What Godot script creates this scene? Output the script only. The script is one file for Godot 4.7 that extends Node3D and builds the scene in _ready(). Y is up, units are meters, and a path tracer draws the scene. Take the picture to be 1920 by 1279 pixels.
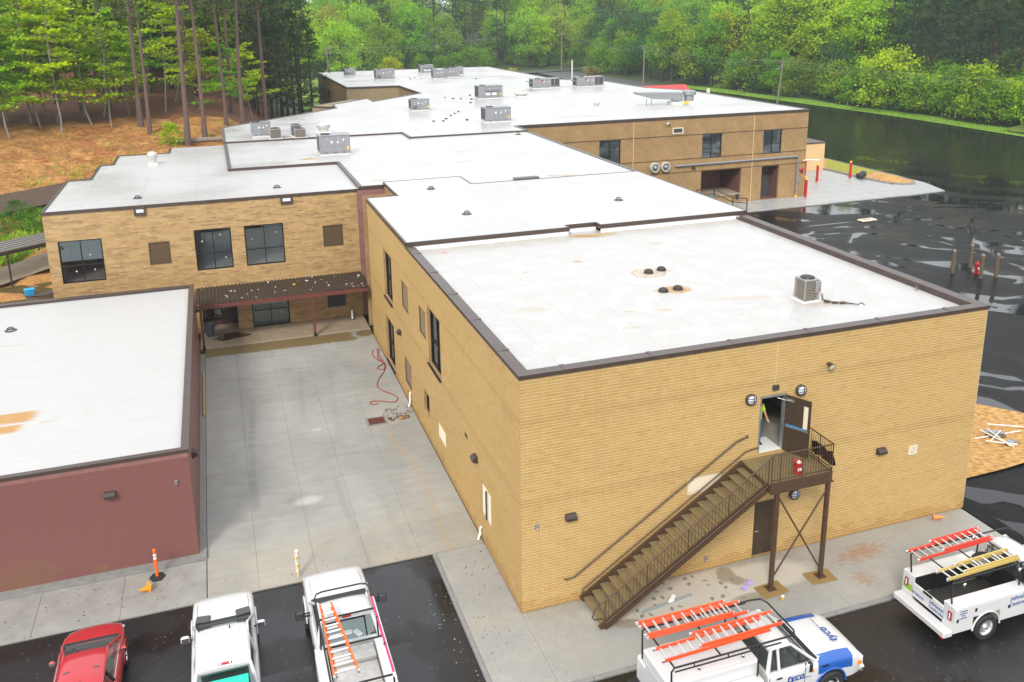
extends Node3D
# A two-storey brick school seen from the air after rain. Units are metres; x runs along the front facade, y is up, z comes towards the viewer.

const CAM := Vector3(-7.767, 18.386, 22.371)
var rng := RandomNumberGenerator.new()
var used := {}
var M := {}
var cur_set := ""

class MB:
	var v := PackedVector3Array()
	var n := PackedVector3Array()
	var c := PackedColorArray()
	var t := PackedVector2Array()
	var ix := PackedInt32Array()
	var col := Color.WHITE
	var uvo := Vector2.ZERO
	var uvs := Vector2.ONE
	func vert(p: Vector3, nn: Vector3) -> void:
		v.append(p); n.append(nn); c.append(col)
		t.append(Vector2((p.x - uvo.x) / uvs.x, (p.z - uvo.y) / uvs.y))
	func quad(a: Vector3, b: Vector3, d: Vector3, e: Vector3) -> void:   # counter-clockwise from outside
		var nn := (d - a).cross(e - b).normalized()
		var i := v.size()
		vert(a, nn); vert(b, nn); vert(d, nn); vert(e, nn)
		ix.append_array(PackedInt32Array([i, i + 2, i + 1, i, i + 3, i + 2]))
	func tri(a: Vector3, b: Vector3, d: Vector3) -> void:
		var nn := (b - a).cross(d - a).normalized()
		var i := v.size()
		vert(a, nn); vert(b, nn); vert(d, nn)
		ix.append_array(PackedInt32Array([i, i + 2, i + 1]))
	func poly(p: Array) -> void:
		for k in range(1, p.size() - 1):
			tri(p[0], p[k], p[k + 1])
	func box(ce: Vector3, s: Vector3, b := Basis.IDENTITY) -> MB:
		var h := s / 2.0
		var p := []
		for k in 8:
			p.append(ce + b * Vector3(h.x if k & 1 else -h.x, h.y if k & 2 else -h.y, h.z if k & 4 else -h.z))
		quad(p[4], p[5], p[7], p[6]); quad(p[1], p[0], p[2], p[3])
		quad(p[5], p[1], p[3], p[7]); quad(p[0], p[4], p[6], p[2])
		quad(p[6], p[7], p[3], p[2]); quad(p[0], p[1], p[5], p[4])
		return self
	func bb(a: Vector3, b: Vector3) -> MB:
		return box((a + b) / 2.0, (b - a).abs())
	func bev(ce: Vector3, s: Vector3, r: float, b := Basis.IDENTITY) -> MB:   # chamfered box
		var h := s / 2.0
		r = minf(r, minf(h.x, minf(h.y, h.z)) * 0.98)
		var f := func(sx: int, sy: int, sz: int, ax: int) -> Vector3:
			var q := Vector3(h.x - r, h.y - r, h.z - r)
			q[ax] = h[ax]
			return ce + b * Vector3(q.x * sx, q.y * sy, q.z * sz)
		var fl := func(p: Array) -> void:
			var m: Vector3 = Vector3.ZERO
			for q in p: m += q
			m /= p.size()
			var nn: Vector3 = (p[1] - p[0]).cross(p[2] - p[0])
			if nn.dot(m - ce) < 0: p.reverse()
			if p.size() == 4: quad(p[0], p[1], p[2], p[3])
			else: tri(p[0], p[1], p[2])
		for s1 in [-1, 1]:
			fl.call([f.call(s1, -1, -1, 0), f.call(s1, 1, -1, 0), f.call(s1, 1, 1, 0), f.call(s1, -1, 1, 0)])
			fl.call([f.call(-1, s1, -1, 1), f.call(1, s1, -1, 1), f.call(1, s1, 1, 1), f.call(-1, s1, 1, 1)])
			fl.call([f.call(-1, -1, s1, 2), f.call(1, -1, s1, 2), f.call(1, 1, s1, 2), f.call(-1, 1, s1, 2)])
			for s2 in [-1, 1]:
				fl.call([f.call(s1, s2, -1, 0), f.call(s1, s2, 1, 0), f.call(s1, s2, 1, 1), f.call(s1, s2, -1, 1)])
				fl.call([f.call(s1, -1, s2, 0), f.call(s1, 1, s2, 0), f.call(s1, 1, s2, 2), f.call(s1, -1, s2, 2)])
				fl.call([f.call(-1, s1, s2, 1), f.call(1, s1, s2, 1), f.call(1, s1, s2, 2), f.call(-1, s1, s2, 2)])
				for s3 in [-1, 1]:
					fl.call([f.call(s1, s2, s3, 0), f.call(s1, s2, s3, 1), f.call(s1, s2, s3, 2)])
		return self
	func tube(p: Array, r, sides := 8, caps := true) -> MB:
		var m := p.size()
		var up := Vector3.UP
		var d0: Vector3 = (p[1] - p[0]).normalized()
		if absf(d0.y) > 0.9: up = Vector3.RIGHT
		var side := d0.cross(up).normalized()
		var base := v.size()
		for k in m:
			var d: Vector3 = (p[mini(k + 1, m - 1)] - p[maxi(k - 1, 0)]).normalized()
			side = (side - d * side.dot(d)).normalized()
			var o := side.cross(d)
			var rr: float = r[k] if r is Array else r
			for j in sides:
				var a := TAU * j / sides
				var q := side * cos(a) + o * sin(a)
				vert(p[k] + q * rr, q)
		for k in m - 1:
			for j in sides:
				var a := base + k * sides + j
				var b := base + k * sides + (j + 1) % sides
				ix.append_array(PackedInt32Array([a, b, b + sides, a, b + sides, a + sides]))
		if caps:
			for e in [0, m - 1]:
				var d: Vector3 = (p[1] - p[0]).normalized() * -1.0 if e == 0 else (p[m - 1] - p[m - 2]).normalized()
				var i0 := v.size()
				for j in sides: vert(v[base + e * sides + j], d)
				for j in range(1, sides - 1):
					if e == 0: ix.append_array(PackedInt32Array([i0, i0 + j + 1, i0 + j]))
					else: ix.append_array(PackedInt32Array([i0, i0 + j, i0 + j + 1]))
		return self
	func lathe(prof: Array, sides := 16, xf := Transform3D.IDENTITY) -> MB:   # prof: Vector2(radius, height), from the bottom up on the outside
		for k in prof.size() - 1:
			for j in sides:
				var a0 := TAU * j / sides
				var a1 := TAU * (j + 1) / sides
				var p := func(q: Vector2, a: float) -> Vector3: return xf * Vector3(q.x * cos(a), q.y, -q.x * sin(a))
				var q0: Vector2 = prof[k]
				var q1: Vector2 = prof[k + 1]
				if q0.x < 1e-5: tri(p.call(q0, a0), p.call(q1, a1), p.call(q1, a0))
				elif q1.x < 1e-5: tri(p.call(q0, a0), p.call(q0, a1), p.call(q1, a0))
				else: quad(p.call(q0, a0), p.call(q0, a1), p.call(q1, a1), p.call(q1, a0))
		return self
	func loft(rings: Array, cap0 := true, cap1 := true) -> MB:   # rings run counter-clockwise seen against the direction of the sweep
		var m: int = rings[0].size()
		for k in rings.size() - 1:
			for j in m:
				var j2 := (j + 1) % m
				quad(rings[k][j], rings[k][j2], rings[k + 1][j2], rings[k + 1][j])
		if cap0:
			var q: Array = rings[0].duplicate(); q.reverse(); poly(q)
		if cap1: poly(rings[-1])
		return self
	func prism(p: PackedVector2Array, y0: float, y1: float) -> MB:   # p in (x, z)
		if not Geometry2D.is_polygon_clockwise(p):
			p = p.duplicate(); p.reverse()
		# clockwise in (x,z) as Godot 2D (y down) sees it = counter-clockwise seen from above mirrored; fixed by sign test
		var ar := 0.0
		for k in p.size():
			var a := p[k]; var b := p[(k + 1) % p.size()]
			ar += a.x * b.y - b.x * a.y
		if ar > 0:
			p = p.duplicate(); p.reverse()
		for k in p.size():
			var a := p[k]; var b := p[(k + 1) % p.size()]
			quad(Vector3(a.x, y0, a.y), Vector3(b.x, y0, b.y), Vector3(b.x, y1, b.y), Vector3(a.x, y1, a.y))
		top(p, y1)
		return self
	func top(p: PackedVector2Array, y: float) -> MB:
		var id := Geometry2D.triangulate_polygon(p)
		for k in range(0, id.size(), 3):
			var a := Vector3(p[id[k]].x, y, p[id[k]].y)
			var b := Vector3(p[id[k + 1]].x, y, p[id[k + 1]].y)
			var d := Vector3(p[id[k + 2]].x, y, p[id[k + 2]].y)
			if (b - a).cross(d - a).y < 0: tri(a, d, b)
			else: tri(a, b, d)
		return self
	func smooth(deg := 40.0) -> MB:
		var h := {}
		var lim := cos(deg_to_rad(deg))
		for k in v.size():
			var key := Vector3i((v[k] * 2000.0).round())
			if not h.has(key): h[key] = []
			h[key].append(k)
		var out := n.duplicate()
		for key in h:
			for a in h[key]:
				var s := Vector3.ZERO
				for b in h[key]:
					if n[a].dot(n[b]) > lim: s += n[b]
				if s.length_squared() > 1e-8: out[a] = s.normalized()
		n = out
		return self
	func mesh(m: Material = null) -> ArrayMesh:
		var a := []
		a.resize(Mesh.ARRAY_MAX)
		a[Mesh.ARRAY_VERTEX] = v; a[Mesh.ARRAY_NORMAL] = n; a[Mesh.ARRAY_COLOR] = c; a[Mesh.ARRAY_TEX_UV] = t; a[Mesh.ARRAY_INDEX] = ix
		var am := ArrayMesh.new()
		am.add_surface_from_arrays(Mesh.PRIMITIVE_TRIANGLES, a)
		if m: am.surface_set_material(0, m)
		return am

func mb(col := Color.WHITE) -> MB:
	var b := MB.new(); b.col = col
	return b

func numbered(s: String) -> String:
	if not used.has(s):
		used[s] = 0
		return s
	used[s] += 1
	return "%s_%03d" % [s, used[s]]

func put(b, called: String, m: Material, parent: Node = self) -> MeshInstance3D:
	var o := MeshInstance3D.new()
	o.mesh = b.mesh(m) if b is MB else b
	if not b is MB and m: o.material_override = m
	o.name = numbered(called) if parent == self else called
	parent.add_child(o, true)
	return o

func thing(called: String, label: String, category: String, at := Vector3.ZERO, turn := 0.0, group := "") -> Node3D:
	var o := Node3D.new()
	o.name = numbered(called)
	add_child(o)
	o.position = at; o.rotation.y = turn
	return tag(o, label, category, group)

func tag(o: Node3D, label: String, category := "", group := "", kind := "") -> Node3D:
	if label != "": o.set_meta("label", label)
	if category != "": o.set_meta("category", category)
	if group != "": o.set_meta("group", group)
	if kind != "": o.set_meta("kind", kind)
	return o

func struct(b, called: String, m: Material, label := "") -> MeshInstance3D:
	var o := put(b, called, m)
	o.set_meta("kind", "structure")
	if label != "": o.set_meta("label", label)
	return o

func node(called: String, parent: Node, at := Vector3.ZERO) -> Node3D:
	var o := Node3D.new(); o.name = called; parent.add_child(o, true); o.position = at
	return o

# ---------------------------------------------------------------- materials
func mat(c: Color, rough := 0.7, metal := 0.0, spec := 0.5) -> StandardMaterial3D:   # c is a linear base colour
	var m := StandardMaterial3D.new()
	m.albedo_color = c.linear_to_srgb()
	m.roughness = rough; m.metallic = metal; m.metallic_specular = spec
	return m

func vmat(rough := 0.8, spec := 0.4) -> StandardMaterial3D:
	var m := mat(Color.WHITE, rough, 0.0, spec)
	m.vertex_color_use_as_albedo = true
	return m

func tri_tex(m: StandardMaterial3D, tex: Texture2D, scale: float) -> StandardMaterial3D:
	m.albedo_texture = tex
	m.uv1_triplanar = true; m.uv1_world_triplanar = true
	m.uv1_scale = Vector3.ONE * scale
	return m

func noise(seed_: int, freq: float, oct := 4) -> FastNoiseLite:
	var f := FastNoiseLite.new()
	f.seed = seed_; f.frequency = freq; f.fractal_octaves = oct
	f.noise_type = FastNoiseLite.TYPE_SIMPLEX_SMOOTH
	return f

func grey_tex(seed_: int, freq: float, lo: float, hi: float, size := 512, stretch := 1.0, power := 1.0) -> ImageTexture:   # seamless tone variation, values in sRGB
	var f := noise(seed_, freq, 5)
	var im := f.get_seamless_image(size, int(size * stretch))
	im.convert(Image.FORMAT_L8)
	if stretch != 1.0: im.resize(size, size, Image.INTERPOLATE_LANCZOS)
	var d := im.get_data()
	for k in d.size():
		var x := pow(d[k] / 255.0, power)
		d[k] = int(255.0 * lerpf(lo, hi, x))
	var o := Image.create_from_data(size, size, false, Image.FORMAT_L8, d)
	o.generate_mipmaps()
	return ImageTexture.create_from_image(o)

func mix_tex(parts: Array, size := 512) -> ImageTexture:   # multiplies several grey textures, each with whole-number tiling
	var out := PackedFloat32Array(); out.resize(size * size); out.fill(1.0)
	for p in parts:
		var d: PackedByteArray = p[0].get_image().get_data()
		var s: int = p[0].get_width()
		var k: int = p[1]
		for y in size:
			for x in size:
				out[y * size + x] *= d[((y * k) % s) * s + (x * k) % s] / 255.0
	var b := PackedByteArray(); b.resize(size * size)
	for k in out.size(): b[k] = int(255.0 * out[k])
	return ImageTexture.create_from_image(Image.create_from_data(size, size, false, Image.FORMAT_L8, b))

func paint(w: int, h: int, fn: Callable) -> ImageTexture:   # fn(u, v) -> linear colour
	var b := PackedByteArray(); b.resize(w * h * 3)
	var i := 0
	for y in h:
		for x in w:
			var c: Color = fn.call((x + 0.5) / w, (y + 0.5) / h)
			c = c.linear_to_srgb()
			b[i] = int(clampf(c.r, 0, 1) * 255.0); b[i + 1] = int(clampf(c.g, 0, 1) * 255.0); b[i + 2] = int(clampf(c.b, 0, 1) * 255.0)
			i += 3
	var im := Image.create_from_data(w, h, false, Image.FORMAT_RGB8, b)
	return ImageTexture.create_from_image(im)

func paint_grey(w: int, h: int, fn: Callable) -> ImageTexture:   # fn(u, v) -> plain value, for roughness and relief
	var b := PackedByteArray(); b.resize(w * h)
	var i := 0
	for y in h:
		for x in w:
			b[i] = int(clampf(fn.call((x + 0.5) / w, (y + 0.5) / h), 0, 1) * 255.0)
			i += 1
	return ImageTexture.create_from_image(Image.create_from_data(w, h, false, Image.FORMAT_L8, b))

func glass(c: Color, alpha: float, rough := 0.02) -> StandardMaterial3D:   # coated pane: a share of it mirrors, the rest is clear
	var im := Image.create(4, 4, false, Image.FORMAT_RGBA8)
	var s := c.linear_to_srgb(); s.a = alpha
	im.fill(s)
	var m := StandardMaterial3D.new()
	m.albedo_texture = ImageTexture.create_from_image(im)
	m.transparency = BaseMaterial3D.TRANSPARENCY_ALPHA
	m.metallic = 1.0; m.roughness = rough
	return m

func sstep(a: float, b: float, x: float) -> float:
	var t := clampf((x - a) / (b - a), 0, 1)
	return t * t * (3 - 2 * t)

func spot(u: Vector2, c: Vector2, r: Vector2, ang := 0.0) -> float:   # 1 in the middle of an ellipse, 0 outside
	var d := (u - c).rotated(-ang) / r
	return clampf(1.0 - d.length(), 0, 1)

func make_materials() -> void:
	M.grain = grey_tex(3, 0.05, 0.90, 1.0, 256)
	M.blotch = grey_tex(5, 0.008, 0.88, 1.0, 256)
	M.tone = mix_tex([[M.grain, 4], [M.blotch, 1]], 512)
	M.streak = mix_tex([[grey_tex(8, 0.02, 0.84, 1.0, 256, 8.0), 1], [M.blotch, 1], [M.grain, 2]], 512)
	# brickwork
	M.brick = tri_tex(vmat(0.55, 0.5), M.grain, 1.1)
	M.mortar = tri_tex(mat(Color(0.80, 0.65, 0.41), 0.8), M.tone, 0.5)
	M.mortar_wing = tri_tex(mat(Color(0.60, 0.44, 0.25), 0.9), M.tone, 0.5)
	M.far_brick = tri_tex(mat(Color(0.50, 0.315, 0.14), 0.8), M.streak, 0.12)
	M.far_joint = mat(Color(0.62, 0.43, 0.22), 0.85)
	M.block = tri_tex(vmat(0.5, 0.5), M.grain, 0.8)
	M.block_mortar = tri_tex(mat(Color(0.30, 0.145, 0.13), 0.8), M.tone, 0.5)
	M.beige = tri_tex(mat(Color(0.36, 0.27, 0.155), 0.8), M.tone, 0.15)
	# metal and trim
	M.coping = tri_tex(mat(Color(0.082, 0.056, 0.047), 0.38, 0.0, 0.5), M.tone, 0.3)
	M.coping_dark = M.coping
	M.coping_grey = tri_tex(mat(Color(0.13, 0.118, 0.11), 0.5), M.tone, 1.2)
	M.stair = tri_tex(mat(Color(0.095, 0.052, 0.028), 0.4), M.tone, 1.0)
	M.tread = tri_tex(mat(Color(0.25, 0.19, 0.095), 0.35), M.tone, 1.0)
	M.black = mat(Color(0.012, 0.012, 0.013), 0.4)
	M.frame = mat(Color(0.01, 0.01, 0.011), 0.35)
	M.dark = mat(Color(0.30, 0.28, 0.25), 0.8)
	M.room = mat(Color(0.17, 0.17, 0.165), 0.9)
	M.bronze = mat(Color(0.045, 0.032, 0.028), 0.4)
	M.steel = mat(Color(0.55, 0.56, 0.57), 0.35, 1.0)
	M.galv = tri_tex(mat(Color(0.42, 0.43, 0.44), 0.45, 0.6), M.tone, 1.0)
	M.alum = mat(Color(0.72, 0.72, 0.71), 0.38, 0.85)
	M.chrome = mat(Color(0.75, 0.75, 0.76), 0.12, 1.0)
	M.unit = tri_tex(mat(Color(0.31, 0.315, 0.34), 0.45), M.tone, 0.6)
	M.unit_dark = mat(Color(0.05, 0.052, 0.056), 0.6)
	M.unit_tan = mat(Color(0.26, 0.23, 0.185), 0.6)
	M.white = mat(Color(0.78, 0.78, 0.77), 0.4)
	M.pvc = mat(Color(0.8, 0.8, 0.78), 0.35)
	M.panel = tri_tex(mat(Color(0.115, 0.072, 0.035), 0.6), M.tone, 0.8)
	M.panel_tan = tri_tex(mat(Color(0.30, 0.22, 0.125), 0.6), M.tone, 0.8)
	M.cream = mat(Color(0.66, 0.58, 0.44), 0.5)
	M.window = glass(Color(0.62, 0.74, 0.78), 0.13)
	M.carglass = glass(Color(0.5, 0.6, 0.58), 0.30)
	M.door = tri_tex(mat(Color(0.06, 0.038, 0.022), 0.4), M.tone, 0.8)
	M.canopy = tri_tex(mat(Color(0.075, 0.048, 0.033), 0.6), M.streak, 1.3)
	M.rust_red = tri_tex(mat(Color(0.17, 0.05, 0.038), 0.5), M.tone, 0.8)
	M.lens = mat(Color(0.62, 0.68, 0.76), 0.2)
	M.tape = mat(Color(0.02, 0.2, 0.5), 0.5)
	M.red = mat(Color(0.45, 0.012, 0.012), 0.4)
	M.red_dark = mat(Color(0.3, 0.02, 0.03), 0.4)
	M.yellow = mat(Color(0.72, 0.45, 0.03), 0.5)
	M.orange = mat(Color(0.8, 0.14, 0.01), 0.5)
	M.ladder_orange = mat(Color(0.72, 0.085, 0.022), 0.45)
	M.ladder_red = mat(Color(0.62, 0.05, 0.025), 0.45)
	M.ladder_yellow = mat(Color(0.50, 0.37, 0.11), 0.45)
	M.rubber = mat(Color(0.018, 0.018, 0.019), 0.75)
	M.plywood = tri_tex(mat(Color(0.40, 0.26, 0.09), 0.7), M.streak, 1.0)
	M.wood = tri_tex(mat(Color(0.17, 0.13, 0.09), 0.8), M.streak, 1.0)
	M.paint_white = paint_mat(Color(0.60, 0.605, 0.61))
	M.paint_red = paint_mat(Color(0.42, 0.006, 0.014))
	M.paint_blue = paint_mat(Color(0.006, 0.085, 0.38))
	M.ink_blue = mat(Color(0.015, 0.07, 0.28), 0.4)
	M.teal = mat(Color(0.0, 0.52, 0.36), 0.35)
	M.magenta = mat(Color(0.55, 0.02, 0.16), 0.4)
	M.amber = mat(Color(0.8, 0.22, 0.01), 0.3)
	M.lilac = mat(Color(0.42, 0.33, 0.62), 0.6)
	M.skin = mat(Color(0.45, 0.25, 0.17), 0.6)
	M.jeans = mat(Color(0.05, 0.13, 0.27), 0.8)
	M.vest = mat(Color(0.55, 0.78, 0.03), 0.6)
	M.pole_wood = tri_tex(mat(Color(0.33, 0.28, 0.23), 0.85), M.streak, 0.8)
	M.red_roof = mat(Color(0.5, 0.035, 0.03), 0.4)
	M.concrete = tri_tex(mat(Color(0.35, 0.34, 0.31), 0.6), M.tone, 0.25)
	M.apron = tri_tex(mat(Color(0.47, 0.475, 0.47), 0.35), M.tone, 0.25)
	M.kerb = tri_tex(mat(Color(0.28, 0.275, 0.265), 0.6), M.tone, 0.6)

func paint_mat(c: Color) -> StandardMaterial3D:
	var m := mat(c, 0.35)
	m.clearcoat_enabled = true; m.clearcoat = 0.8; m.clearcoat_roughness = 0.06
	return m

func _ready() -> void:
	# camera: a perspective-corrected aerial view, so the lens is shifted
	var cam := Camera3D.new()
	cam.name = "camera"
	cam.projection = Camera3D.PROJECTION_FRUSTUM
	cam.near = 0.1; cam.far = 1500.0
	cam.size = 0.1 * 1279.0 / 1642.22
	cam.frustum_offset = Vector2(0, -0.1 * (639.5 - 437.18) / 1642.22)
	cam.transform = Transform3D(Basis(Vector3.UP, deg_to_rad(-18.739)) * Basis(Vector3.RIGHT, deg_to_rad(-14.3586)) * Basis(Vector3.BACK, deg_to_rad(-0.7185)), CAM)
	add_child(cam)
	cam.current = true
	var env := Environment.new()
	env.background_mode = Environment.BG_SKY
	var sm := ProceduralSkyMaterial.new()
	sm.sky_top_color = Color(0.89, 0.905, 0.93); sm.sky_horizon_color = Color(0.93, 0.94, 0.95); sm.sky_curve = 0.25
	sm.ground_bottom_color = Color(0.25, 0.27, 0.22); sm.ground_horizon_color = Color(0.55, 0.6, 0.55)
	sm.sky_energy_multiplier = 1.0
	var sky := Sky.new(); sky.sky_material = sm
	env.sky = sky
	env.ambient_light_source = Environment.AMBIENT_SOURCE_SKY
	env.tonemap_mode = Environment.TONE_MAPPER_LINEAR
	env.tonemap_exposure = 2.0
	env.sdfgi_enabled = true; env.ssao_enabled = true; env.ssil_enabled = true
	env.fog_enabled = true; env.fog_density = 0.00028; env.fog_light_color = Color(0.85, 0.9, 0.92)
	var we := WorldEnvironment.new(); we.name = "world_environment"; we.environment = env
	add_child(we)
	var sun := DirectionalLight3D.new()
	sun.name = "sun"
	sun.light_energy = 0.5; sun.light_angular_distance = 14.0; sun.light_color = Color(1.0, 0.97, 0.92)
	sun.shadow_enabled = true
	sun.rotation_degrees = Vector3(-40, -34, 0)
	add_child(sun)
	rng.seed = 2024
	noise_hill = noise(77, 0.22, 3)
	var t0 := Time.get_ticks_msec()
	make_materials()
	roof_materials()
	print("materials ", Time.get_ticks_msec() - t0)
	build_setting()
	print("setting ", Time.get_ticks_msec() - t0)
	build_main()
	build_wing()
	build_low()
	build_far()
	build_stair()
	print("buildings ", Time.get_ticks_msec() - t0)
	build_roof_things()
	build_vehicles()
	build_props()
	print("things ", Time.get_ticks_msec() - t0)
	build_trees()
	print("trees ", Time.get_ticks_msec() - t0)

# ---------------------------------------------------------------- the lie of the land
func land(x: float, z: float) -> float:
	var t := maxf(0.0, -z - 44.0)
	var hl := 0.17 * t if t < 40.0 else 6.8 + 0.05 * (t - 40.0)
	hl *= (1.0 - sstep(-9.0, 7.0, x))
	var r := 0.0
	if x > 17.0:
		r = -0.86 * sstep(0.0, 1.0, clampf(maxf((x - 20.0) / 24.0, (-z - 8.0) / 36.0), 0, 1))
	var far := 0.0
	if x > 107.0: far += minf((x - 107.0) * 0.2, 26.0)
	if z < -262.0: far += minf((-z - 262.0) * 0.1, 16.0)
	if x < -40.0: far += minf((-x - 40.0) * 0.06, 6.0) * sstep(40.0, 60.0, -z)
	return hl + r + far

func sheet(x0: float, x1: float, z0: float, z1: float, step: float, dy: float, b: MB = null, bump := 0.0) -> MB:
	if b == null: b = mb()
	var nx := int(ceilf((x1 - x0) / step))
	var nz := int(ceilf((z1 - z0) / step))
	var f := noise(77, 0.22, 3)
	var base := b.v.size()
	for j in nz + 1:
		for i in nx + 1:
			var x := minf(x0 + i * step, x1)
			var z := minf(z0 + j * step, z1)
			var e := 0.05
			var g := func(xx: float, zz: float) -> float: return land(xx, zz) + (bump * f.get_noise_2d(xx, zz) if bump > 0 else 0.0)
			var y: float = g.call(x, z)
			b.vert(Vector3(x, y + dy, z), Vector3((y - g.call(x + e, z)) / e, 1.0, (y - g.call(x, z + e)) / e).normalized())
	for j in nz:
		for i in nx:
			var a := base + j * (nx + 1) + i
			b.ix.append_array(PackedInt32Array([a, a + 1, a + nx + 2, a, a + nx + 2, a + nx + 1]))
	return b

func slab_field(parent: Node, xs: Array, zs: Array, m: Material, uvo: Vector2, uvs: Vector2, y := 0.0, skip = null) -> void:
	var gap := 0.004
	for i in xs.size() - 1:
		for j in zs.size() - 1:
			if skip != null and skip.call((xs[i] + xs[i + 1]) / 2.0, (zs[j] + zs[j + 1]) / 2.0): continue
			var b := mb(); b.uvo = uvo; b.uvs = uvs
			var x0: float = xs[i] + gap; var x1: float = xs[i + 1] - gap; var z0: float = zs[j] + gap; var z1: float = zs[j + 1] - gap
			var e := 0.008
			var lift := rng.randf_range(-0.003, 0.003)
			var p := [Vector3(x0, y + lift - e, z1), Vector3(x1, y + lift - e, z1), Vector3(x1, y + lift - e, z0), Vector3(x0, y + lift - e, z0)]
			var q := [Vector3(x0 + e, y + lift, z1 - e), Vector3(x1 - e, y + lift, z1 - e), Vector3(x1 - e, y + lift, z0 + e), Vector3(x0 + e, y + lift, z0 + e)]
			b.quad(q[0], q[1], q[2], q[3])
			for k in 4:
				var k2 := (k + 1) % 4
				b.quad(p[k], p[k2], q[k2], q[k])
				b.quad(p[k] + Vector3.DOWN * 0.12, p[k2] + Vector3.DOWN * 0.12, p[k2], p[k])
			put(b, "slab", m, parent)

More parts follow.
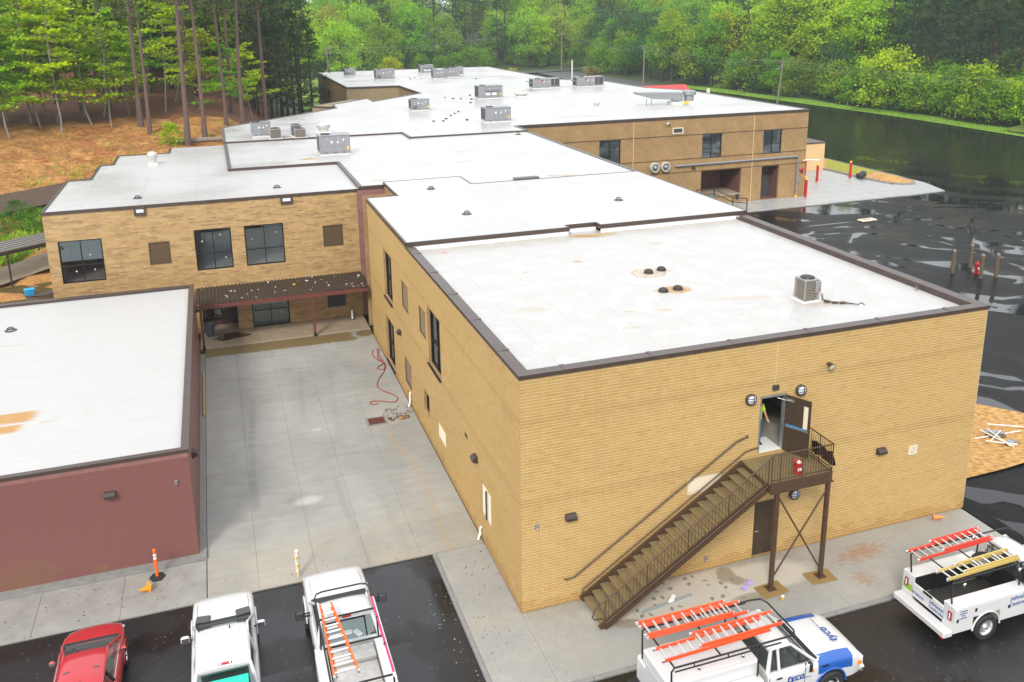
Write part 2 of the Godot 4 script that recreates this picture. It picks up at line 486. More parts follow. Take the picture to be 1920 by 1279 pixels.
func build_setting() -> void:
	# textures of the ground
	var n1 := noise(11, 0.35, 4); var n2 := noise(12, 2.2, 3); var n3 := noise(13, 0.09, 3); var n4 := noise(14, 9.0, 2)
	var yard := paint(600, 1450, func(u: float, v: float) -> Color:
		var x := -9.6 + u * 9.6; var z := -27.2 + v * 23.4
		var k := 0.93 + 0.16 * n1.get_noise_2d(x, z * 0.6) + 0.10 * n2.get_noise_2d(x * 0.35, z) + 0.04 * n4.get_noise_2d(x, z)
		var c := Color(0.308, 0.303, 0.282) * k
		# each bay was poured on its own day
		var bay := sin(floorf((x + 9.4) / 1.85) * 12.9 + floorf(z / 2.05) * 7.7)
		c *= 1.0 + 0.05 * bay
		# warm silt that washed to the front and along the wall
		var silt := sstep(-8.5, -3.9, z) * (0.5 + 0.5 * n1.get_noise_2d(x * 0.7 + 9, z)) * 0.55
		c = c.lerp(Color(0.42, 0.35, 0.21), clampf(silt, 0, 0.5))
		# rusty run from the grate to the lot
		var px := -1.62 + 0.55 * sstep(-14.5, -9.0, z) - 0.25 * sstep(-8.0, -4.0, z) + 0.12 * n2.get_noise_2d(z, 3.0)
		var run := exp(-pow((x - px) / 0.13, 2.0)) * sstep(-14.8, -13.0, z) * (0.22 + 0.55 * n2.get_noise_2d(x * 2.0, z * 2.0))
		c = c.lerp(Color(0.42, 0.27, 0.08), clampf(run, 0, 0.7))
		# brown water lying in front of the porch
		var pool := sstep(-25.55, -25.75, z + 0.12 * n2.get_noise_2d(x, 1.0) - 0.02 * (x + 9.0)) * sstep(-0.9, -1.3, x + 0.3 * n2.get_noise_2d(z, 5.0)) * (1.0 - sstep(-26.7, -27.1, z) * 0.6)
		pool = maxf(pool, sstep(0.3, 0.5, spot(Vector2(x, z), Vector2(-0.45, -26.4), Vector2(0.9, 0.9))))
		c = c.lerp(Color(0.16, 0.105, 0.03), pool * 0.9)
		# tyre tracks: rows of damp tread marks
		for tr in [[-4.05, 0.16, -12.0, -4.4], [-2.62, 0.10, -10.0, -4.4], [-4.9, 0.12, -23.5, -16.0], [-3.4, 0.10, -23.0, -15.0], [-7.2, 0.22, -20.0, -9.0]]:
			var cx: float = tr[0] + 0.35 * sin((z + 4.0) * 0.22)
			var m := exp(-pow((x - cx) / 0.15, 4.0)) * sstep(tr[2], tr[2] + 2.0, z) * sstep(tr[3] + 0.6, tr[3], z)
			m *= 0.45 + 0.55 * sstep(-0.2, 0.3, sin(z * 26.0)) * sstep(-0.3, 0.2, n2.get_noise_2d(x * 0.4, z * 0.6 + 40))
			c *= 1.0 - m * tr[1]
		for sp in [[-6.0, -9.2, 0.9, 0.35, 0.25], [-3.9, -12.2, 1.6, 0.12, 0.22], [-5.2, -11.4, 1.2, 0.14, 0.16], [-7.6, -7.2, 0.7, 0.5, 0.10], [-8.4, -22.5, 0.9, 1.2, 0.10], [-1.2, -10.2, 1.0, 0.5, 0.10]]:
			c *= 1.0 - sp[4] * sstep(0.0, 0.8, spot(Vector2(x, z), Vector2(sp[0], sp[1]), Vector2(sp[2], sp[3]), 0.15)) * (0.6 + 0.8 * n2.get_noise_2d(x * 3, z * 3))
		for sp in [[-4.6, -14.9, 0.35, 0.16], [-7.0, -23.6, 0.2, 0.12], [-5.6, -9.0, 0.8, 0.5]]:
			c = c.lerp(Color(0.55, 0.54, 0.5), 0.5 * sstep(0.1, 0.7, spot(Vector2(x, z), Vector2(sp[0], sp[1]), Vector2(sp[2], sp[3]))))
		var fl := n4.get_noise_2d(x * 1.7 + 50, z * 1.7)
		if fl > 0.70 and (x > -3.0 and z < -14.0 and z > -17.5 or z > -6.0): c = Color(0.1, 0.08, 0.05)
		c.a = 1.0
		return c)
	M.yard = mat(Color.WHITE, 0.5); M.yard.albedo_texture = yard
	var walk := paint(1200, 460, func(u: float, v: float) -> Color:
		var x := -1.9 + u * 19.6; var z := -4.1 + v * 7.5
		var k := 0.94 + 0.10 * n1.get_noise_2d(x + 30, z) + 0.05 * n2.get_noise_2d(x, z + 20) + 0.03 * n4.get_noise_2d(x, z)
		var c := Color(0.315, 0.308, 0.285) * k
		# dry, chalky place under the stair with wet footprints and drips
		var dry := sstep(0.0, 0.25, spot(Vector2(x, z), Vector2(6.0, 0.95), Vector2(4.6, 1.0), 0.02) + 0.10 * n1.get_noise_2d(x * 2.0, z * 2.0))
		c = c.lerp(Color(0.52, 0.48, 0.41), dry * 0.85)
		var cell := Vector2(floorf(x / 0.36), floorf(z / 0.30))
		var hsh := fposmod(sin(cell.x * 127.1 + cell.y * 311.7) * 43758.5, 1.0)
		var h2 := fposmod(sin(cell.x * 269.5 + cell.y * 183.3) * 43758.5, 1.0)
		var pc := Vector2((cell.x + 0.25 + 0.5 * hsh) * 0.36, (cell.y + 0.25 + 0.5 * h2) * 0.30)
		var dr := spot(Vector2(x, z), pc, Vector2(0.05 + 0.09 * h2, 0.04 + 0.06 * hsh), hsh * 3.0)
		if dry > 0.3 and h2 > 0.52 and x < 7.3: c = c.lerp(Color(0.17, 0.155, 0.13), sstep(0.1, 0.4, dr) * 0.85)
		var wet := sstep(0.3, 0.5, spot(Vector2(x, z), Vector2(7.05, 0.6), Vector2(0.6, 0.85), -0.5) + 0.45 * n1.get_noise_2d(x * 3.0, z * 3.0))
		wet = maxf(wet, sstep(0.2, 0.5, spot(Vector2(x, z), Vector2(2.9, 1.55), Vector2(0.7, 0.30), 0.2)))
		wet = maxf(wet, 0.9 * sstep(0.2, 0.5, spot(Vector2(x, z), Vector2(7.4, 1.8), Vector2(1.3, 0.35), 0.1)))
		c = c.lerp(Color(0.24, 0.20, 0.15), wet * 0.8)
		# red clay smear
		var clay := sstep(0.05, 0.6, spot(Vector2(x, z), Vector2(12.1, 1.0), Vector2(1.9, 0.7), -0.15) + 0.55 * n2.get_noise_2d(x * 0.8, z * 3.0) - 0.25)
		clay = maxf(clay, 0.7 * sstep(0.1, 0.6, spot(Vector2(x, z), Vector2(11.2, 2.2), Vector2(0.8, 0.8)) + 0.6 * n2.get_noise_2d(x * 1.5, z * 3) - 0.3))
		c = c.lerp(Color(0.30, 0.145, 0.06), clampf(clay, 0, 1) * 0.65)
		var silt := sstep(0.55, 0.05, absf(z)) * 0.28 * (0.6 + 0.6 * n2.get_noise_2d(x, z))
		c = c.lerp(Color(0.33, 0.25, 0.12), clampf(silt, 0, 0.4))
		var fl := n4.get_noise_2d(x * 1.7 + 50, z * 1.7 + 70)
		if fl > 0.64 and x < 1.5: c = Color(0.13, 0.11, 0.08)
		c.a = 1.0
		return c)
	M.walk = mat(Color.WHITE, 0.5); M.walk.albedo_texture = walk
	var w1 := noise(21, 0.06, 4); var w2 := noise(22, 0.35, 3); var w3 := noise(23, 1.6, 2)
	var lot_wet := func(x: float, z: float) -> float:   # 0 dry skin of the seal coat .. 1 standing water
		var wx := x + 4.0 * w1.get_noise_2d(x * 0.6, z * 0.6 + 50.0)
		var wz := z + 4.0 * w1.get_noise_2d(x * 0.6 + 80.0, z * 0.6)
		var k := w1.get_noise_2d((wx * 0.75 - wz * 0.65) * 2.6, (wx * 0.65 + wz * 0.75) * 0.55) * 0.9 + 0.5 * w2.get_noise_2d((wx * 0.75 - wz * 0.65) * 1.1, (wx * 0.65 + wz * 0.75) * 0.28)
		for q in [[44.0, -31.0, 9.0], [44.5, -30.5, 11.0], [52.0, -26.0, 14.0], [38.0, -22.0, 17.0], [57.0, -36.0, 7.5], [58.0, -35.0, 9.6], [70.0, -20.0, 22.0]]:   # sweeps of turning tyres
			var d: float = Vector2(x - q[0], z - q[1]).length() - q[2]
			k += 0.5 * exp(-d * d / 0.09) - 0.35 * exp(-(d - 0.7) * (d - 0.7) / 0.12)
		k -= 0.5 * exp(-pow((z + 36.5 - 0.05 * x) / 0.22, 2.0)) * sstep(20.0, 30.0, x)
		return sstep(-0.24, 0.22, k - 0.02)
	var lot_a := paint(512, 1024, func(u: float, v: float) -> Color:
		var x := 17.6 + u * 88.4; var z := -168.0 + v * 190.0
		var k: float = 0.0105 + 0.004 * w2.get_noise_2d(x, z) + 0.004 * w3.get_noise_2d(x, z) + 0.003 * (1.0 - lot_wet.call(x, z))
		var c := Color(k * 1.03, k, k * 0.98)
		var silt := sstep(0.25, 0.7, w1.get_noise_2d(x * 1.5 + 300, z * 1.5) + 0.5 * spot(Vector2(x, z), Vector2(62, -40), Vector2(22, 10)))
		c = c.lerp(Color(0.05, 0.036, 0.02), silt * 0.35)
		c.a = 1
		return c)
	var lot_r := paint_grey(512, 1024, func(u: float, v: float) -> float:
		var x := 17.6 + u * 88.4; var z := -168.0 + v * 190.0
		return lerpf(0.34, 0.15, clampf(lot_wet.call(x, z) * 0.6 + 0.2 * w3.get_noise_2d(x * 1.3, z * 1.3) + sstep(58.0, 74.0, x - 0.25 * (z + 45.0)), 0, 1)))
	M.lot = mat(Color.WHITE, 1.0, 0.0, 0.13)
	M.lot.albedo_texture = lot_a
	M.lot.roughness_texture = lot_r; M.lot.roughness_texture_channel = BaseMaterial3D.TEXTURE_CHANNEL_RED
	var near_a := paint(512, 512, func(u: float, v: float) -> Color:
		var x := u * 22.0; var z := v * 22.0
		var k: float = 0.0105 + 0.004 * w2.get_noise_2d(x * 1.4, z * 1.4) + 0.003 * n4.get_noise_2d(x, z)
		var c := Color(k * 1.08, k, k * 0.97)
		if n4.get_noise_2d(x * 1.4 + 9, z * 1.4) > 0.69: c = Color(0.12, 0.11, 0.1)
		c.a = 1
		return c)
	M.near_lot = mat(Color.WHITE, 1.0)
	M.near_lot.albedo_texture = near_a
	M.near_lot.roughness_texture = paint_grey(256, 256, func(u: float, v: float) -> float:
		return lerpf(0.42, 0.10, sstep(-0.1, 0.3, w2.get_noise_2d(u * 14.0, v * 14.0))))
	# pine straw, soil, grass
	var f1 := noise(41, 0.9, 3); var f2 := noise(42, 0.16, 3)
	M.straw = mat(Color.WHITE, 0.9)
	M.straw.albedo_texture = paint(768, 768, func(u: float, v: float) -> Color:
		var x := u * 24.0; var z := v * 24.0
		var a := 1.6 * f2.get_noise_2d(x * 1.2, z * 1.2) + 0.5
		var s := f1.get_noise_2d((x * cos(a) + z * sin(a)) * 9.0, (z * cos(a) - x * sin(a)) * 1.1) + 0.4 * f1.get_noise_2d(x * 3, z * 3 + 40)
		var c := Color(0.40, 0.185, 0.052).lerp(Color(0.53, 0.29, 0.092), sstep(-0.35, 0.45, s))
		c = c.lerp(Color(0.15, 0.058, 0.020), sstep(0.1, 0.5, -s) * 0.75)
		c = c.lerp(Color(0.33, 0.12, 0.036), sstep(0.0, 0.4, f2.get_noise_2d(x + 90, z)) * 0.75)
		c = c.lerp(Color(0.26, 0.27, 0.03), sstep(0.3, 0.55, f2.get_noise_2d(x * 1.4 + 40, z * 1.4)) * 0.4)
		c.a = 1
		return c)
	M.soil = tri_tex(mat(Color(0.095, 0.055, 0.035), 0.9), M.tone, 0.25)
	M.undergrowth = tri_tex(mat(Color(0.055, 0.085, 0.02), 0.9), M.tone, 0.1)
	M.floor_wood = tri_tex(mat(Color(0.20, 0.080, 0.035), 0.9), M.tone, 0.2)
	M.clay = mat(Color.WHITE, 0.9)
	M.clay.albedo_texture = paint(384, 384, func(u: float, v: float) -> Color:
		var x := u * 10.0; var z := v * 10.0
		var s := f1.get_noise_2d((x + z * 0.4) * 2.2, (z - x * 0.4) * 7.0) + 0.5 * f1.get_noise_2d(x * 3, z * 3)
		var c := Color(0.40, 0.205, 0.055).lerp(Color(0.52, 0.33, 0.12), sstep(-0.3, 0.6, s)).lerp(Color(0.2, 0.10, 0.04), sstep(0.25, 0.7, -s) * 0.7)
		c.a = 1
		return c)
	M.lawn = tri_tex(mat(Color(0.20, 0.33, 0.025), 0.85), M.tone, 0.12)
	M.verge = tri_tex(mat(Color(0.17, 0.33, 0.02), 0.85), M.tone, 0.3)
	M.bank = tri_tex(mat(Color(0.16, 0.22, 0.025), 0.9), M.tone, 0.2)
	# the sheets themselves
	var hm := mb(); hm.uvs = Vector2(17, 17)
	struct(sheet(-260, 420, -520, 90, 10.0, -0.45), "ground", M.undergrowth)
	struct(sheet(2, 70, -245, -134.3, 4.0, -0.05), "lawn", M.lawn)
	struct(sheet(-90, 9, -84, -40, 1.0, 0.06, hm, 0.5), "hill", M.straw)
	struct(sheet(-90, 9, -140, -84, 1.0, 0.06, null, 0.5), "forest_ground", M.floor_wood)
	var lt := mb(); lt.uvo = Vector2(17.6, -168.0); lt.uvs = Vector2(88.4, 190.0)
	struct(sheet(17.6, 106, -168, 22, 2.0, -0.035, lt), "parking_lot", M.lot)
	# films of standing water, outlined where the pavement dips
	var pw := mb()
	var gs1 := 0.6
	var dip := func(x: float, z: float) -> float:
		return lot_wet.call(x, z) - 0.80 - 0.6 * sstep(72.0, 88.0, x - 0.25 * (z + 45.0)) + 0.25 * w2.get_noise_2d(x * 0.7 + 60.0, z * 0.7)
	var row0 := []
	for j in 150:
		var z := -72.0 + j * gs1
		var row := []
		for i in 105: row.append(dip.call(18.2 + i * gs1, z))
		if j > 0:
			for i in 104:
				var cs := [[18.2 + i * gs1, z, row[i]], [18.2 + (i + 1) * gs1, z, row[i + 1]], [18.2 + (i + 1) * gs1, z - gs1, row0[i + 1]], [18.2 + i * gs1, z - gs1, row0[i]]]
				var pl := []
				for k in 4:
					var a = cs[k]; var b = cs[(k + 1) % 4]
					if a[2] > 0: pl.append(Vector3(a[0], land(a[0], a[1]) - 0.028, a[1]))
					if (a[2] > 0) != (b[2] > 0):
						var f: float = a[2] / (a[2] - b[2])
						var x: float = lerpf(a[0], b[0], f); var zz: float = lerpf(a[1], b[1], f)
						pl.append(Vector3(x, land(x, zz) - 0.028, zz))
				if pl.size() > 2 and not (pl[0].x < 49.6 and pl[0].z < -52.0): pw.poly(pl)
		row0 = row
	tag(put(pw.smooth(30), "standing_water", mat(Color(0.010, 0.010, 0.011), 0.05, 0.0, 0.42)), "thin films of rain water on the dark lot", "water", "", "stuff")
	var nl := mb(); nl.uvs = Vector2(22, 22)
	nl.top(PackedVector2Array([Vector2(-60, -4.02), Vector2(-1.86, -4.02), Vector2(-1.86, 3.36), Vector2(17.58, 3.36), Vector2(17.58, 30), Vector2(-60, 30)]), -0.055)
	struct(nl, "asphalt_pavement", M.near_lot)
	# soft verge of mown grass between the lot and the wood, and the lane beyond
	var vg := mb()
	for k in 40:
		var z0 := -172.0 + k * 4.0; var z1 := z0 + 4.0
		var e := func(z: float) -> float: return 105.6 + 0.5 * sin(z * 0.11) - 4.0 * sstep(-120.0, -170.0, z)
		var w := func(z: float) -> float: return 3.4 + 0.8 * sin(z * 0.23)
		vg.quad(Vector3(e.call(z1), -0.80, z1), Vector3(e.call(z1) + w.call(z1), -0.45, z1), Vector3(e.call(z0) + w.call(z0), -0.45, z0), Vector3(e.call(z0), -0.80, z0))
	struct(vg.smooth(60), "grass_verge", M.verge)
	struct(sheet(106.5, 125, -80, -40, 2.0, 0.35, null, 0.5), "clay_bank", M.bank)
	var rd := mb()
	var path := [Vector2(62, -228), Vector2(80, -236), Vector2(97, -242), Vector2(115, -247), Vector2(140, -252)]
	for k in path.size() - 1:
		var d: Vector2 = (path[k + 1] - path[k]).normalized().orthogonal() * 3.6
		rd.quad(Vector3(path[k].x + d.x, -0.78, path[k].y + d.y), Vector3(path[k].x - d.x, -0.78, path[k].y - d.y), Vector3(path[k + 1].x - d.x, -0.78, path[k + 1].y - d.y), Vector3(path[k + 1].x + d.x, -0.78, path[k + 1].y + d.y))
	M.road = tri_tex(mat(Color(0.11, 0.11, 0.115), 0.5), M.tone, 0.2)
	struct(rd, "road", M.road)
	var dw := mb()
	dw.quad(Vector3(84, -0.79, -168), Vector3(101.5, -0.79, -168), Vector3(100, -0.79, -236), Vector3(88, -0.79, -234))
	struct(dw, "driveway", M.road)
	struct(sheet(50, 84, -232, -170, 4.0, 0.10), "lawn_strip", M.verge)
	# paved yard
	var y := Node3D.new(); y.name = "yard_pavement"; add_child(y); y.set_meta("kind", "structure")
	y.set_meta("label", "grey concrete yard between the two brick walls")
	put(mb().bb(Vector3(-9.35, -0.2, -27.0), Vector3(-0.02, -0.011, -4.0)), "joint_bed", M.kerb, y)
	slab_field(y, [-9.35, -7.72, -5.84, -4.1, -2.3, -0.02], [-27.0, -24.3, -22.1, -20.2, -18.3, -16.25, -14.3, -12.1, -10.2, -8.3, -6.3, -4.0], M.yard, Vector2(-9.6, -27.2), Vector2(9.6, 23.4))
	var sw := Node3D.new(); sw.name = "sidewalk"; add_child(sw); sw.set_meta("kind", "structure")
	sw.set_meta("label", "pale concrete walk along the front of the tan building")
	put(mb().bb(Vector3(-1.8, -0.2, -3.96), Vector3(17.5, -0.01, 3.2)), "joint_bed", M.kerb, sw)
	slab_field(sw, [-1.765, -0.02, 3.3, 6.6, 9.9, 13.2, 17.5], [-3.98, -2.0, 0.02, 1.6, 3.18], M.walk, Vector2(-1.9, -4.1), Vector2(19.6, 7.5), 0.0, func(cx, cz): return cx > -0.02 and cz < 0.0)
	var ls := Node3D.new(); ls.name = "sidewalk_001"; add_child(ls); ls.set_meta("kind", "structure")
	ls.set_meta("label", "grey concrete walk below the purple block wall")
	slab_field(ls, [-39.5, -37, -34.5, -32, -29.5, -27, -24.5, -22, -19.5, -17, -14.48, -11.97, -9.37], [-6.3, -4.0], M.concrete, Vector2.ZERO, Vector2.ONE)
	# kerbs
	for kb in [[Vector3(-1.84, 0, -4.0), Vector3(-1.84, 0, 3.34)], [Vector3(-1.76, 0, 3.27), Vector3(17.5, 0, 3.27)]]:
		var a: Vector3 = kb[0]; var b: Vector3 = kb[1]
		var along := (b - a).normalized()
		var nn := int(ceilf((b - a).length() / 3.0))
		var kn := Node3D.new(); kn.name = numbered("kerb"); add_child(kn); kn.set_meta("kind", "structure")
		for k in nn:
			var l := (b - a).length() / nn
			var m := mb()
			m.bev(a + along * (l * (k + 0.5)) + Vector3(0, -0.11, 0), Vector3(0.15, 0.25, l - 0.012) if absf(along.z) > 0.5 else Vector3(l - 0.012, 0.25, 0.15), 0.02)
			put(m, "kerb_stone", M.kerb, kn)
	# ledge round the foot of the purple building
	var lg := mb()
	lg.bb(Vector3(-39.5, -0.1, -6.6), Vector3(-9.36, 0.12, -6.31))
	lg.bb(Vector3(-9.6, -0.1, -26.0), Vector3(-9.36, 0.119, -6.601))
	struct(lg, "footing_ledge", M.kerb)
	# bare clay east of the building
	var cl := mb(); cl.uvs = Vector2(10, 10)
	var cp := PackedVector2Array([Vector2(17.3, -1.25), Vector2(19.4, -1.55), Vector2(21.3, -1.6), Vector2(23.2, -1.75), Vector2(26.5, -2.6), Vector2(30, -3.6), Vector2(30, -5.2), Vector2(26.6, -4.9), Vector2(25.2, -6.6), Vector2(23.8, -9.0), Vector2(21.4, -13.5), Vector2(17.3, -15.6)])
	var id := Geometry2D.triangulate_polygon(cp)
	cl.top(cp, 0.03)
	struct(cl, "clay_ground", M.clay)
	# loading apron and traffic island
	var ap := Node3D.new(); ap.name = "apron_pavement"; add_child(ap); ap.set_meta("kind", "structure")
	for q in [[36.5, 43.1, -52.15, -48.15], [43.12, 49.6, -52.15, -48.3], [49.62, 57.0, -63.9, -48.45], [57.02, 61.0, -63.9, -48.55]]:
		put(mb().bb(Vector3(q[0], -1.1, q[2]), Vector3(q[1], -0.80, q[3])), "slab", M.apron, ap)
	put(mb().prism(PackedVector2Array([Vector2(61.02, -48.6), Vector2(64.9, -48.9), Vector2(66.3, -53.2), Vector2(66.5, -64.0), Vector2(61.02, -64.0)]), -1.1, -0.805), "slab", M.apron, ap)
	var isl := PackedVector2Array([Vector2(61.3, -63.8), Vector2(61.5, -58.0), Vector2(62.0, -54.6), Vector2(63.0, -53.0), Vector2(64.3, -52.7), Vector2(65.4, -53.8), Vector2(65.8, -57), Vector2(66.0, -69.8), Vector2(61.3, -69.8)])
	var ik := Node3D.new(); ik.name = "kerb_island"; add_child(ik); ik.set_meta("kind", "structure")
	for k in isl.size() - 1:
		var a := isl[k]; var b := isl[k + 1]
		var d := (b - a)
		var m := mb()
		m.bev(Vector3((a.x + b.x) / 2, -0.74, (a.y + b.y) / 2), Vector3(0.16, 0.26, d.length() + 0.02 * (k % 2)), 0.03, Basis(Vector3.UP, atan2(d.x, d.y)))
		put(m, "kerb_stone", M.kerb, ik)
	var ig := mb(); ig.uvs = Vector2(10, 10)
	ig.top(isl, -0.68)
	struct(ig, "island_ground", M.clay)
	var gs := mb()
	gs.quad(Vector3(61.5, -0.66, -63.5), Vector3(62.4, -0.66, -58.5), Vector3(65.7, -0.66, -60.0), Vector3(65.9, -0.66, -69.5))
	struct(gs, "island_grass", tri_tex(mat(Color(0.34, 0.33, 0.02), 0.85), M.tone, 0.4))

# ---------------------------------------------------------------- walls
func grid_cut(W: float, H: float, ops: Array, v0 := 0.0) -> Array:   # rectangles of a wall around its openings
	var us := [0.0, W]; var vs := [v0, H]
	for r in ops:
		for a in [r.position.x, r.end.x]:
			if a > 0.001 and a < W - 0.001 and not us.has(a): us.append(a)
		for a in [r.position.y, r.end.y]:
			if a > v0 + 0.001 and a < H - 0.001 and not vs.has(a): vs.append(a)
	us.sort(); vs.sort()
	var out := []
	for i in us.size() - 1:
		for j in vs.size() - 1:
			var m := Vector2((us[i] + us[i + 1]) / 2, (vs[j] + vs[j + 1]) / 2)
			var hit := false
			for r in ops:
				if r.has_point(m): hit = true
			if not hit: out.append(Rect2(us[i], vs[j], us[i + 1] - us[i], vs[j + 1] - vs[j]))
	return out

func wall_sheet(b: MB, o: Vector3, u: Vector3, W: float, H: float, ops: Array, depth := 0.14, v0 := 0.0, rv: MB = null) -> void:
	var nrm := u.cross(Vector3.UP)
	var P := func(x: float, y: float, d := 0.0) -> Vector3: return o + u * x + Vector3.UP * y - nrm * d
	for r in grid_cut(W, H, ops, v0):
		b.quad(P.call(r.position.x, r.position.y), P.call(r.end.x, r.position.y), P.call(r.end.x, r.end.y), P.call(r.position.x, r.end.y))
	if rv: b = rv
	for r in ops:
		var a: Vector2 = r.position; var e: Vector2 = r.end
		b.quad(P.call(a.x, a.y), P.call(a.x, e.y), P.call(a.x, e.y, depth), P.call(a.x, a.y, depth))
		b.quad(P.call(e.x, e.y), P.call(e.x, a.y), P.call(e.x, a.y, depth), P.call(e.x, e.y, depth))
		b.quad(P.call(a.x, e.y), P.call(e.x, e.y), P.call(e.x, e.y, depth), P.call(a.x, e.y, depth))
		b.quad(P.call(e.x, a.y), P.call(a.x, a.y), P.call(a.x, a.y, depth), P.call(e.x, a.y, depth))

func one_brick(b: MB, o: Vector3, u: Vector3, nrm: Vector3, l: float, h: float, pr: float) -> void:
	var a := o; var up := Vector3.UP * h; var w := u * l; var d := nrm * pr
	b.quad(a + d, a + w + d, a + w + up + d, a + up + d)
	b.quad(a + up + d, a + w + up + d, a + w + up, a + up)
	b.quad(a, a + w, a + w + d, a + d)
	b.quad(a, a + d, a + up + d, a + up)
	b.quad(a + w + d, a + w, a + w + up, a + w + up + d)

func brick_wall(parent: Node, called: String, o: Vector3, u: Vector3, W: float, H: float, ops: Array, opt: Dictionary) -> MeshInstance3D:
	var nrm := u.cross(Vector3.UP)
	var L: float = opt.get("L", 0.3048); var h: float = opt.get("h", 0.1016); var j: float = opt.get("joint", 0.011); var bj: float = opt.get("bed", 0.018); var pr: float = opt.get("proud", 0.006)
	for k in ops.size():   # openings sit on whole courses
		var r: Rect2 = ops[k]
		var y0 := roundf(r.position.y / h) * h; var y1 := roundf(r.end.y / h) * h
		ops[k] = Rect2(r.position.x, y0, r.size.x, y1 - y0)
	var back := mb()
	var rv := mb()
	wall_sheet(back, o, u, W, H, ops, opt.get("depth", 0.16), 0.0, rv)
	var wall := put(back, called, opt.mortar, parent)
	for q in ops:
		var r1 := mb()
		wall_sheet(mb(), o, u, W, H, [q], opt.get("depth", 0.16), 0.0, r1)
		put(r1, "reveal", M.far_brick, wall)
	var rest := mb()
	var picks := []
	var f := noise(opt.get("seed", 1), 0.5, 2)
	var rows := int(H / h)
	for r in rows:
		var y := r * h
		var cuts := []
		for q in ops:
			if y + h / 2 > q.position.y and y + h / 2 < q.end.y: cuts.append(Vector2(q.position.x, q.end.x))
		var x := -L * ((r % 2) * 0.333 + 0.333 * (1 - r % 2) * 2.0)
		while x < W:
			var segs := [Vector2(maxf(x + j / 2, 0.0), minf(x + L - j / 2, W))]
			for c in cuts:
				var nx := []
				for s in segs:
					if c.y <= s.x or c.x >= s.y: nx.append(s)
					else:
						if c.x > s.x: nx.append(Vector2(s.x, c.x))
						if c.y < s.y: nx.append(Vector2(c.y, s.y))
				segs = nx
			for s in segs:
				if s.y - s.x < 0.02: continue
				var p: Vector3 = o + u * s.x + Vector3.UP * (y + bj / 2)
				var col: Color = opt.color.call(s.x, y, f)
				if s.y - s.x > L - j - 0.001: picks.append([p.distance_squared_to(CAM), p, col])
				else:
					rest.col = col
					one_brick(rest, p, u, nrm, s.y - s.x, h - bj, pr)
			x += L
	picks.sort_custom(func(a, b): return a[0] < b[0])
	var most: int = opt.get("most", 300)
	var kinds := []
	for k in mini(picks.size(), most):
		var e = picks[k]
		var kind := -1
		for q in kinds.size():
			var d: Color = kinds[q][0]
			if absf(d.r - e[2].r) + absf(d.g - e[2].g) + absf(d.b - e[2].b) < 0.05: kind = q
		if kind < 0:
			var b := mb(e[2])
			one_brick(b, Vector3.ZERO, u, nrm, L - j, h - bj, pr)
			kind = kinds.size()
			kinds.append([e[2], b.mesh(opt.mat)])
		var m := MeshInstance3D.new()
		m.mesh = kinds[kind][1]
		m.name = opt.get("piece", "brick"); m.position = e[1]
		wall.add_child(m, true)
	for k in range(mini(picks.size(), most), picks.size()):
		rest.col = picks[k][2]
		one_brick(rest, picks[k][1], u, nrm, L - j, h - bj, pr)
	var o2 := put(rest, "brickwork" if opt.get("piece", "brick") == "brick" else "blockwork", opt.mat, wall)
	o2.set_meta("kind", "stuff")
	return wall

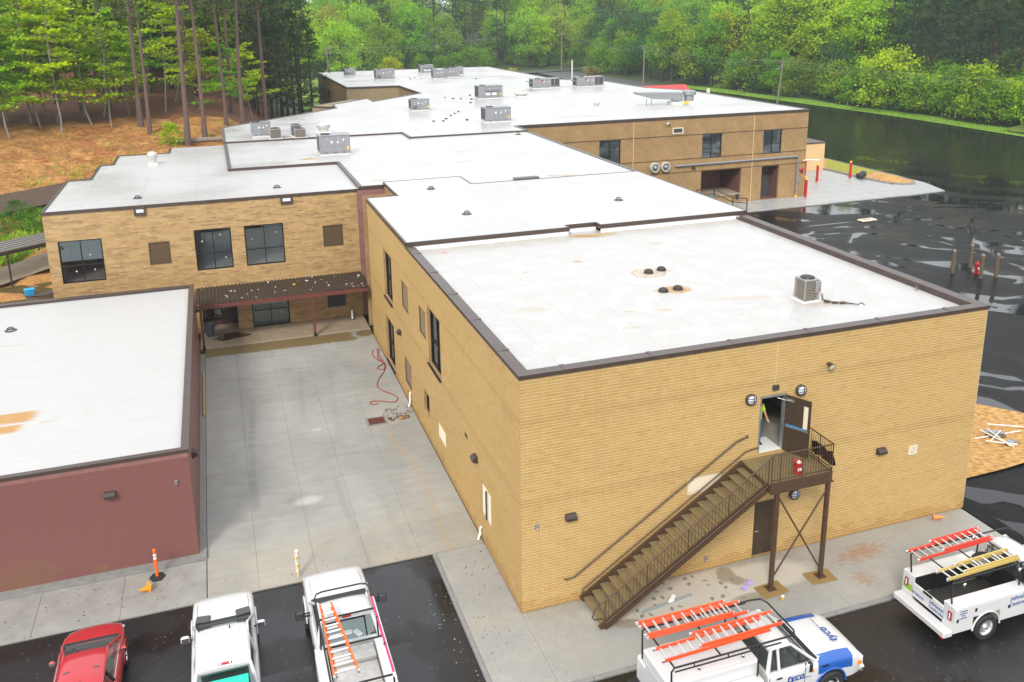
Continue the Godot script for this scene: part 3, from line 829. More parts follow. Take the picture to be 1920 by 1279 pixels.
func window(parent: Node, o: Vector3, u: Vector3, r: Rect2, depth: float, cols: Array, rows: Array, sill := false, stickers := false) -> Node3D:
	var nrm := u.cross(Vector3.UP)
	var w := node("window", parent)
	var P := func(x: float, y: float, d: float) -> Vector3: return o + u * x + Vector3.UP * y - nrm * d
	var bar := func(b: MB, a: Vector3, e: Vector3, wd: float, dp: float) -> void:
		var c := (a + e) / 2; var l := e - a
		var s := Vector3(absf(l.dot(u)), absf(l.y), 0)
		b.box(c, Vector3(maxf(s.x, wd), maxf(s.y, wd), dp), Basis(u, Vector3.UP, nrm))
	var f := mb()
	var x0: float = r.position.x + 0.004; var x1: float = r.end.x - 0.004; var y0: float = r.position.y + 0.004; var y1: float = r.end.y - 0.004
	var t := 0.06
	var d := depth - 0.05
	bar.call(f, P.call(x0, y0 + t / 2, d), P.call(x1, y0 + t / 2, d), t, 0.1)
	bar.call(f, P.call(x0, y1 - t / 2, d), P.call(x1, y1 - t / 2, d), t, 0.1)
	bar.call(f, P.call(x0 + t / 2, y0 + t, d), P.call(x0 + t / 2, y1 - t, d), t, 0.1)
	bar.call(f, P.call(x1 - t / 2, y0 + t, d), P.call(x1 - t / 2, y1 - t, d), t, 0.1)
	var xs := [x0 + t]; var ys := [y0 + t]
	for c in cols:
		var x: float = lerpf(x0, x1, c)
		bar.call(f, P.call(x, y0 + t, d), P.call(x, y1 - t, d), 0.05, 0.09)
		xs.append(x)
	for q in rows:
		var y: float = lerpf(y0, y1, q)
		var xx := xs.duplicate(); xx.append(x1 - t)
		for k in xx.size() - 1:
			bar.call(f, P.call(xx[k] + 0.026, y, d), P.call(xx[k + 1] - 0.026, y, d), 0.05, 0.085)
		ys.append(y)
	xs.append(x1 - t); ys.append(y1 - t)
	put(f, "frame", M.frame, w)
	for i in xs.size() - 1:
		for k in ys.size() - 1:
			var g := mb()
			g.box(P.call((xs[i] + xs[i + 1]) / 2, (ys[k] + ys[k + 1]) / 2, d + 0.01), Vector3(xs[i + 1] - xs[i] - 0.03, ys[k + 1] - ys[k] - 0.03, 0.006), Basis(u, Vector3.UP, nrm))
			put(g, "pane", M.window, w)
	if sill:
		var sl := mb()
		sl.box(P.call((x0 + x1) / 2, y0 - 0.03, depth * 0.5 - 0.08), Vector3(x1 - x0 - 0.02, 0.05, depth + 0.02), Basis(u, Vector3.UP, nrm))
		put(sl, "sill", M.frame, w)
	put(recess(mb(), o - nrm * depth, u, r, 4.0), "interior", M.room, w)
	if stickers:
		for i in xs.size() - 1:
			for k in ys.size() - 1:
				if rng.randf() < 0.45: continue
				var sx: float = lerpf(xs[i], xs[i + 1], rng.randf_range(0.3, 0.7)); var sy: float = lerpf(ys[k], ys[k + 1], rng.randf_range(0.3, 0.85))
				put(mb().box(P.call(sx, sy, d + 0.004), Vector3(rng.randf_range(0.05, 0.09), rng.randf_range(0.06, 0.09), 0.004), Basis(u, Vector3.UP, nrm) * Basis(Vector3.BACK, rng.randf_range(-0.4, 0.4))), "sticker", M.cream, w)
	return w

func recess(b: MB, o: Vector3, u: Vector3, r: Rect2, depth: float) -> MB:
	var nrm := u.cross(Vector3.UP)
	var P := func(x: float, y: float, d := 0.0) -> Vector3: return o + u * x + Vector3.UP * y - nrm * d
	var a := r.position; var e := r.end
	b.quad(P.call(a.x, a.y), P.call(a.x, e.y), P.call(a.x, e.y, depth), P.call(a.x, a.y, depth))
	b.quad(P.call(e.x, e.y), P.call(e.x, a.y), P.call(e.x, a.y, depth), P.call(e.x, e.y, depth))
	b.quad(P.call(a.x, e.y), P.call(e.x, e.y), P.call(e.x, e.y, depth), P.call(a.x, e.y, depth))
	b.quad(P.call(e.x, a.y), P.call(a.x, a.y), P.call(a.x, a.y, depth), P.call(e.x, a.y, depth))
	b.quad(P.call(a.x, a.y, depth), P.call(e.x, a.y, depth), P.call(e.x, e.y, depth), P.call(a.x, e.y, depth))
	return b

func plate(parent: Node, called: String, o: Vector3, u: Vector3, r: Rect2, m: Material, d := 0.07, louvers := 0, lm: Material = null) -> Node3D:   # framed panel set into a wall
	var nrm := u.cross(Vector3.UP)
	var bs := Basis(u, Vector3.UP, nrm)
	var n := node(called, parent)
	var c := r.get_center()
	var b := mb()
	b.box(o + u * c.x + Vector3.UP * c.y - nrm * (d + 0.02), Vector3(r.size.x - 0.01, r.size.y - 0.01, 0.04), bs)
	put(b, "backing", m, n)
	var f := mb()
	for s in [-1, 1]:
		f.box(o + u * (c.x + s * (r.size.x / 2 - 0.03)) + Vector3.UP * c.y - nrm * (d - 0.02), Vector3(0.05, r.size.y - 0.012, 0.04), bs)
		f.box(o + u * c.x + Vector3.UP * (c.y + s * (r.size.y / 2 - 0.031)) - nrm * (d - 0.021), Vector3(r.size.x - 0.12, 0.05, 0.04), bs)
	put(f, "frame", lm if lm else m, n)
	for k in louvers:
		var sl := mb()
		var y := c.y - r.size.y / 2 + 0.08 + (r.size.y - 0.16) * (k + 0.5) / louvers
		sl.box(o + u * c.x + Vector3.UP * y - nrm * (d - 0.01), Vector3(r.size.x - 0.13, 0.012, 0.05), bs * Basis(Vector3.RIGHT, 0.7))
		put(sl, "slat", lm if lm else m, n)
	return n

func offset_loop(p: PackedVector2Array, d: float) -> PackedVector2Array:
	var out := PackedVector2Array()
	var n := p.size()
	for k in n:
		var a := (p[k] - p[(k + n - 1) % n]).normalized()
		var b := (p[(k + 1) % n] - p[k]).normalized()
		var na := Vector2(-a.y, a.x); var nb := Vector2(-b.y, b.x)
		out.append(p[k] + (na + nb) / (1.0 + na.dot(nb)) * d)
	return out

func orient(p: PackedVector2Array) -> PackedVector2Array:   # so that offset_loop(+) grows and edges have their outside to the right of +x at max z
	var ar := 0.0
	for k in p.size():
		var a := p[k]; var b := p[(k + 1) % p.size()]
		ar += a.x * b.y - b.x * a.y
	if ar > 0:
		p = p.duplicate(); p.reverse()
	return p

func coping(parent: Node, p: PackedVector2Array, out: float, inn: float, y0: float, y1: float, m: Material, dark: Material = null, skip: Array = []) -> void:
	p = orient(p)
	var a := offset_loop(p, out)
	var b := offset_loop(p, -inn)
	var n := p.size()
	for k in n:
		if skip.has(k): continue
		var k2 := (k + 1) % n
		var bld := mb()
		var V := func(q: Vector2, y: float) -> Vector3: return Vector3(q.x, y, q.y)
		bld.quad(V.call(a[k], y1), V.call(a[k2], y1), V.call(b[k2], y1 - 0.015), V.call(b[k], y1 - 0.015))
		bld.quad(V.call(b[k2], y0), V.call(b[k], y0), V.call(b[k], y1 - 0.015), V.call(b[k2], y1 - 0.015))
		bld.quad(V.call(a[k2], y0), V.call(a[k], y0), V.call(b[k], y0), V.call(b[k2], y0))
		if dark == null:
			bld.quad(V.call(a[k], y0), V.call(a[k2], y0), V.call(a[k2], y1), V.call(a[k], y1))
		put(bld, "coping", m, parent)
		if dark:
			var fc := mb()
			fc.quad(V.call(a[k], y0), V.call(a[k2], y0), V.call(a[k2], y1), V.call(a[k], y1))
			put(fc, "fascia", dark, parent)

func plain_walls(parent: Node, p: PackedVector2Array, y0: float, y1: float, m: Material, only: Array = []) -> void:
	p = orient(p)
	for k in p.size():
		var b := mb()
		if only.size() and not only.has(k): continue
		var a := p[k]; var e := p[(k + 1) % p.size()]
		b.quad(Vector3(a.x, y0, a.y), Vector3(e.x, y0, e.y), Vector3(e.x, y1, e.y), Vector3(a.x, y1, a.y))
		put(b, "wall", m, parent)

func roof(parent: Node, p: PackedVector2Array, y: float, m: Material, uvo := Vector2.ZERO, uvs := Vector2(40, 40), called := "roof") -> MeshInstance3D:
	var b := mb(); b.uvo = uvo; b.uvs = uvs
	b.top(p, y)
	return put(b, called, m, parent)

func rect(x0: float, z0: float, x1: float, z1: float) -> PackedVector2Array:
	return PackedVector2Array([Vector2(x0, z1), Vector2(x1, z1), Vector2(x1, z0), Vector2(x0, z0)])

# ---------------------------------------------------------------- buildings
func roof_materials() -> void:
	var a := noise(51, 0.12, 3); var b := noise(52, 0.9, 3); var c3 := noise(53, 4.0, 2)
	var blots := [[-1.5, -41.7, 0.9, 0.5, 0.9], [-3.5, -40.6, 1.0, 0.25, 0.6], [1.8, -31.5, 0.9, 0.6, 0.45], [27.2, -56.6, 1.6, 0.6, 0.35], [24.7, -56.8, 1.4, 0.5, 0.3], [43.9, -58.8, 2.0, 0.5, 0.3], [34.5, -110.4, 3.0, 1.2, 0.6], [36.8, -108.0, 2.4, 1.0, 0.5], [9.9, -40.6, 1.0, 0.4, 0.25], [8.6, -36.2, 1.3, 0.6, 0.35], [20.8, -117.8, 2.5, 1.0, 0.5], [31.2, -85.4, 1.6, 1.4, 0.5], [12.4, -28.9, 0.6, 0.3, 0.5], [13.3, -28.5, 0.8, 0.35, 0.5], [14.7, -28.4, 0.4, 0.2, 0.5], [12.5, -111.4, 1.6, 1.6, 0.6], [20.5, -66.5, 1.4, 0.5, 0.25], [35.9, -59.2, 1.2, 0.4, 0.5], [6.9, -23.3, 0.45, 0.22, 0.6], [6.8, -21.7, 0.4, 0.18, 0.5], [10.2, -23.6, 0.5, 0.2, 0.45], [4.4, -18.9, 0.25, 0.1, 0.4], [-2.3, -53.6, 2.6, 0.4, 0.4], [-5.9, -60.0, 0.9, 0.5, 0.5]]
	M.roof = mat(Color.WHITE, 1.0, 0.0, 0.5)
	M.roof.albedo_texture = paint(900, 1300, func(u: float, v: float) -> Color:
		var x := -20.0 + u * 72.0; var z := -135.0 + v * 108.0
		var k := 0.44 + 0.02 * a.get_noise_2d(x, z) + 0.02 * b.get_noise_2d(x, z)
		var c := Color(k, k * 0.992, k * 0.972)
		var gr := sstep(0.28, 0.6, a.get_noise_2d(x * 0.8 + 70, z * 1.6)) * 0.10
		c = c.lerp(Color(0.33, 0.31, 0.28), gr)
		for s in blots:
			if absf(x - s[0]) > s[2] or absf(z - s[1]) > s[3]: continue
			var q := spot(Vector2(x, z), Vector2(s[0], s[1]), Vector2(s[2], s[3]))
			c = c.lerp(Color(0.36, 0.20, 0.06) if s[4] > 0.7 else Color(0.33, 0.25, 0.16), minf(1.0, s[4] * 1.7) * sstep(0.05, 0.6, q + 0.35 * b.get_noise_2d(x * 3, z * 6)))
		var seam := fposmod(x, 3.05)
		if seam < 0.09: c *= 0.93
		c.a = 1
		return c)
	M.roof.roughness_texture = paint_grey(512, 768, func(u: float, v: float) -> float:
		var x := -20.0 + u * 72.0; var z := -135.0 + v * 108.0
		return lerpf(0.50, 0.26, sstep(-0.35, 0.45, a.get_noise_2d(x * 0.7, z * 0.9) + 0.18 * sstep(-40.0, -60.0, z) - 0.15 * sstep(-36.0, -28.0, z))))
	M.roof_main = mat(Color.WHITE, 0.5)
	var marks := [[6.57, -11.12, 0.32, 0.12, 0.6], [3.93, -10.45, 0.1, 0.08, 0.6], [7.02, -4.23, 0.45, 0.18, 0.35], [5.78, -4.52, 0.3, 0.12, 0.35], [10.4, -4.4, 1.6, 0.25, 0.16], [8.66, -6.19, 0.55, 0.5, 0.75], [8.1, -6.2, 0.6, 0.4, 0.35], [8.64, -8.5, 0.7, 0.5, 0.35], [9.4, -8.6, 0.45, 0.3, 0.2], [8.7, -15.0, 1.1, 0.35, 0.55], [9.6, -15.0, 0.9, 0.4, 0.5], [12.6, -2.9, 1.1, 0.5, 0.18], [5.1, -3.0, 0.7, 0.12, 0.25], [11.2, -12.6, 0.5, 0.35, 0.2], [2.6, -6.0, 0.8, 0.4, 0.14]]
	M.roof_main.albedo_texture = paint(900, 800, func(u: float, v: float) -> Color:
		var x := u * 17.6; var z := -15.5 + v * 15.5
		var k := 0.44 + 0.012 * b.get_noise_2d(x * 0.6, z * 0.6) + 0.02 * c3.get_noise_2d(x, z)
		var c := Color(k, k * 0.99, k * 0.965)
		c = c.lerp(Color(0.36, 0.32, 0.24), sstep(-14.0, -15.4, z + 0.5 * b.get_noise_2d(x, z)) * 0.45)
		c = c.lerp(Color(0.42, 0.36, 0.27), sstep(0.15, 0.5, b.get_noise_2d(x * 0.5 + 20, z * 1.2)) * 0.10)
		c = c.lerp(Color(0.42, 0.36, 0.28), sstep(0.25, 0.55, c3.get_noise_2d((x - z * 0.55) * 0.22, (z + x * 0.55) * 0.75)) * 0.16)
		for s in marks:
			var q := spot(Vector2(x, z), Vector2(s[0], s[1]), Vector2(s[2], s[3]), 0.25)
			if q > 0:
				c = c.lerp(Color(0.36, 0.19, 0.05) if s[4] > 0.5 else Color(0.40, 0.29, 0.16), minf(1.0, s[4] * 1.8) * sstep(0.05, 0.5, q + 0.3 * c3.get_noise_2d(x * 1.5, z * 2.5)))
		for s in [[8.66, -6.19, 0.42], [8.64, -8.5, 0.55]]:   # tide marks of the ponds
			var d := Vector2((x - s[0]) * 0.8, z - s[1]).length() + 0.1 * b.get_noise_2d(x * 2, z * 2)
			c = c.lerp(Color(0.40, 0.23, 0.07), 0.9 * exp(-pow((d - s[2]) / 0.05, 2.0)))
		if fposmod(x + 0.3, 1.85) < 0.045: c *= 0.92
		if fposmod(z + 0.2 + 0.9 * fposmod(floorf((x + 0.3) / 1.85), 2.0), 6.1) < 0.045: c *= 0.945
		c.a = 1
		return c)
	M.roof_main.roughness_texture = paint_grey(256, 256, func(u: float, v: float) -> float:
		return lerpf(0.55, 0.3, sstep(-0.1, 0.4, b.get_noise_2d(u * 12.0, v * 12.0))))
	M.roof_main.roughness = 1.0
	M.roof_low = mat(Color.WHITE, 0.45)
	M.roof_low.albedo_texture = paint(800, 900, func(u: float, v: float) -> Color:
		var x := -40.0 + u * 30.5; var z := -26.1 + v * 19.6
		var k := 0.445 + 0.01 * b.get_noise_2d(x * 0.4, z) + 0.015 * c3.get_noise_2d(x * 0.3, z)
		var c := Color(k, k * 0.99, k * 0.97)
		if fposmod(z + 0.4, 1.9) < 0.05: c *= 0.93
		c = c.lerp(Color(0.36, 0.32, 0.26), sstep(0.35, 0.6, c3.get_noise_2d(x * 0.10, z * 0.8)) * 0.12)
		# rust washed along the seams, with the sharp upper edge of each lap
		for s in [[-17.4, -14.85, -12.1, -11.0, 1.3], [-17.8, -15.1, -11.0, -10.2, 1.25], [-14.75, -13.9, -10.98, -10.68, 0.7], [-16.4, -15.3, -12.45, -12.2, 0.4], [-13.25, -13.05, -11.5, -10.9, 0.55], [-14.6, -13.9, -14.2, -14.05, 0.6], [-14.6, -13.4, -13.8, -13.6, 0.25], [-18.6, -17.5, -20.0, -19.6, 0.35]]:
			var xx: float = x + 0.10 * (z + 11.0)
			if xx > s[0] and xx < s[1] and z > s[2] and z < s[3]:
				var e: float = sstep(s[2], s[2] + 0.1, z) * sstep(s[1], s[1] - 0.5, xx + 0.25 * b.get_noise_2d(z * 8.0, 2.0)) * sstep(s[3], s[3] - 0.35, z)
				e *= 0.65 + 0.5 * c3.get_noise_2d(xx * 0.15, z * 2.2)
				c = c.lerp(Color(0.40, 0.20, 0.035), clampf(e * s[4] * 1.5, 0, 0.95))
		c.a = 1
		return c)

func tan_brick(x: float, y: float, f: FastNoiseLite) -> Color:
	var k := 0.94 + 0.05 * f.get_noise_2d(x * 0.3, y * 0.9) + rng.randf_range(-0.03, 0.03)
	var w := rng.randf()
	var c := Color(0.54, 0.35, 0.125)
	if w < 0.22: c = Color(0.56, 0.365, 0.127)
	elif w < 0.30: c = Color(0.515, 0.317, 0.098)
	elif w < 0.34: c = Color(0.53, 0.352, 0.137)
	# rust-coloured splash stain on the lowest courses and a duller band of another firing high up
	if y < 0.1 + 0.35 * (0.5 + f.get_noise_2d(x * 2.0, 9.0)): c = c.lerp(Color(0.42, 0.22, 0.045), 0.6)
	elif absf(y - 6.45) < 0.12 or absf(y - 3.75) < 0.12: c = c.lerp(Color(0.44, 0.27, 0.085), 0.45)
	return Color(c.r * k, c.g * k, c.b * k)

func wing_brick(x: float, y: float, f: FastNoiseLite) -> Color:
	var k := rng.randf_range(0.82, 1.0)
	var p := f.get_noise_2d(x * 1.0 + 30.0, y * 8.0) * 0.8 + rng.randf_range(-0.30, 0.30)
	var c := Color(0.50, 0.32, 0.13)
	if p > 0.36: c = Color(0.36, 0.215, 0.10)
	elif p > 0.18: c = Color(0.43, 0.27, 0.115)
	elif p < -0.25: c = Color(0.55, 0.37, 0.17)
	return Color(c.r * k, c.g * k, c.b * k)

func purple_block(x: float, y: float, f: FastNoiseLite) -> Color:
	var k := rng.randf_range(0.97, 1.03)
	var c := Color(0.205, 0.083, 0.076)
	# green-brown algae that clings to the lower courses in patches
	var g := sstep(0.0, 0.5, f.get_noise_2d(x * 0.5 + 11.0, y * 0.5) + 0.25) * sstep(1.7, 0.5, y + 1.2 * f.get_noise_2d(x * 0.9, 5.0))
	c = c.lerp(Color(0.20, 0.125, 0.045), clampf(g * 0.5, 0, 0.4))
	return Color(c.r * k, c.g * k, c.b * k)

func wall_pack(at: Vector3, turn: float, label: String) -> void:   # wedge-shaped wall light
	var t := thing("wall_light", label, "wall light", at, turn, "wedge wall lights")
	var w := 0.17
	var b := mb()
	var pr := [Vector2(0, 0.12), Vector2(0.10, 0.12), Vector2(0.20, 0.03), Vector2(0.20, -0.06), Vector2(0, -0.13)]
	var ra := []; var rb := []
	for q in pr:
		ra.append(Vector3(-w, q.y, q.x)); rb.append(Vector3(w, q.y, q.x))
	for k in 5:
		var k2 := (k + 1) % 5
		if k == 3: continue
		b.quad(ra[k2], rb[k2], rb[k], ra[k])
	b.poly([ra[0], ra[4], ra[3], ra[2], ra[1]])
	b.poly([rb[0], rb[1], rb[2], rb[3], rb[4]])
	put(b, "housing", M.bronze, t)
	put(lens_quad(ra, rb), "lens", M.lens, t)

func lens_quad(ra: Array, rb: Array) -> MB:
	var b := mb()
	b.quad(ra[4], rb[4], rb[3], ra[3])
	return b

func bulkhead(at: Vector3, label: String) -> void:   # round caged light on the front wall
	var t := thing("bulkhead_light", label, "wall light", at, 0, "round caged wall lights")
	var xf := Transform3D(Basis(Vector3.RIGHT, PI / 2), Vector3.ZERO)
	put(mb().lathe([Vector2(0.19, 0), Vector2(0.20, 0.03), Vector2(0.20, 0.09), Vector2(0.17, 0.12), Vector2(0.15, 0.12)], 20, xf).smooth(35), "housing", M.bronze, t)
	put(mb().lathe([Vector2(0.16, 0.10), Vector2(0.15, 0.13), Vector2(0.10, 0.165), Vector2(0.0, 0.18)], 20, xf).smooth(60), "lens", M.lens, t)
	var g := mb()
	for k in 3:
		var y := -0.08 + 0.08 * k
		var hw := sqrt(0.165 * 0.165 - y * y)
		var pts := []
		for i in 9:
			var x := lerpf(-hw, hw, i / 8.0)
			pts.append(Vector3(x, y, 0.118 + 0.08 * sqrt(maxf(0.0, 1.0 - (x * x + y * y) / 0.0289))))
		g.tube(pts, 0.012, 6)
	var vp := []
	for i in 9:
		var y := lerpf(-0.165, 0.165, i / 8.0)
		vp.append(Vector3(0.03, y, 0.125 + 0.08 * sqrt(maxf(0.0, 1.0 - (y * y + 0.001) / 0.0289))))
	g.tube(vp, 0.014, 6)
	put(g, "guard", M.bronze, t)

func build_main() -> void:
	var t := thing("school_building", "tan brick two-storey block with the outside steel stair on its front", "building")
	var opt := {"mortar": M.mortar, "mat": M.brick, "color": tan_brick, "seed": 61}
	var X := Vector3.RIGHT; var Z := Vector3.BACK
	var d1 := Rect2(8.33, 3.96, 1.0, 2.08); var d2 := Rect2(8.36, 0.0, 1.0, 2.14); var lv := Rect2(5.73, 2.95, 1.28, 0.56)
	var ops := [d1, d2, lv]
	brick_wall(t, "wall", Vector3(0, 0, 0), X, 17.6, 7.925, ops, opt)
	var o := Vector3.ZERO
	put(recess(mb(), Vector3(0, 0, -0.17), X, Rect2(7.0, 3.96, 4.2, 2.8), 7.0), "hallway", M.dark, t)
	plate(t, "louver", o, X, ops[2], M.cream, 0.06, 9, M.cream)
	var dr := node("door", t)
	put(mb().box(Vector3(8.86, 1.06, -0.13), Vector3(0.93, 2.08, 0.05)), "leaf", M.door, dr)
	put(mb().bb(Vector3(8.362, 0, -0.15), Vector3(8.40, 2.13, -0.03)).bb(Vector3(9.32, 0, -0.15), Vector3(9.358, 2.13, -0.03)).bb(Vector3(8.401, 2.09, -0.15), Vector3(9.319, 2.13, -0.03)), "frame", M.stair, dr)
	put(mb().tube([Vector3(8.48, 0.98, -0.10), Vector3(8.48, 0.98, -0.03), Vector3(8.60, 0.98, -0.03)], 0.012, 6), "handle", M.chrome, dr)
	put(mb().tube([Vector3(9.3, 1.2, -0.09), Vector3(9.3, 1.35, -0.09)], 0.02, 6), "hinge", M.steel, dr)
	put(mb().bb(Vector3(8.84, 6.45, 0.0), Vector3(8.87, 7.88, 0.009)), "movement_joint", M.far_joint, t)
	# upper frame and its open leaf
	var ud := node("door", t)
	put(mb().bb(Vector3(8.34, 3.98, -0.15), Vector3(8.385, 6.02, 0.0)).bb(Vector3(9.275, 3.98, -0.15), Vector3(9.32, 6.02, 0.0)).bb(Vector3(8.386, 5.94, -0.149), Vector3(9.274, 6.02, 0.02)), "frame", M.galv, ud)
	var lf := node("open_leaf", ud, Vector3(9.29, 3.98, 0.04))
	lf.rotation.y = deg_to_rad(-62.0)
	var lb := mb()
	for r in grid_cut(0.88, 1.98, [Rect2(0.64, 0.95, 0.16, 0.82)]):
		lb.bb(Vector3(r.position.x, r.position.y, -0.022), Vector3(r.end.x, r.end.y, 0.022))
	put(lb, "leaf", M.door, lf)
	put(mb().bb(Vector3(0.642, 0.952, -0.008), Vector3(0.798, 1.768, 0.008)), "pane", M.cream, lf)
	put(mb().bb(Vector3(0.05, 0.88, 0.024), Vector3(0.84, 0.94, 0.06)), "push_bar", M.steel, lf)
	put(mb().bb(Vector3(0.07, 0.944, 0.03), Vector3(0.80, 0.975, 0.063)), "blue_film", M.tape, lf)
	put(mb().bb(Vector3(0.05, 1.80, 0.024), Vector3(0.32, 1.90, 0.075)), "closer", M.steel, lf)
	put(mb().tube([Vector3(8.95, 5.90, 0.03), Vector3(9.15, 5.86, 0.22), Vector3(9.42, 5.82, 0.28)], 0.012, 6), "closer_arm", M.steel, ud)
	put(mb().bb(Vector3(8.4, 3.965, -0.9), Vector3(9.27, 3.985, -0.02)), "threshold", M.white, ud)
	# side wall towards the yard, running on along the middle block
	var so := Vector3(0, 0, -25.9)
	var R := func(z0: float, z1: float, y0: float, y1: float) -> Rect2: return Rect2(z0 + 25.9, y0, z1 - z0, y1 - y0)
	var sops := [R.call(-21.5, -19.4, 3.9, 6.45), R.call(-11.75, -9.6, 3.9, 6.35), R.call(-21.7, -19.5, 0.2, 2.7), R.call(-17.0, -15.6, 4.63, 5.95), R.call(-13.35, -12.15, 4.63, 5.88), R.call(-17.0, -15.55, 0.85, 2.15), R.call(-13.0, -11.95, 1.1, 2.1), R.call(-10.5, -9.2, 1.05, 1.7), R.call(-6.3, -5.9, 3.0, 3.3), R.call(-4.2, -3.1, 1.07, 2.3)]
	brick_wall(t, "wall", so, Z, 25.9, 7.925, sops, {"mortar": M.mortar, "mat": M.brick, "color": tan_brick, "seed": 62, "depth": 0.22})
	for k in 3: window(t, so, Z, sops[k], 0.22, [0.5], [0.42], true)
	for k in [3, 4, 5]: plate(t, "wall_panel", so, Z, sops[k], M.panel_tan, 0.05, 0, M.panel)
	window(t, so, Z, sops[6], 0.22, [], [], false)
	plate(t, "louver", so, Z, sops[7], M.cream, 0.06, 4, M.cream)
	plate(t, "vent", so, Z, sops[8], M.unit_dark, 0.06)
	var lo := plate(t, "louver", so, Z, sops[9], M.cream, 0.06, 8, M.cream)
	put(mb().box(Vector3(-0.01, 1.68, -3.65), Vector3(0.05, 1.1, 0.05)), "mullion", M.unit_dark, lo)
	# the other sides and the roofs
	plain_walls(t, rect(0.02, -15.5, 17.6, -0.02), 0, 7.9, M.far_brick, [1])
	plain_walls(t, rect(0.02, -27.6, 17.8, -15.5), 0, 8.0, M.far_brick, [1, 2])
	put(mb().prism(rect(1.72, -29.68, 1.9, -25.9), 0.0, 8.02), "return_wall", M.far_brick, t)
	var p := rect(0, -15.5, 17.6, 0)
	roof(t, rect(0.1, -15.49, 17.5, -0.1), 7.78, M.roof_main, Vector2(0, -15.5), Vector2(17.6, 15.5))
	coping(t, p, 0.045, 0.36, 7.90, 8.03, M.coping, M.coping_dark, [2])
	for k in 6:
		put(mb().bb(Vector3(2.9 * (k + 0.5) - 0.07, 7.905, -0.37), Vector3(2.9 * (k + 0.5) + 0.07, 8.034, 0.049)), "joint_cover", M.coping, t)
	for k in 5:
		put(mb().bb(Vector3(-0.049, 7.905, -3.0 * (k + 0.7) - 0.07), Vector3(0.37, 8.034, -3.0 * (k + 0.7) + 0.07)), "joint_cover", M.coping, t)
	put(mb().bb(Vector3(0.355, 7.6, -15.45), Vector3(0.365, 7.9, -0.36)).bb(Vector3(17.235, 7.6, -15.45), Vector3(17.245, 7.9, -0.36)).bb(Vector3(0.37, 7.6, -0.365), Vector3(17.23, 7.9, -0.355)), "parapet_liner", M.coping, t)
	var md := PackedVector2Array([Vector2(0.0, -15.5), Vector2(7.95, -15.5), Vector2(7.95, -15.95), Vector2(9.6, -15.95), Vector2(9.6, -15.4), Vector2(17.8, -15.4), Vector2(17.8, -27.65), Vector2(6.65, -27.65), Vector2(6.65, -30.3), Vector2(1.8, -30.3), Vector2(1.8, -25.9), Vector2(0.0, -25.9)])
	roof(t, md, 8.17, M.roof, Vector2(-20, -135), Vector2(72, 108))
	coping(t, md, 0.05, 0.05, 7.98, 8.19, M.coping, M.coping_dark)
	var fl := mb()
	fl.quad(Vector3(0.1, 7.7, -15.485), Vector3(7.95, 7.7, -15.485), Vector3(7.95, 7.99, -15.485), Vector3(0.1, 7.99, -15.485))
	fl.quad(Vector3(9.6, 7.7, -15.385), Vector3(17.5, 7.7, -15.385), Vector3(17.5, 7.99, -15.385), Vector3(9.6, 7.99, -15.385))
	fl.quad(Vector3(7.95, 7.7, -15.93), Vector3(9.6, 7.7, -15.93), Vector3(9.6, 7.99, -15.93), Vector3(7.95, 7.99, -15.93))
	put(fl, "flashing", M.white, t)
	roof(t, rect(7.8, -15.95, 9.7, -15.45), 7.785, M.roof_main, Vector2(0, -15.5), Vector2(17.6, 15.5), "roof_pocket")
	# fittings on the front and side
	wall_pack(Vector3(1.61, 3.08, 0), 0, "dark wedge wall light near the front corner of the tan building")
	wall_pack(Vector3(13.43, 3.13, 0), 0, "dark wedge wall light beside the small white vent")
	wall_pack(Vector3(0, 2.93, -4.75), -PI / 2, "dark wedge wall light above the white louver on the yard side")
	wall_pack(Vector3(0, 3.09, -17.7), -PI / 2, "dark wedge wall light between the stacked yard windows")
	bulkhead(Vector3(7.93, 6.0, 0), "round caged light just before the open upper door")
	bulkhead(Vector3(9.85, 6.03, 0), "round caged light above the open door leaf")
	bulkhead(Vector3(9.9, 2.17, 0), "round caged light under the steel landing")
	var sq := thing("exit_light", "small dark square fixture above the open upper door", "wall light", Vector3(8.86, 6.28, 0))
	put(mb().bev(Vector3(0, 0, 0.05), Vector3(0.22, 0.17, 0.1), 0.015), "housing", M.bronze, sq)
	put(mb().box(Vector3(0, -0.03, 0.103), Vector3(0.15, 0.05, 0.01)), "lens", M.unit_dark, sq)
	var sp := thing("floodlight", "bronze flood light high on the front brick wall", "wall light", Vector3(10.88, 6.78, 0))
	put(mb().tube([Vector3(0, 0.02, 0), Vector3(0, 0.02, 0.10)], 0.05, 8), "bracket", M.bronze, sp)
	put(mb().lathe([Vector2(0.05, -0.12), Vector2(0.09, 0.0), Vector2(0.13, 0.10)], 12, Transform3D(Basis(Vector3.RIGHT, PI * 0.62), Vector3(0, 0.02, 0.16))).smooth(50), "housing", M.bronze, sp)
	put(mb().lathe([Vector2(0.12, 0.085), Vector2(0.0, 0.10)], 12, Transform3D(Basis(Vector3.RIGHT, PI * 0.62), Vector3(0, 0.02, 0.16))), "lens", M.cream, sp)
	var vt := thing("wall_vent", "small white framed vent on the front wall's far end", "vent", Vector3(14.87, 2.9, 0))
	put(mb().bb(Vector3(-0.19, -0.17, 0.01), Vector3(0.19, -0.11, 0.05)).bb(Vector3(-0.19, 0.11, 0.01), Vector3(0.19, 0.17, 0.05)).bb(Vector3(-0.19, -0.11, 0.01), Vector3(-0.12, 0.11, 0.049)).bb(Vector3(0.12, -0.11, 0.01), Vector3(0.19, 0.11, 0.049)), "frame", M.cream, vt)
	put(mb().bb(Vector3(-0.12, -0.11, 0.0), Vector3(0.12, 0.11, 0.02)), "backing", M.unit_dark, vt)
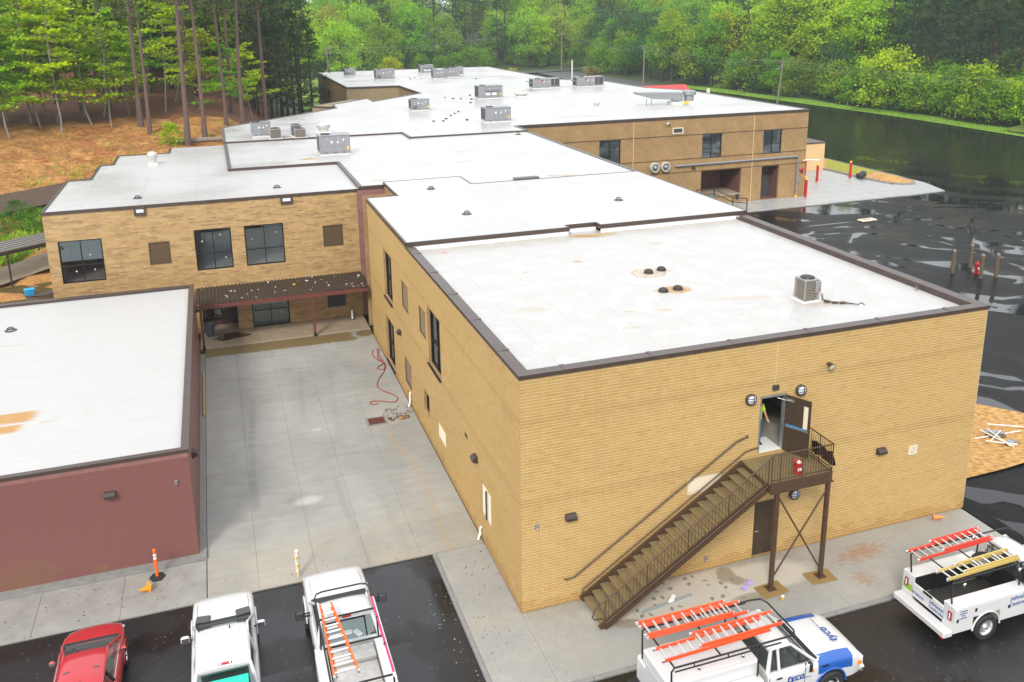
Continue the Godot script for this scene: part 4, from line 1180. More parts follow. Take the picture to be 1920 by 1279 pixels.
	for k in 4: put(mb().box(Vector3(0, -0.075 + 0.05 * k, 0.035), Vector3(0.24, 0.008, 0.03), Basis(Vector3.RIGHT, 0.6)), "slat", M.cream, vt)
	for q in [[Vector3(0.5, 2.98, 0), "grey outlet box on the front wall near the corner"], [Vector3(6.55, 0.42, 0), "grey outlet box low on the wall under the stair"]]:
		var ob := thing("outlet_box", q[1], "outlet box", q[0])
		put(mb().bev(Vector3(0, 0, 0.03), Vector3(0.11, 0.17, 0.06), 0.01), "cover", M.galv, ob)
		put(mb().tube([Vector3(0, -0.03, 0.06), Vector3(0, -0.09, 0.09)], 0.03, 8), "spout", M.steel, ob)
	# downpipes that cross the foot of the side wall
	for q in [[-15.75, 0.75, "white drain pipe sticking out beside the rusty leaves"], [-4.25, 0.5, "white pipe stub at the foot of the yard wall"]]:
		var dp := thing("drain_pipe", q[2], "pipe", Vector3(-0.07, 0, q[0]))
		put(mb().tube([Vector3(0.05, q[1], 0), Vector3(0, q[1] - 0.05, 0), Vector3(-0.02, 0.22, 0), Vector3(-0.10, 0.03, 0.05)], 0.045, 8), "pipe", M.pvc, dp)
		put(mb().tube([Vector3(-0.004, q[1] * 0.55, 0), Vector3(-0.008, q[1] * 0.55 - 0.08, 0)], 0.056, 8), "coupling", M.pvc, dp)

func build_stair() -> void:
	var t := thing("steel_stair", "brown steel stair climbing to a railed landing on the front wall", "staircase")
	var x0 := 2.02; var x1 := 7.72; var H := 3.86; var z0 := 0.12; var z1 := 1.55
	var n := 20
	var run := (x1 - x0) / n; var rise := H / (n + 1)
	for k in n:
		var y := rise * (k + 1); var x := x0 + run * k
		var b := mb()
		b.bev(Vector3(x + run * 0.52, y - 0.02, (z0 + z1) / 2), Vector3(run + 0.02, 0.045, z1 - z0 - 0.10), 0.008)
		var tr := put(b, "tread", M.tread, t)
		put(mb().box(Vector3(x + 0.012, y - 0.03, (z0 + z1) / 2), Vector3(0.022, 0.05, z1 - z0 - 0.10)), "nosing", M.stair, tr)
	# stringers: channels with flanges
	var dir := Vector3(run, rise, 0).normalized()
	var ang := atan2(rise, run)
	for z in [z0 + 0.02, z1 - 0.02]:
		var b := mb()
		var a := Vector3(x0 - 0.05, 0.06, z); var e := Vector3(x1 + 0.03, H - 0.10, z)
		var l := (e - a).length()
		var bs := Basis(Vector3.BACK, ang)
		b.box((a + e) / 2, Vector3(l, 0.27, 0.012), bs)
		for s in [-1, 1]:
			b.box((a + e) / 2 + bs * Vector3(0, s * 0.141, (0.03 if z > 1 else -0.03)), Vector3(l, 0.012, 0.07), bs)
		put(b, "stringer", M.stair, t)
	# landing
	var lx0 := 7.70; var lx1 := 10.02; var lz1 := 1.66
	put(mb().bev(Vector3((lx0 + lx1) / 2, H - 0.02, (0.03 + lz1) / 2), Vector3(lx1 - lx0, 0.05, lz1 - 0.03), 0.01), "landing_deck", M.tread, t)
	put(mb().bb(Vector3(lx0, H - 0.32, lz1 + 0.002), Vector3(lx1, H - 0.05, lz1 + 0.02)).bb(Vector3(lx0, H - 0.335, lz1 - 0.06), Vector3(lx1 + 0.06, H - 0.32, lz1 + 0.07)).bb(Vector3(lx0 - 0.03, H - 0.05, lz1 + 0.003), Vector3(lx1, H + 0.03, lz1 + 0.03)), "edge_beam", M.stair, t)
	put(mb().bb(Vector3(lx1, H - 0.32, 0.03), Vector3(lx1 + 0.02, H + 0.03, lz1)).bb(Vector3(lx0 - 0.025, H - 0.32, 0.03), Vector3(lx0 - 0.005, H - 0.06, lz1)), "end_beam", M.stair, t)
	for x in [8.0, 9.93]:
		var b := mb()
		b.box(Vector3(x, (H - 0.335) / 2 + 0.02, 1.62), Vector3(0.12, H - 0.36, 0.12))
		put(b, "post", M.stair, t)
		put(mb().bb(Vector3(x - 0.15, 0.02, 1.47), Vector3(x + 0.15, 0.04, 1.77)), "base_plate", M.stair, t)
	put(mb().tube([Vector3(8.05, 0.42, 1.62), Vector3(9.88, 3.2, 1.62)], 0.03, 6), "brace", M.stair, t)
	put(mb().tube([Vector3(9.86, 0.32, 1.68), Vector3(8.06, 3.3, 1.68)], 0.03, 6), "brace", M.stair, t)
	# railings
	var rail := func(pts: Array, called: String, step: float, drop: float, solid := true) -> void:
		put(mb().tube(pts, 0.022, 8), called, M.stair, t)
	var hr := 0.98
	var top0 := Vector3(x0 + 0.05, rise + 0.82, z1 + 0.03); var top1 := Vector3(x1 - 0.05, H + 0.82, z1 + 0.03)
	rail.call([Vector3(x0 + 0.06, 0.42, z1 + 0.03), Vector3(x0 - 0.25, 0.45, z1 + 0.03), Vector3(x0 - 0.33, 0.55, z1 + 0.03), Vector3(x0 - 0.25, rise + 0.60, z1 + 0.03), top0, top1, Vector3(x1 + 0.06, H + 1.0, lz1), Vector3(x1 + 0.3, H + hr, lz1), Vector3(lx1 - 0.02, H + hr, lz1), Vector3(lx1 - 0.02, H + hr, 0.12)], "handrail", 0, 0)
	rail.call([Vector3(x0 + 0.1, 0.22, z1 + 0.03), Vector3(x1 - 0.02, H - 0.08, z1 + 0.03)], "rail", 0, 0)
	rail.call([Vector3(lx0 + 0.02, H + 0.12, lz1), Vector3(lx1 - 0.02, H + 0.12, lz1), Vector3(lx1 - 0.02, H + 0.12, 0.12)], "rail", 0, 0)
	rail.call([Vector3(x0 - 0.02, 0.15, z0 - 0.03), Vector3(x0 + 0.0, 0.42, z0 - 0.03), Vector3(x1 + 0.1, H + 0.32, z0 - 0.03), Vector3(x1 + 0.55, H + 0.38, z0 - 0.03)], "rail", 0, 0)
	var nb := 48
	for k in nb + 1:
		var f := float(k) / nb
		var a := Vector3(lerpf(x0 + 0.1, x1 - 0.05, f), lerpf(0.22, H - 0.08, f), z1 + 0.03)
		var r := 0.02 if k % 12 == 0 else 0.008
		put(mb().tube([a, Vector3(a.x, lerpf(rise + 0.84, H + 0.82, f), a.z)], r, 5, false), "baluster", M.stair, t)
	for k in 23:
		var x := lerpf(lx0 + 0.03, lx1 - 0.03, k / 22.0)
		var r := 0.02 if k % 11 == 0 or k == 3 else 0.008
		put(mb().tube([Vector3(x, H + (0.0 if r > 0.01 else 0.12), lz1), Vector3(x, H + hr, lz1)], r, 5, false), "baluster", M.stair, t)
	for k in 14:
		var z := lerpf(lz1 - 0.1, 0.12, k / 13.0)
		put(mb().tube([Vector3(lx1 - 0.02, H + (0.0 if k % 6 == 5 else 0.12), z), Vector3(lx1 - 0.02, H + hr, z)], 0.02 if k % 6 == 5 else 0.008, 5, false), "baluster", M.stair, t)
	# wall rail
	var wr := thing("wall_handrail", "brown round handrail fixed to the brick beside the stair", "handrail", Vector3.ZERO)
	put(mb().tube([Vector3(1.42, 0.92, 0.03), Vector3(1.44, 0.90, 0.08), Vector3(1.72, 0.94, 0.09), Vector3(7.45, 4.60, 0.09), Vector3(7.72, 4.68, 0.09), Vector3(7.88, 4.70, 0.08), Vector3(7.88, 4.72, 0.02)], 0.028, 8), "rail", M.stair, wr)
	for k in 7:
		var f := 0.03 + k * 0.157
		var c := Vector3(lerpf(1.72, 7.45, f), lerpf(0.94, 4.60, f), 0.09)
		put(mb().tube([c, c + Vector3(0, -0.06, -0.02), c + Vector3(0, -0.07, -0.09)], 0.011, 5), "bracket", M.stair, wr)
	# plywood pads under the posts
	for q in [[8.0, 1.68, 0.08, "plywood pad under the stair post nearer the steps"], [9.9, 1.66, -0.05, "plywood pad under the far stair post"]]:
		var pd := thing("plywood_pad", q[3], "plywood", Vector3(q[0], 0, q[1]), q[2], "plywood pads under stair posts")
		put(mb().bev(Vector3(0, 0.012, 0), Vector3(0.95, 0.02, 0.62), 0.004), "sheet", M.plywood, pd)
	# bucket, folded tarp, person
	var bk := thing("bucket", "red plastic bucket with white rags on the steel landing", "bucket", Vector3(8.93, H + 0.006, 1.35))
	put(mb().lathe([Vector2(0.13, 0), Vector2(0.155, 0.36), Vector2(0.168, 0.36), Vector2(0.168, 0.41), Vector2(0.155, 0.41), Vector2(0.14, 0.30), Vector2(0, 0.30)], 16).smooth(40), "pail", M.red, bk)
	put(mb().bev(Vector3(0.02, 0.37, 0.02), Vector3(0.17, 0.12, 0.16), 0.05, Basis(Vector3(1, 1, 0).normalized(), 0.5)), "rag", M.white, bk)
	put(mb().box(Vector3(-0.03, 0.2, 0.146), Vector3(0.15, 0.10, 0.004), Basis(Vector3.RIGHT, -0.07)), "paper_label", M.white, bk)
	var arc := []
	for k in 9: arc.append(Vector3(0.165 * cos(PI * k / 8.0), 0.37 + 0.13 * sin(PI * k / 8.0), -0.02))
	put(mb().tube(arc, 0.006, 5), "bail", M.steel, bk)
	var tp := thing("black_tarp", "black plastic sheet hung over the landing's end rail", "tarp", Vector3(lx1 + 0.04, H, 0))
	var tb := mb()
	for k in 8:
		var z := 0.35 + k * 0.15
		var dz := 0.15
		var w := func(zz: float, y: float) -> Vector3: return Vector3(0.06 + 0.05 * sin(zz * 17.0 + y * 5.0) + 0.12 * (0.62 - y), y + 0.03 * sin(zz * 9.0), zz)
		for j in 4:
			var y := 0.08 + j * 0.12
			tb.quad(w.call(z + dz, y), w.call(z, y), w.call(z, y + 0.12), w.call(z + dz, y + 0.12))
	var mt := mat(Color(0.008, 0.009, 0.011), 0.22)
	put(tb.smooth(80), "sheet", mt, tp)
	build_person(Vector3(8.68, H + 0.10, -0.62))

func build_person(at: Vector3) -> void:
	# a worker just inside the doorway, mostly hidden by the left jamb
	var t := thing("person", "person in jeans and a yellow-green vest standing inside the open door", "person", at)
	var bones := [   # a, b, radius a, radius b
		[Vector3(0.0, 0.95, 0), Vector3(0.0, 1.38, 0), 0.15, 0.17], [Vector3(0, 1.38, 0), Vector3(0, 1.55, 0.02), 0.10, 0.055], [Vector3(0, 1.66, 0.02), Vector3(0, 1.75, 0.02), 0.095, 0.085],
		[Vector3(0.09, 0.92, 0), Vector3(0.11, 0.50, 0.03), 0.105, 0.07], [Vector3(0.11, 0.50, 0.03), Vector3(0.12, 0.08, 0), 0.07, 0.045], [Vector3(0.12, 0.05, -0.02), Vector3(0.12, 0.04, 0.16), 0.05, 0.04],
		[Vector3(-0.09, 0.92, 0), Vector3(-0.11, 0.50, 0.03), 0.105, 0.07], [Vector3(-0.11, 0.50, 0.03), Vector3(-0.12, 0.08, 0), 0.07, 0.045], [Vector3(-0.12, 0.05, -0.02), Vector3(-0.12, 0.04, 0.16), 0.05, 0.04],
		[Vector3(0.19, 1.40, 0), Vector3(0.26, 1.16, 0.03), 0.062, 0.05], [Vector3(0.26, 1.16, 0.03), Vector3(0.24, 1.00, 0.22), 0.045, 0.032], [Vector3(-0.19, 1.40, 0), Vector3(-0.25, 1.14, 0.02), 0.062, 0.05], [Vector3(-0.25, 1.14, 0.02), Vector3(-0.24, 0.90, 0.12), 0.045, 0.032],
		[Vector3(0.24, 1.00, 0.22), Vector3(0.24, 0.96, 0.28), 0.034, 0.030], [Vector3(-0.24, 0.90, 0.12), Vector3(-0.24, 0.85, 0.15), 0.034, 0.030]]
	for s in [[0.24, 0.96, 0.28], [-0.24, 0.85, 0.15]]:   # fingers, slightly curled
		for k in 4:
			var x: float = s[0] - 0.024 + 0.016 * k
			bones.append([Vector3(x, s[1], s[2]), Vector3(x, s[1] - 0.03 - 0.006 * (k % 3), s[2] + 0.05), 0.010, 0.009])
			bones.append([Vector3(x, s[1] - 0.03 - 0.006 * (k % 3), s[2] + 0.05), Vector3(x, s[1] - 0.065, s[2] + 0.05), 0.009, 0.008])
		bones.append([Vector3(s[0] + signf(s[0]) * -0.025, s[1] + 0.01, s[2] - 0.01), Vector3(s[0] + signf(s[0]) * -0.055, s[1] - 0.015, s[2] + 0.035), 0.011, 0.009])
	bones.append([Vector3(0, 1.69, 0.10), Vector3(0, 1.665, 0.125), 0.014, 0.018])   # nose
	for s in [-1, 1]: bones.append([Vector3(s * 0.092, 1.70, 0.01), Vector3(s * 0.095, 1.66, 0.01), 0.018, 0.014])   # ears
	var body := blob(bones, 0.022, func(p: Vector3) -> Color:
		if p.y < 0.10: return Color(0.05, 0.035, 0.025)
		if p.y < 0.95 and absf(p.x) < 0.205: return Color(0.05, 0.13, 0.27)
		if p.y > 1.72: return Color(0.05, 0.03, 0.02)
		if p.y < 1.42 and absf(p.x) < 0.205: return Color(0.5, 0.74, 0.03)
		if p.y > 1.24 and p.y < 1.44: return Color(0.5, 0.74, 0.03)
		return Color(0.45, 0.25, 0.17))
	put(body, "body", vmat(0.8), t)

func blob(bones: Array, cell: float, color: Callable) -> MB:   # tapered capsules joined smoothly, meshed as surface nets
	var lo := Vector3(9, 9, 9); var hi := -lo
	for b in bones:
		for k in 2:
			var r: Vector3 = Vector3.ONE * (b[2 + k] + 3 * cell)
			lo = lo.min(b[k] - r); hi = hi.max(b[k] + r)
	var n := Vector3i(((hi - lo) / cell).ceil()) + Vector3i.ONE
	var f := PackedFloat32Array(); f.resize(n.x * n.y * n.z); f.fill(1.0)
	var kk := 0.02
	for b in bones:
		var rr: float = maxf(b[2], b[3]) + 3 * cell
		var a0 := Vector3i(((b[0].min(b[1]) - Vector3.ONE * rr - lo) / cell).floor()).clamp(Vector3i.ZERO, n - Vector3i.ONE)
		var a1 := Vector3i(((b[0].max(b[1]) + Vector3.ONE * rr - lo) / cell).ceil()).clamp(Vector3i.ZERO, n - Vector3i.ONE)
		var d: Vector3 = b[1] - b[0]
		var l2 := d.length_squared()
		for z in range(a0.z, a1.z + 1):
			for y in range(a0.y, a1.y + 1):
				for x in range(a0.x, a1.x + 1):
					var p := lo + Vector3(x, y, z) * cell
					var tt: float = clampf((p - b[0]).dot(d) / l2, 0, 1)
					var e: float = p.distance_to(b[0] + d * tt) - lerpf(b[2], b[3], tt)
					var i := (z * n.y + y) * n.x + x
					var h := clampf(0.5 + 0.5 * (f[i] - e) / kk, 0, 1)
					f[i] = lerpf(f[i], e, h) - kk * h * (1 - h)
	var id := {}
	var m := mb()
	var at := func(x: int, y: int, z: int) -> float: return f[(z * n.y + y) * n.x + x]
	for z in n.z - 1:
		for y in n.y - 1:
			for x in n.x - 1:
				var s := Vector3.ZERO; var c := 0
				var v := []
				for k in 8: v.append(at.call(x + (k & 1), y + ((k >> 1) & 1), z + (k >> 2)))
				var inside := 0
				for q in v: inside += 1 if q < 0 else 0
				if inside == 0 or inside == 8: continue
				for e in [[0, 1], [2, 3], [4, 5], [6, 7], [0, 2], [1, 3], [4, 6], [5, 7], [0, 4], [1, 5], [2, 6], [3, 7]]:
					if (v[e[0]] < 0) != (v[e[1]] < 0):
						var w: float = v[e[0]] / (v[e[0]] - v[e[1]])
						var pa := Vector3(e[0] & 1, (e[0] >> 1) & 1, e[0] >> 2); var pb := Vector3(e[1] & 1, (e[1] >> 1) & 1, e[1] >> 2)
						s += pa.lerp(pb, w); c += 1
				var p: Vector3 = lo + (Vector3(x, y, z) + s / c) * cell
				var g := Vector3(v[1] + v[3] + v[5] + v[7] - v[0] - v[2] - v[4] - v[6], v[2] + v[3] + v[6] + v[7] - v[0] - v[1] - v[4] - v[5], v[4] + v[5] + v[6] + v[7] - v[0] - v[1] - v[2] - v[3])
				m.col = color.call(p)
				id[Vector3i(x, y, z)] = m.v.size()
				m.vert(p, g.normalized())
	for key in id:
		for ax in 3:
			var u := Vector3i.ZERO; u[(ax + 1) % 3] = 1
			var w := Vector3i.ZERO; w[(ax + 2) % 3] = 1
			var e1 := Vector3i.ZERO; e1[ax] = 1
			if not (id.has(key - u) and id.has(key - w) and id.has(key - u - w)): continue
			var q0: Vector3i = key; var q1: Vector3i = key + e1
			if q1.x >= n.x or q1.y >= n.y or q1.z >= n.z: continue
			var f0: float = at.call(q0.x, q0.y, q0.z); var f1: float = at.call(q1.x, q1.y, q1.z)
			if (f0 < 0) == (f1 < 0): continue
			var a: int = id[key]; var b: int = id[key - u]; var c: int = id[key - u - w]; var d: int = id[key - w]
			if f0 < 0: m.ix.append_array(PackedInt32Array([a, c, b, a, d, c]))
			else: m.ix.append_array(PackedInt32Array([a, b, c, a, c, d]))
	return m

func build_wing() -> void:
	var t := thing("school_wing", "variegated tan brick wing behind the yard with brown porch canopy", "building")
	var o := Vector3(-17.03, 0, -29.7); var X := Vector3.RIGHT
	var R := func(x0: float, x1: float, y0: float, y1: float) -> Rect2: return Rect2(x0 + 17.03, y0, x1 - x0, y1 - y0)
	var ops := [R.call(-16.46, -14.25, 3.86, 6.29), R.call(-9.41, -7.38, 3.89, 6.32), R.call(-6.64, -4.41, 3.89, 6.32), R.call(-6.59, -4.41, 0.02, 2.5), R.call(-11.89, -10.74, 4.5, 5.79), R.call(-2.12, -0.93, 4.55, 5.86), R.call(-2.12, -1.0, 0.75, 2.1), R.call(-9.4, -7.42, 0.0, 2.5)]
	brick_wall(t, "wall", o, X, 17.07, 7.925, ops, {"mortar": M.mortar_wing, "mat": M.brick, "color": wing_brick, "seed": 63})
	for k in 4: window(t, o, X, ops[k], 0.16, [0.5], [0.4], false, true)
	for k in [4, 5]: plate(t, "wall_panel", o, X, ops[k], M.panel, 0.05)
	plate(t, "wall_panel", o, X, ops[6], M.unit_dark, 0.05, 0, M.panel)
	put(recess(mb(), o - Vector3(0, 0, 0.16), X, ops[7], 1.1), "entry", M.rust_red, t)
	var dr := node("door", t)
	put(mb().bb(Vector3(-8.3, 0.02, -30.93), Vector3(-7.46, 2.1, -30.88)), "leaf", M.door, dr)
	put(mb().bb(Vector3(-9.36, 0.5, -30.93), Vector3(-8.36, 2.1, -30.90)), "side_light", M.window, dr)
	put(mb().bb(Vector3(-9.38, 0.4, -30.94), Vector3(-8.34, 0.48, -30.86)).bb(Vector3(-8.35, 0.0, -30.94), Vector3(-8.31, 2.16, -30.85)), "frame", M.frame, dr)
	put(mb().tube([Vector3(-8.2, 0.95, -30.86), Vector3(-8.2, 1.15, -30.82), Vector3(-8.15, 0.9, -30.84)], 0.015, 5), "handle", M.chrome, dr)
	# purple-red infill wall in the corner
	put(mb().bb(Vector3(0.05, 0, -29.9), Vector3(1.71, 7.88, -29.60)), "infill_wall", M.block_mortar, t)
	plate(t, "blocked_window", Vector3(0, 0, -29.60), X, Rect2(0.55, 4.3, 1.0, 2.3), M.unit_dark, -0.01, 0, M.galv)
	var sc := [[-12.41, -11.81], [-4.45, -3.78]]
	for q in sc:
		var s := node("scupper_box", t)
		put(mb().bb(Vector3(q[0], 7.42, -29.69), Vector3(q[1], 7.985, -29.58)), "box", M.coping_dark, s)
		put(mb().bb(Vector3(q[0] + 0.12, 7.6, -29.59), Vector3(q[1] - 0.10, 7.78, -29.565)), "opening", M.lens, s)
	var W := PackedVector2Array([Vector2(-17.03, -29.7), Vector2(0.2, -29.7), Vector2(0.2, -39.3), Vector2(-7.1, -39.3), Vector2(-7.1, -52.1), Vector2(-11.2, -52.1), Vector2(-11.2, -49.4), Vector2(-14.8, -49.4), Vector2(-14.8, -45.2), Vector2(-15.65, -45.2), Vector2(-15.65, -39.5), Vector2(-17.03, -39.5)])
	roof(t, W, 7.94, M.roof, Vector2(-20, -135), Vector2(72, 108))
	coping(t, W, 0.05, 0.10, 7.82, 8.0, M.coping, M.coping_dark, [1, 2, 3, 4])
	plain_walls(t, W, 0, 7.82, M.far_brick, [5, 6, 7, 8, 9, 10, 11])
	var B := PackedVector2Array([Vector2(0.2, -29.72), Vector2(1.8, -29.72), Vector2(1.8, -30.3), Vector2(6.65, -30.3), Vector2(6.65, -27.65), Vector2(18.0, -27.65), Vector2(18.0, -48.9), Vector2(7.55, -48.9), Vector2(7.55, -52.1), Vector2(-7.1, -52.1), Vector2(-7.1, -39.3), Vector2(0.2, -39.3)])
	roof(t, B, 8.06, M.roof, Vector2(-20, -135), Vector2(72, 108))
	coping(t, B, 0.02, 0.22, 7.90, 8.12, M.coping_grey, M.coping_dark, [1, 2, 3, 4, 6, 7, 8])
	plain_walls(t, B, 0, 7.9, M.far_brick, [5])
	# purple wall joins a bit of B's front edge
	# porch
	var pc := thing("porch_canopy", "brown corrugated porch roof strewn with white scraps below the wing", "canopy")
	var cb := mb()
	var n := 46
	for k in n:
		var x := lerpf(-9.62, -0.03, float(k) / n); var w := 9.59 / n
		var y0 := 2.66; var y1 := 2.80
		var hh := 0.06
		var Q := func(xx: float, up: float, z: float) -> Vector3: return Vector3(xx, lerpf(y0, y1, (z + 26.85) / -2.83) + up, z)
		for e in [[0.0, 0.0, 0.35, 0.0], [0.35, 0.0, 0.5, hh], [0.5, hh, 0.85, hh], [0.85, hh, 1.0, 0.0]]:
			cb.quad(Q.call(x + e[0] * w, e[1], -26.85), Q.call(x + e[2] * w, e[3], -26.85), Q.call(x + e[2] * w, e[3], -29.68), Q.call(x + e[0] * w, e[1], -29.68))
	put(cb, "corrugated_sheet", M.canopy, pc)
	put(mb().bb(Vector3(-9.66, 2.42, -26.90), Vector3(-0.02, 2.65, -26.80)), "front_beam", M.rust_red, pc)
	put(mb().bb(Vector3(-9.68, 2.42, -29.66), Vector3(-9.60, 2.64, -26.92)), "end_beam", M.rust_red, pc)
	for x in [-9.4, -3.25]:
		var ps := put(mb().bb(Vector3(x - 0.06, 0, -27.0), Vector3(x + 0.06, 2.42, -26.88)), "post", M.rust_red, pc)
		put(mb().bb(Vector3(x - 0.075, 0, -27.015), Vector3(x + 0.075, 0.22, -26.865)), "foot", M.black, ps)
	var scrap := mb()
	for k in 46:
		var x := -9.3 + 9.1 * pow(rng.randf(), 0.7); var z := rng.randf_range(-29.5, -27.0)
		var y := lerpf(2.66, 2.80, (z + 26.85) / -2.83) + 0.06
		scrap.col = [Color(0.7, 0.7, 0.68), Color(0.55, 0.5, 0.42), Color(0.3, 0.22, 0.15)][rng.randi() % 3]
		if k == 3: scrap.col = Color(0.7, 0.45, 0.02)
		var s := rng.randf_range(0.05, 0.17)
		scrap.box(Vector3(x, y, z), Vector3(s, 0.02, s * rng.randf_range(0.4, 1.3)), Basis(Vector3(rng.randf() - 0.5, 1, rng.randf() - 0.5).normalized(), rng.randf() * 6.0) * Basis(Vector3.RIGHT, rng.randf_range(-0.3, 0.3)))
	var so := put(scrap, "litter", vmat(0.8))
	tag(so, "white and brown scraps lying on the brown canopy", "litter", "", "stuff")
	var ph := Node3D.new(); ph.name = "porch_floor"; add_child(ph); ph.set_meta("kind", "structure")
	M.porch = tri_tex(mat(Color(0.44, 0.35, 0.25), 0.6), M.tone, 0.3)
	slab_field(ph, [-9.6, -6.4, -3.2, -0.02], [-29.68, -27.02], M.porch, Vector2.ZERO, Vector2.ONE, 0.03)
	put(mb().bb(Vector3(-9.4, -0.1, -30.95), Vector3(-7.42, 0.028, -29.7)), "entry_floor", M.porch, ph)
	var cn := thing("trash_can", "grey plastic trash can at the porch entry", "trash can", Vector3(-9.05, 0.03, -29.1))
	put(mb().lathe([Vector2(0.22, 0), Vector2(0.29, 0.70), Vector2(0.31, 0.70), Vector2(0.31, 0.76), Vector2(0.28, 0.76), Vector2(0.22, 0.1), Vector2(0, 0.1)], 16).smooth(40), "barrel", mat(Color(0.09, 0.10, 0.12), 0.5), cn)
	for s in [-1, 1]: put(mb().box(Vector3(s * 0.31, 0.62, 0), Vector3(0.04, 0.05, 0.14)), "handle", mat(Color(0.08, 0.09, 0.11), 0.5), cn)
	var mud := mb()
	var mp := PackedVector2Array()
	for k in 22:
		var a := TAU * k / 22
		mp.append(Vector2(-7.95 + (0.95 + 0.18 * sin(3 * a + 1) + 0.1 * sin(7 * a)) * cos(a), -28.6 + (0.55 + 0.12 * sin(4 * a)) * sin(a)))
	mud.top(mp, 0.038)
	var mo := put(mud, "mud_puddle", mat(Color(0.075, 0.03, 0.014), 0.12))
	tag(mo, "brown muddy puddle beside the porch trash can", "puddle")
	var pp := thing("standpipe", "short white pipe standing by the porch wall", "pipe", Vector3(-0.78, 0.03, -28.9))
	put(mb().tube([Vector3(0, 0, 0), Vector3(0, 0.62, 0)], 0.06, 10), "pipe", M.pvc, pp)
	put(mb().lathe([Vector2(0.11, 0), Vector2(0.11, 0.03), Vector2(0.06, 0.05)], 12), "collar", M.unit_dark, pp)

func build_low() -> void:
	var t := thing("block_building", "low purple-painted block building with a white rust-stained roof", "building")
	var x0 := -40.0
	brick_wall(t, "wall", Vector3(x0, 0, -6.6), Vector3.RIGHT, 30.4, 4.06, [], {"mortar": M.block_mortar, "mat": M.block, "color": purple_block, "seed": 64, "L": 0.4064, "h": 0.2032, "joint": 0.005, "bed": 0.008, "proud": 0.003, "piece": "block"})
	brick_wall(t, "wall", Vector3(-9.6, 0, -6.6), Vector3.FORWARD, 19.5, 4.06, [], {"mortar": M.block_mortar, "mat": M.block, "color": purple_block, "seed": 65, "L": 0.4064, "h": 0.2032, "joint": 0.005, "bed": 0.008, "proud": 0.003, "piece": "block"})
	var p := rect(x0, -26.1, -9.6, -6.6)
	plain_walls(t, p, 0, 4.06, M.block_mortar, [2, 3])
	roof(t, rect(x0 + 0.1, -26.0, -9.7, -6.7), 4.0, M.roof_low, Vector2(-40, -26.1), Vector2(30.5, 19.6))
	coping(t, p, 0.04, 0.22, 4.04, 4.15, M.coping, M.coping_dark)
	wall_pack(Vector3(-12.13, 2.95, -6.59), 0, "dark wedge wall light on the front of the purple wall")
	wall_pack(Vector3(-9.59, 2.95, -8.6), PI / 2, "dark wedge wall light on the purple building's yard side")
	wall_pack(Vector3(-9.59, 2.9, -25.4), PI / 2, "dark wedge wall light beside the porch canopy's end")
	var ob := thing("outlet_box", "small grey box high on the purple front wall", "outlet box", Vector3(-10.07, 2.99, -6.59))
	put(mb().bev(Vector3(0, 0, 0.03), Vector3(0.10, 0.16, 0.06), 0.01), "cover", M.galv, ob)
	put(mb().box(Vector3(0, 0.03, 0.065), Vector3(0.05, 0.03, 0.01)), "plug", M.unit_dark, ob)
	var yb := thing("lumber", "long yellow plank leaning flat along the purple wall's foot", "plank", Vector3(-9.42, 0.12, -20.5))
	put(mb().bev(Vector3(0, 0.07, 0), Vector3(0.05, 0.13, 5.2), 0.008), "plank", mat(Color(0.55, 0.33, 0.04), 0.6), yb)

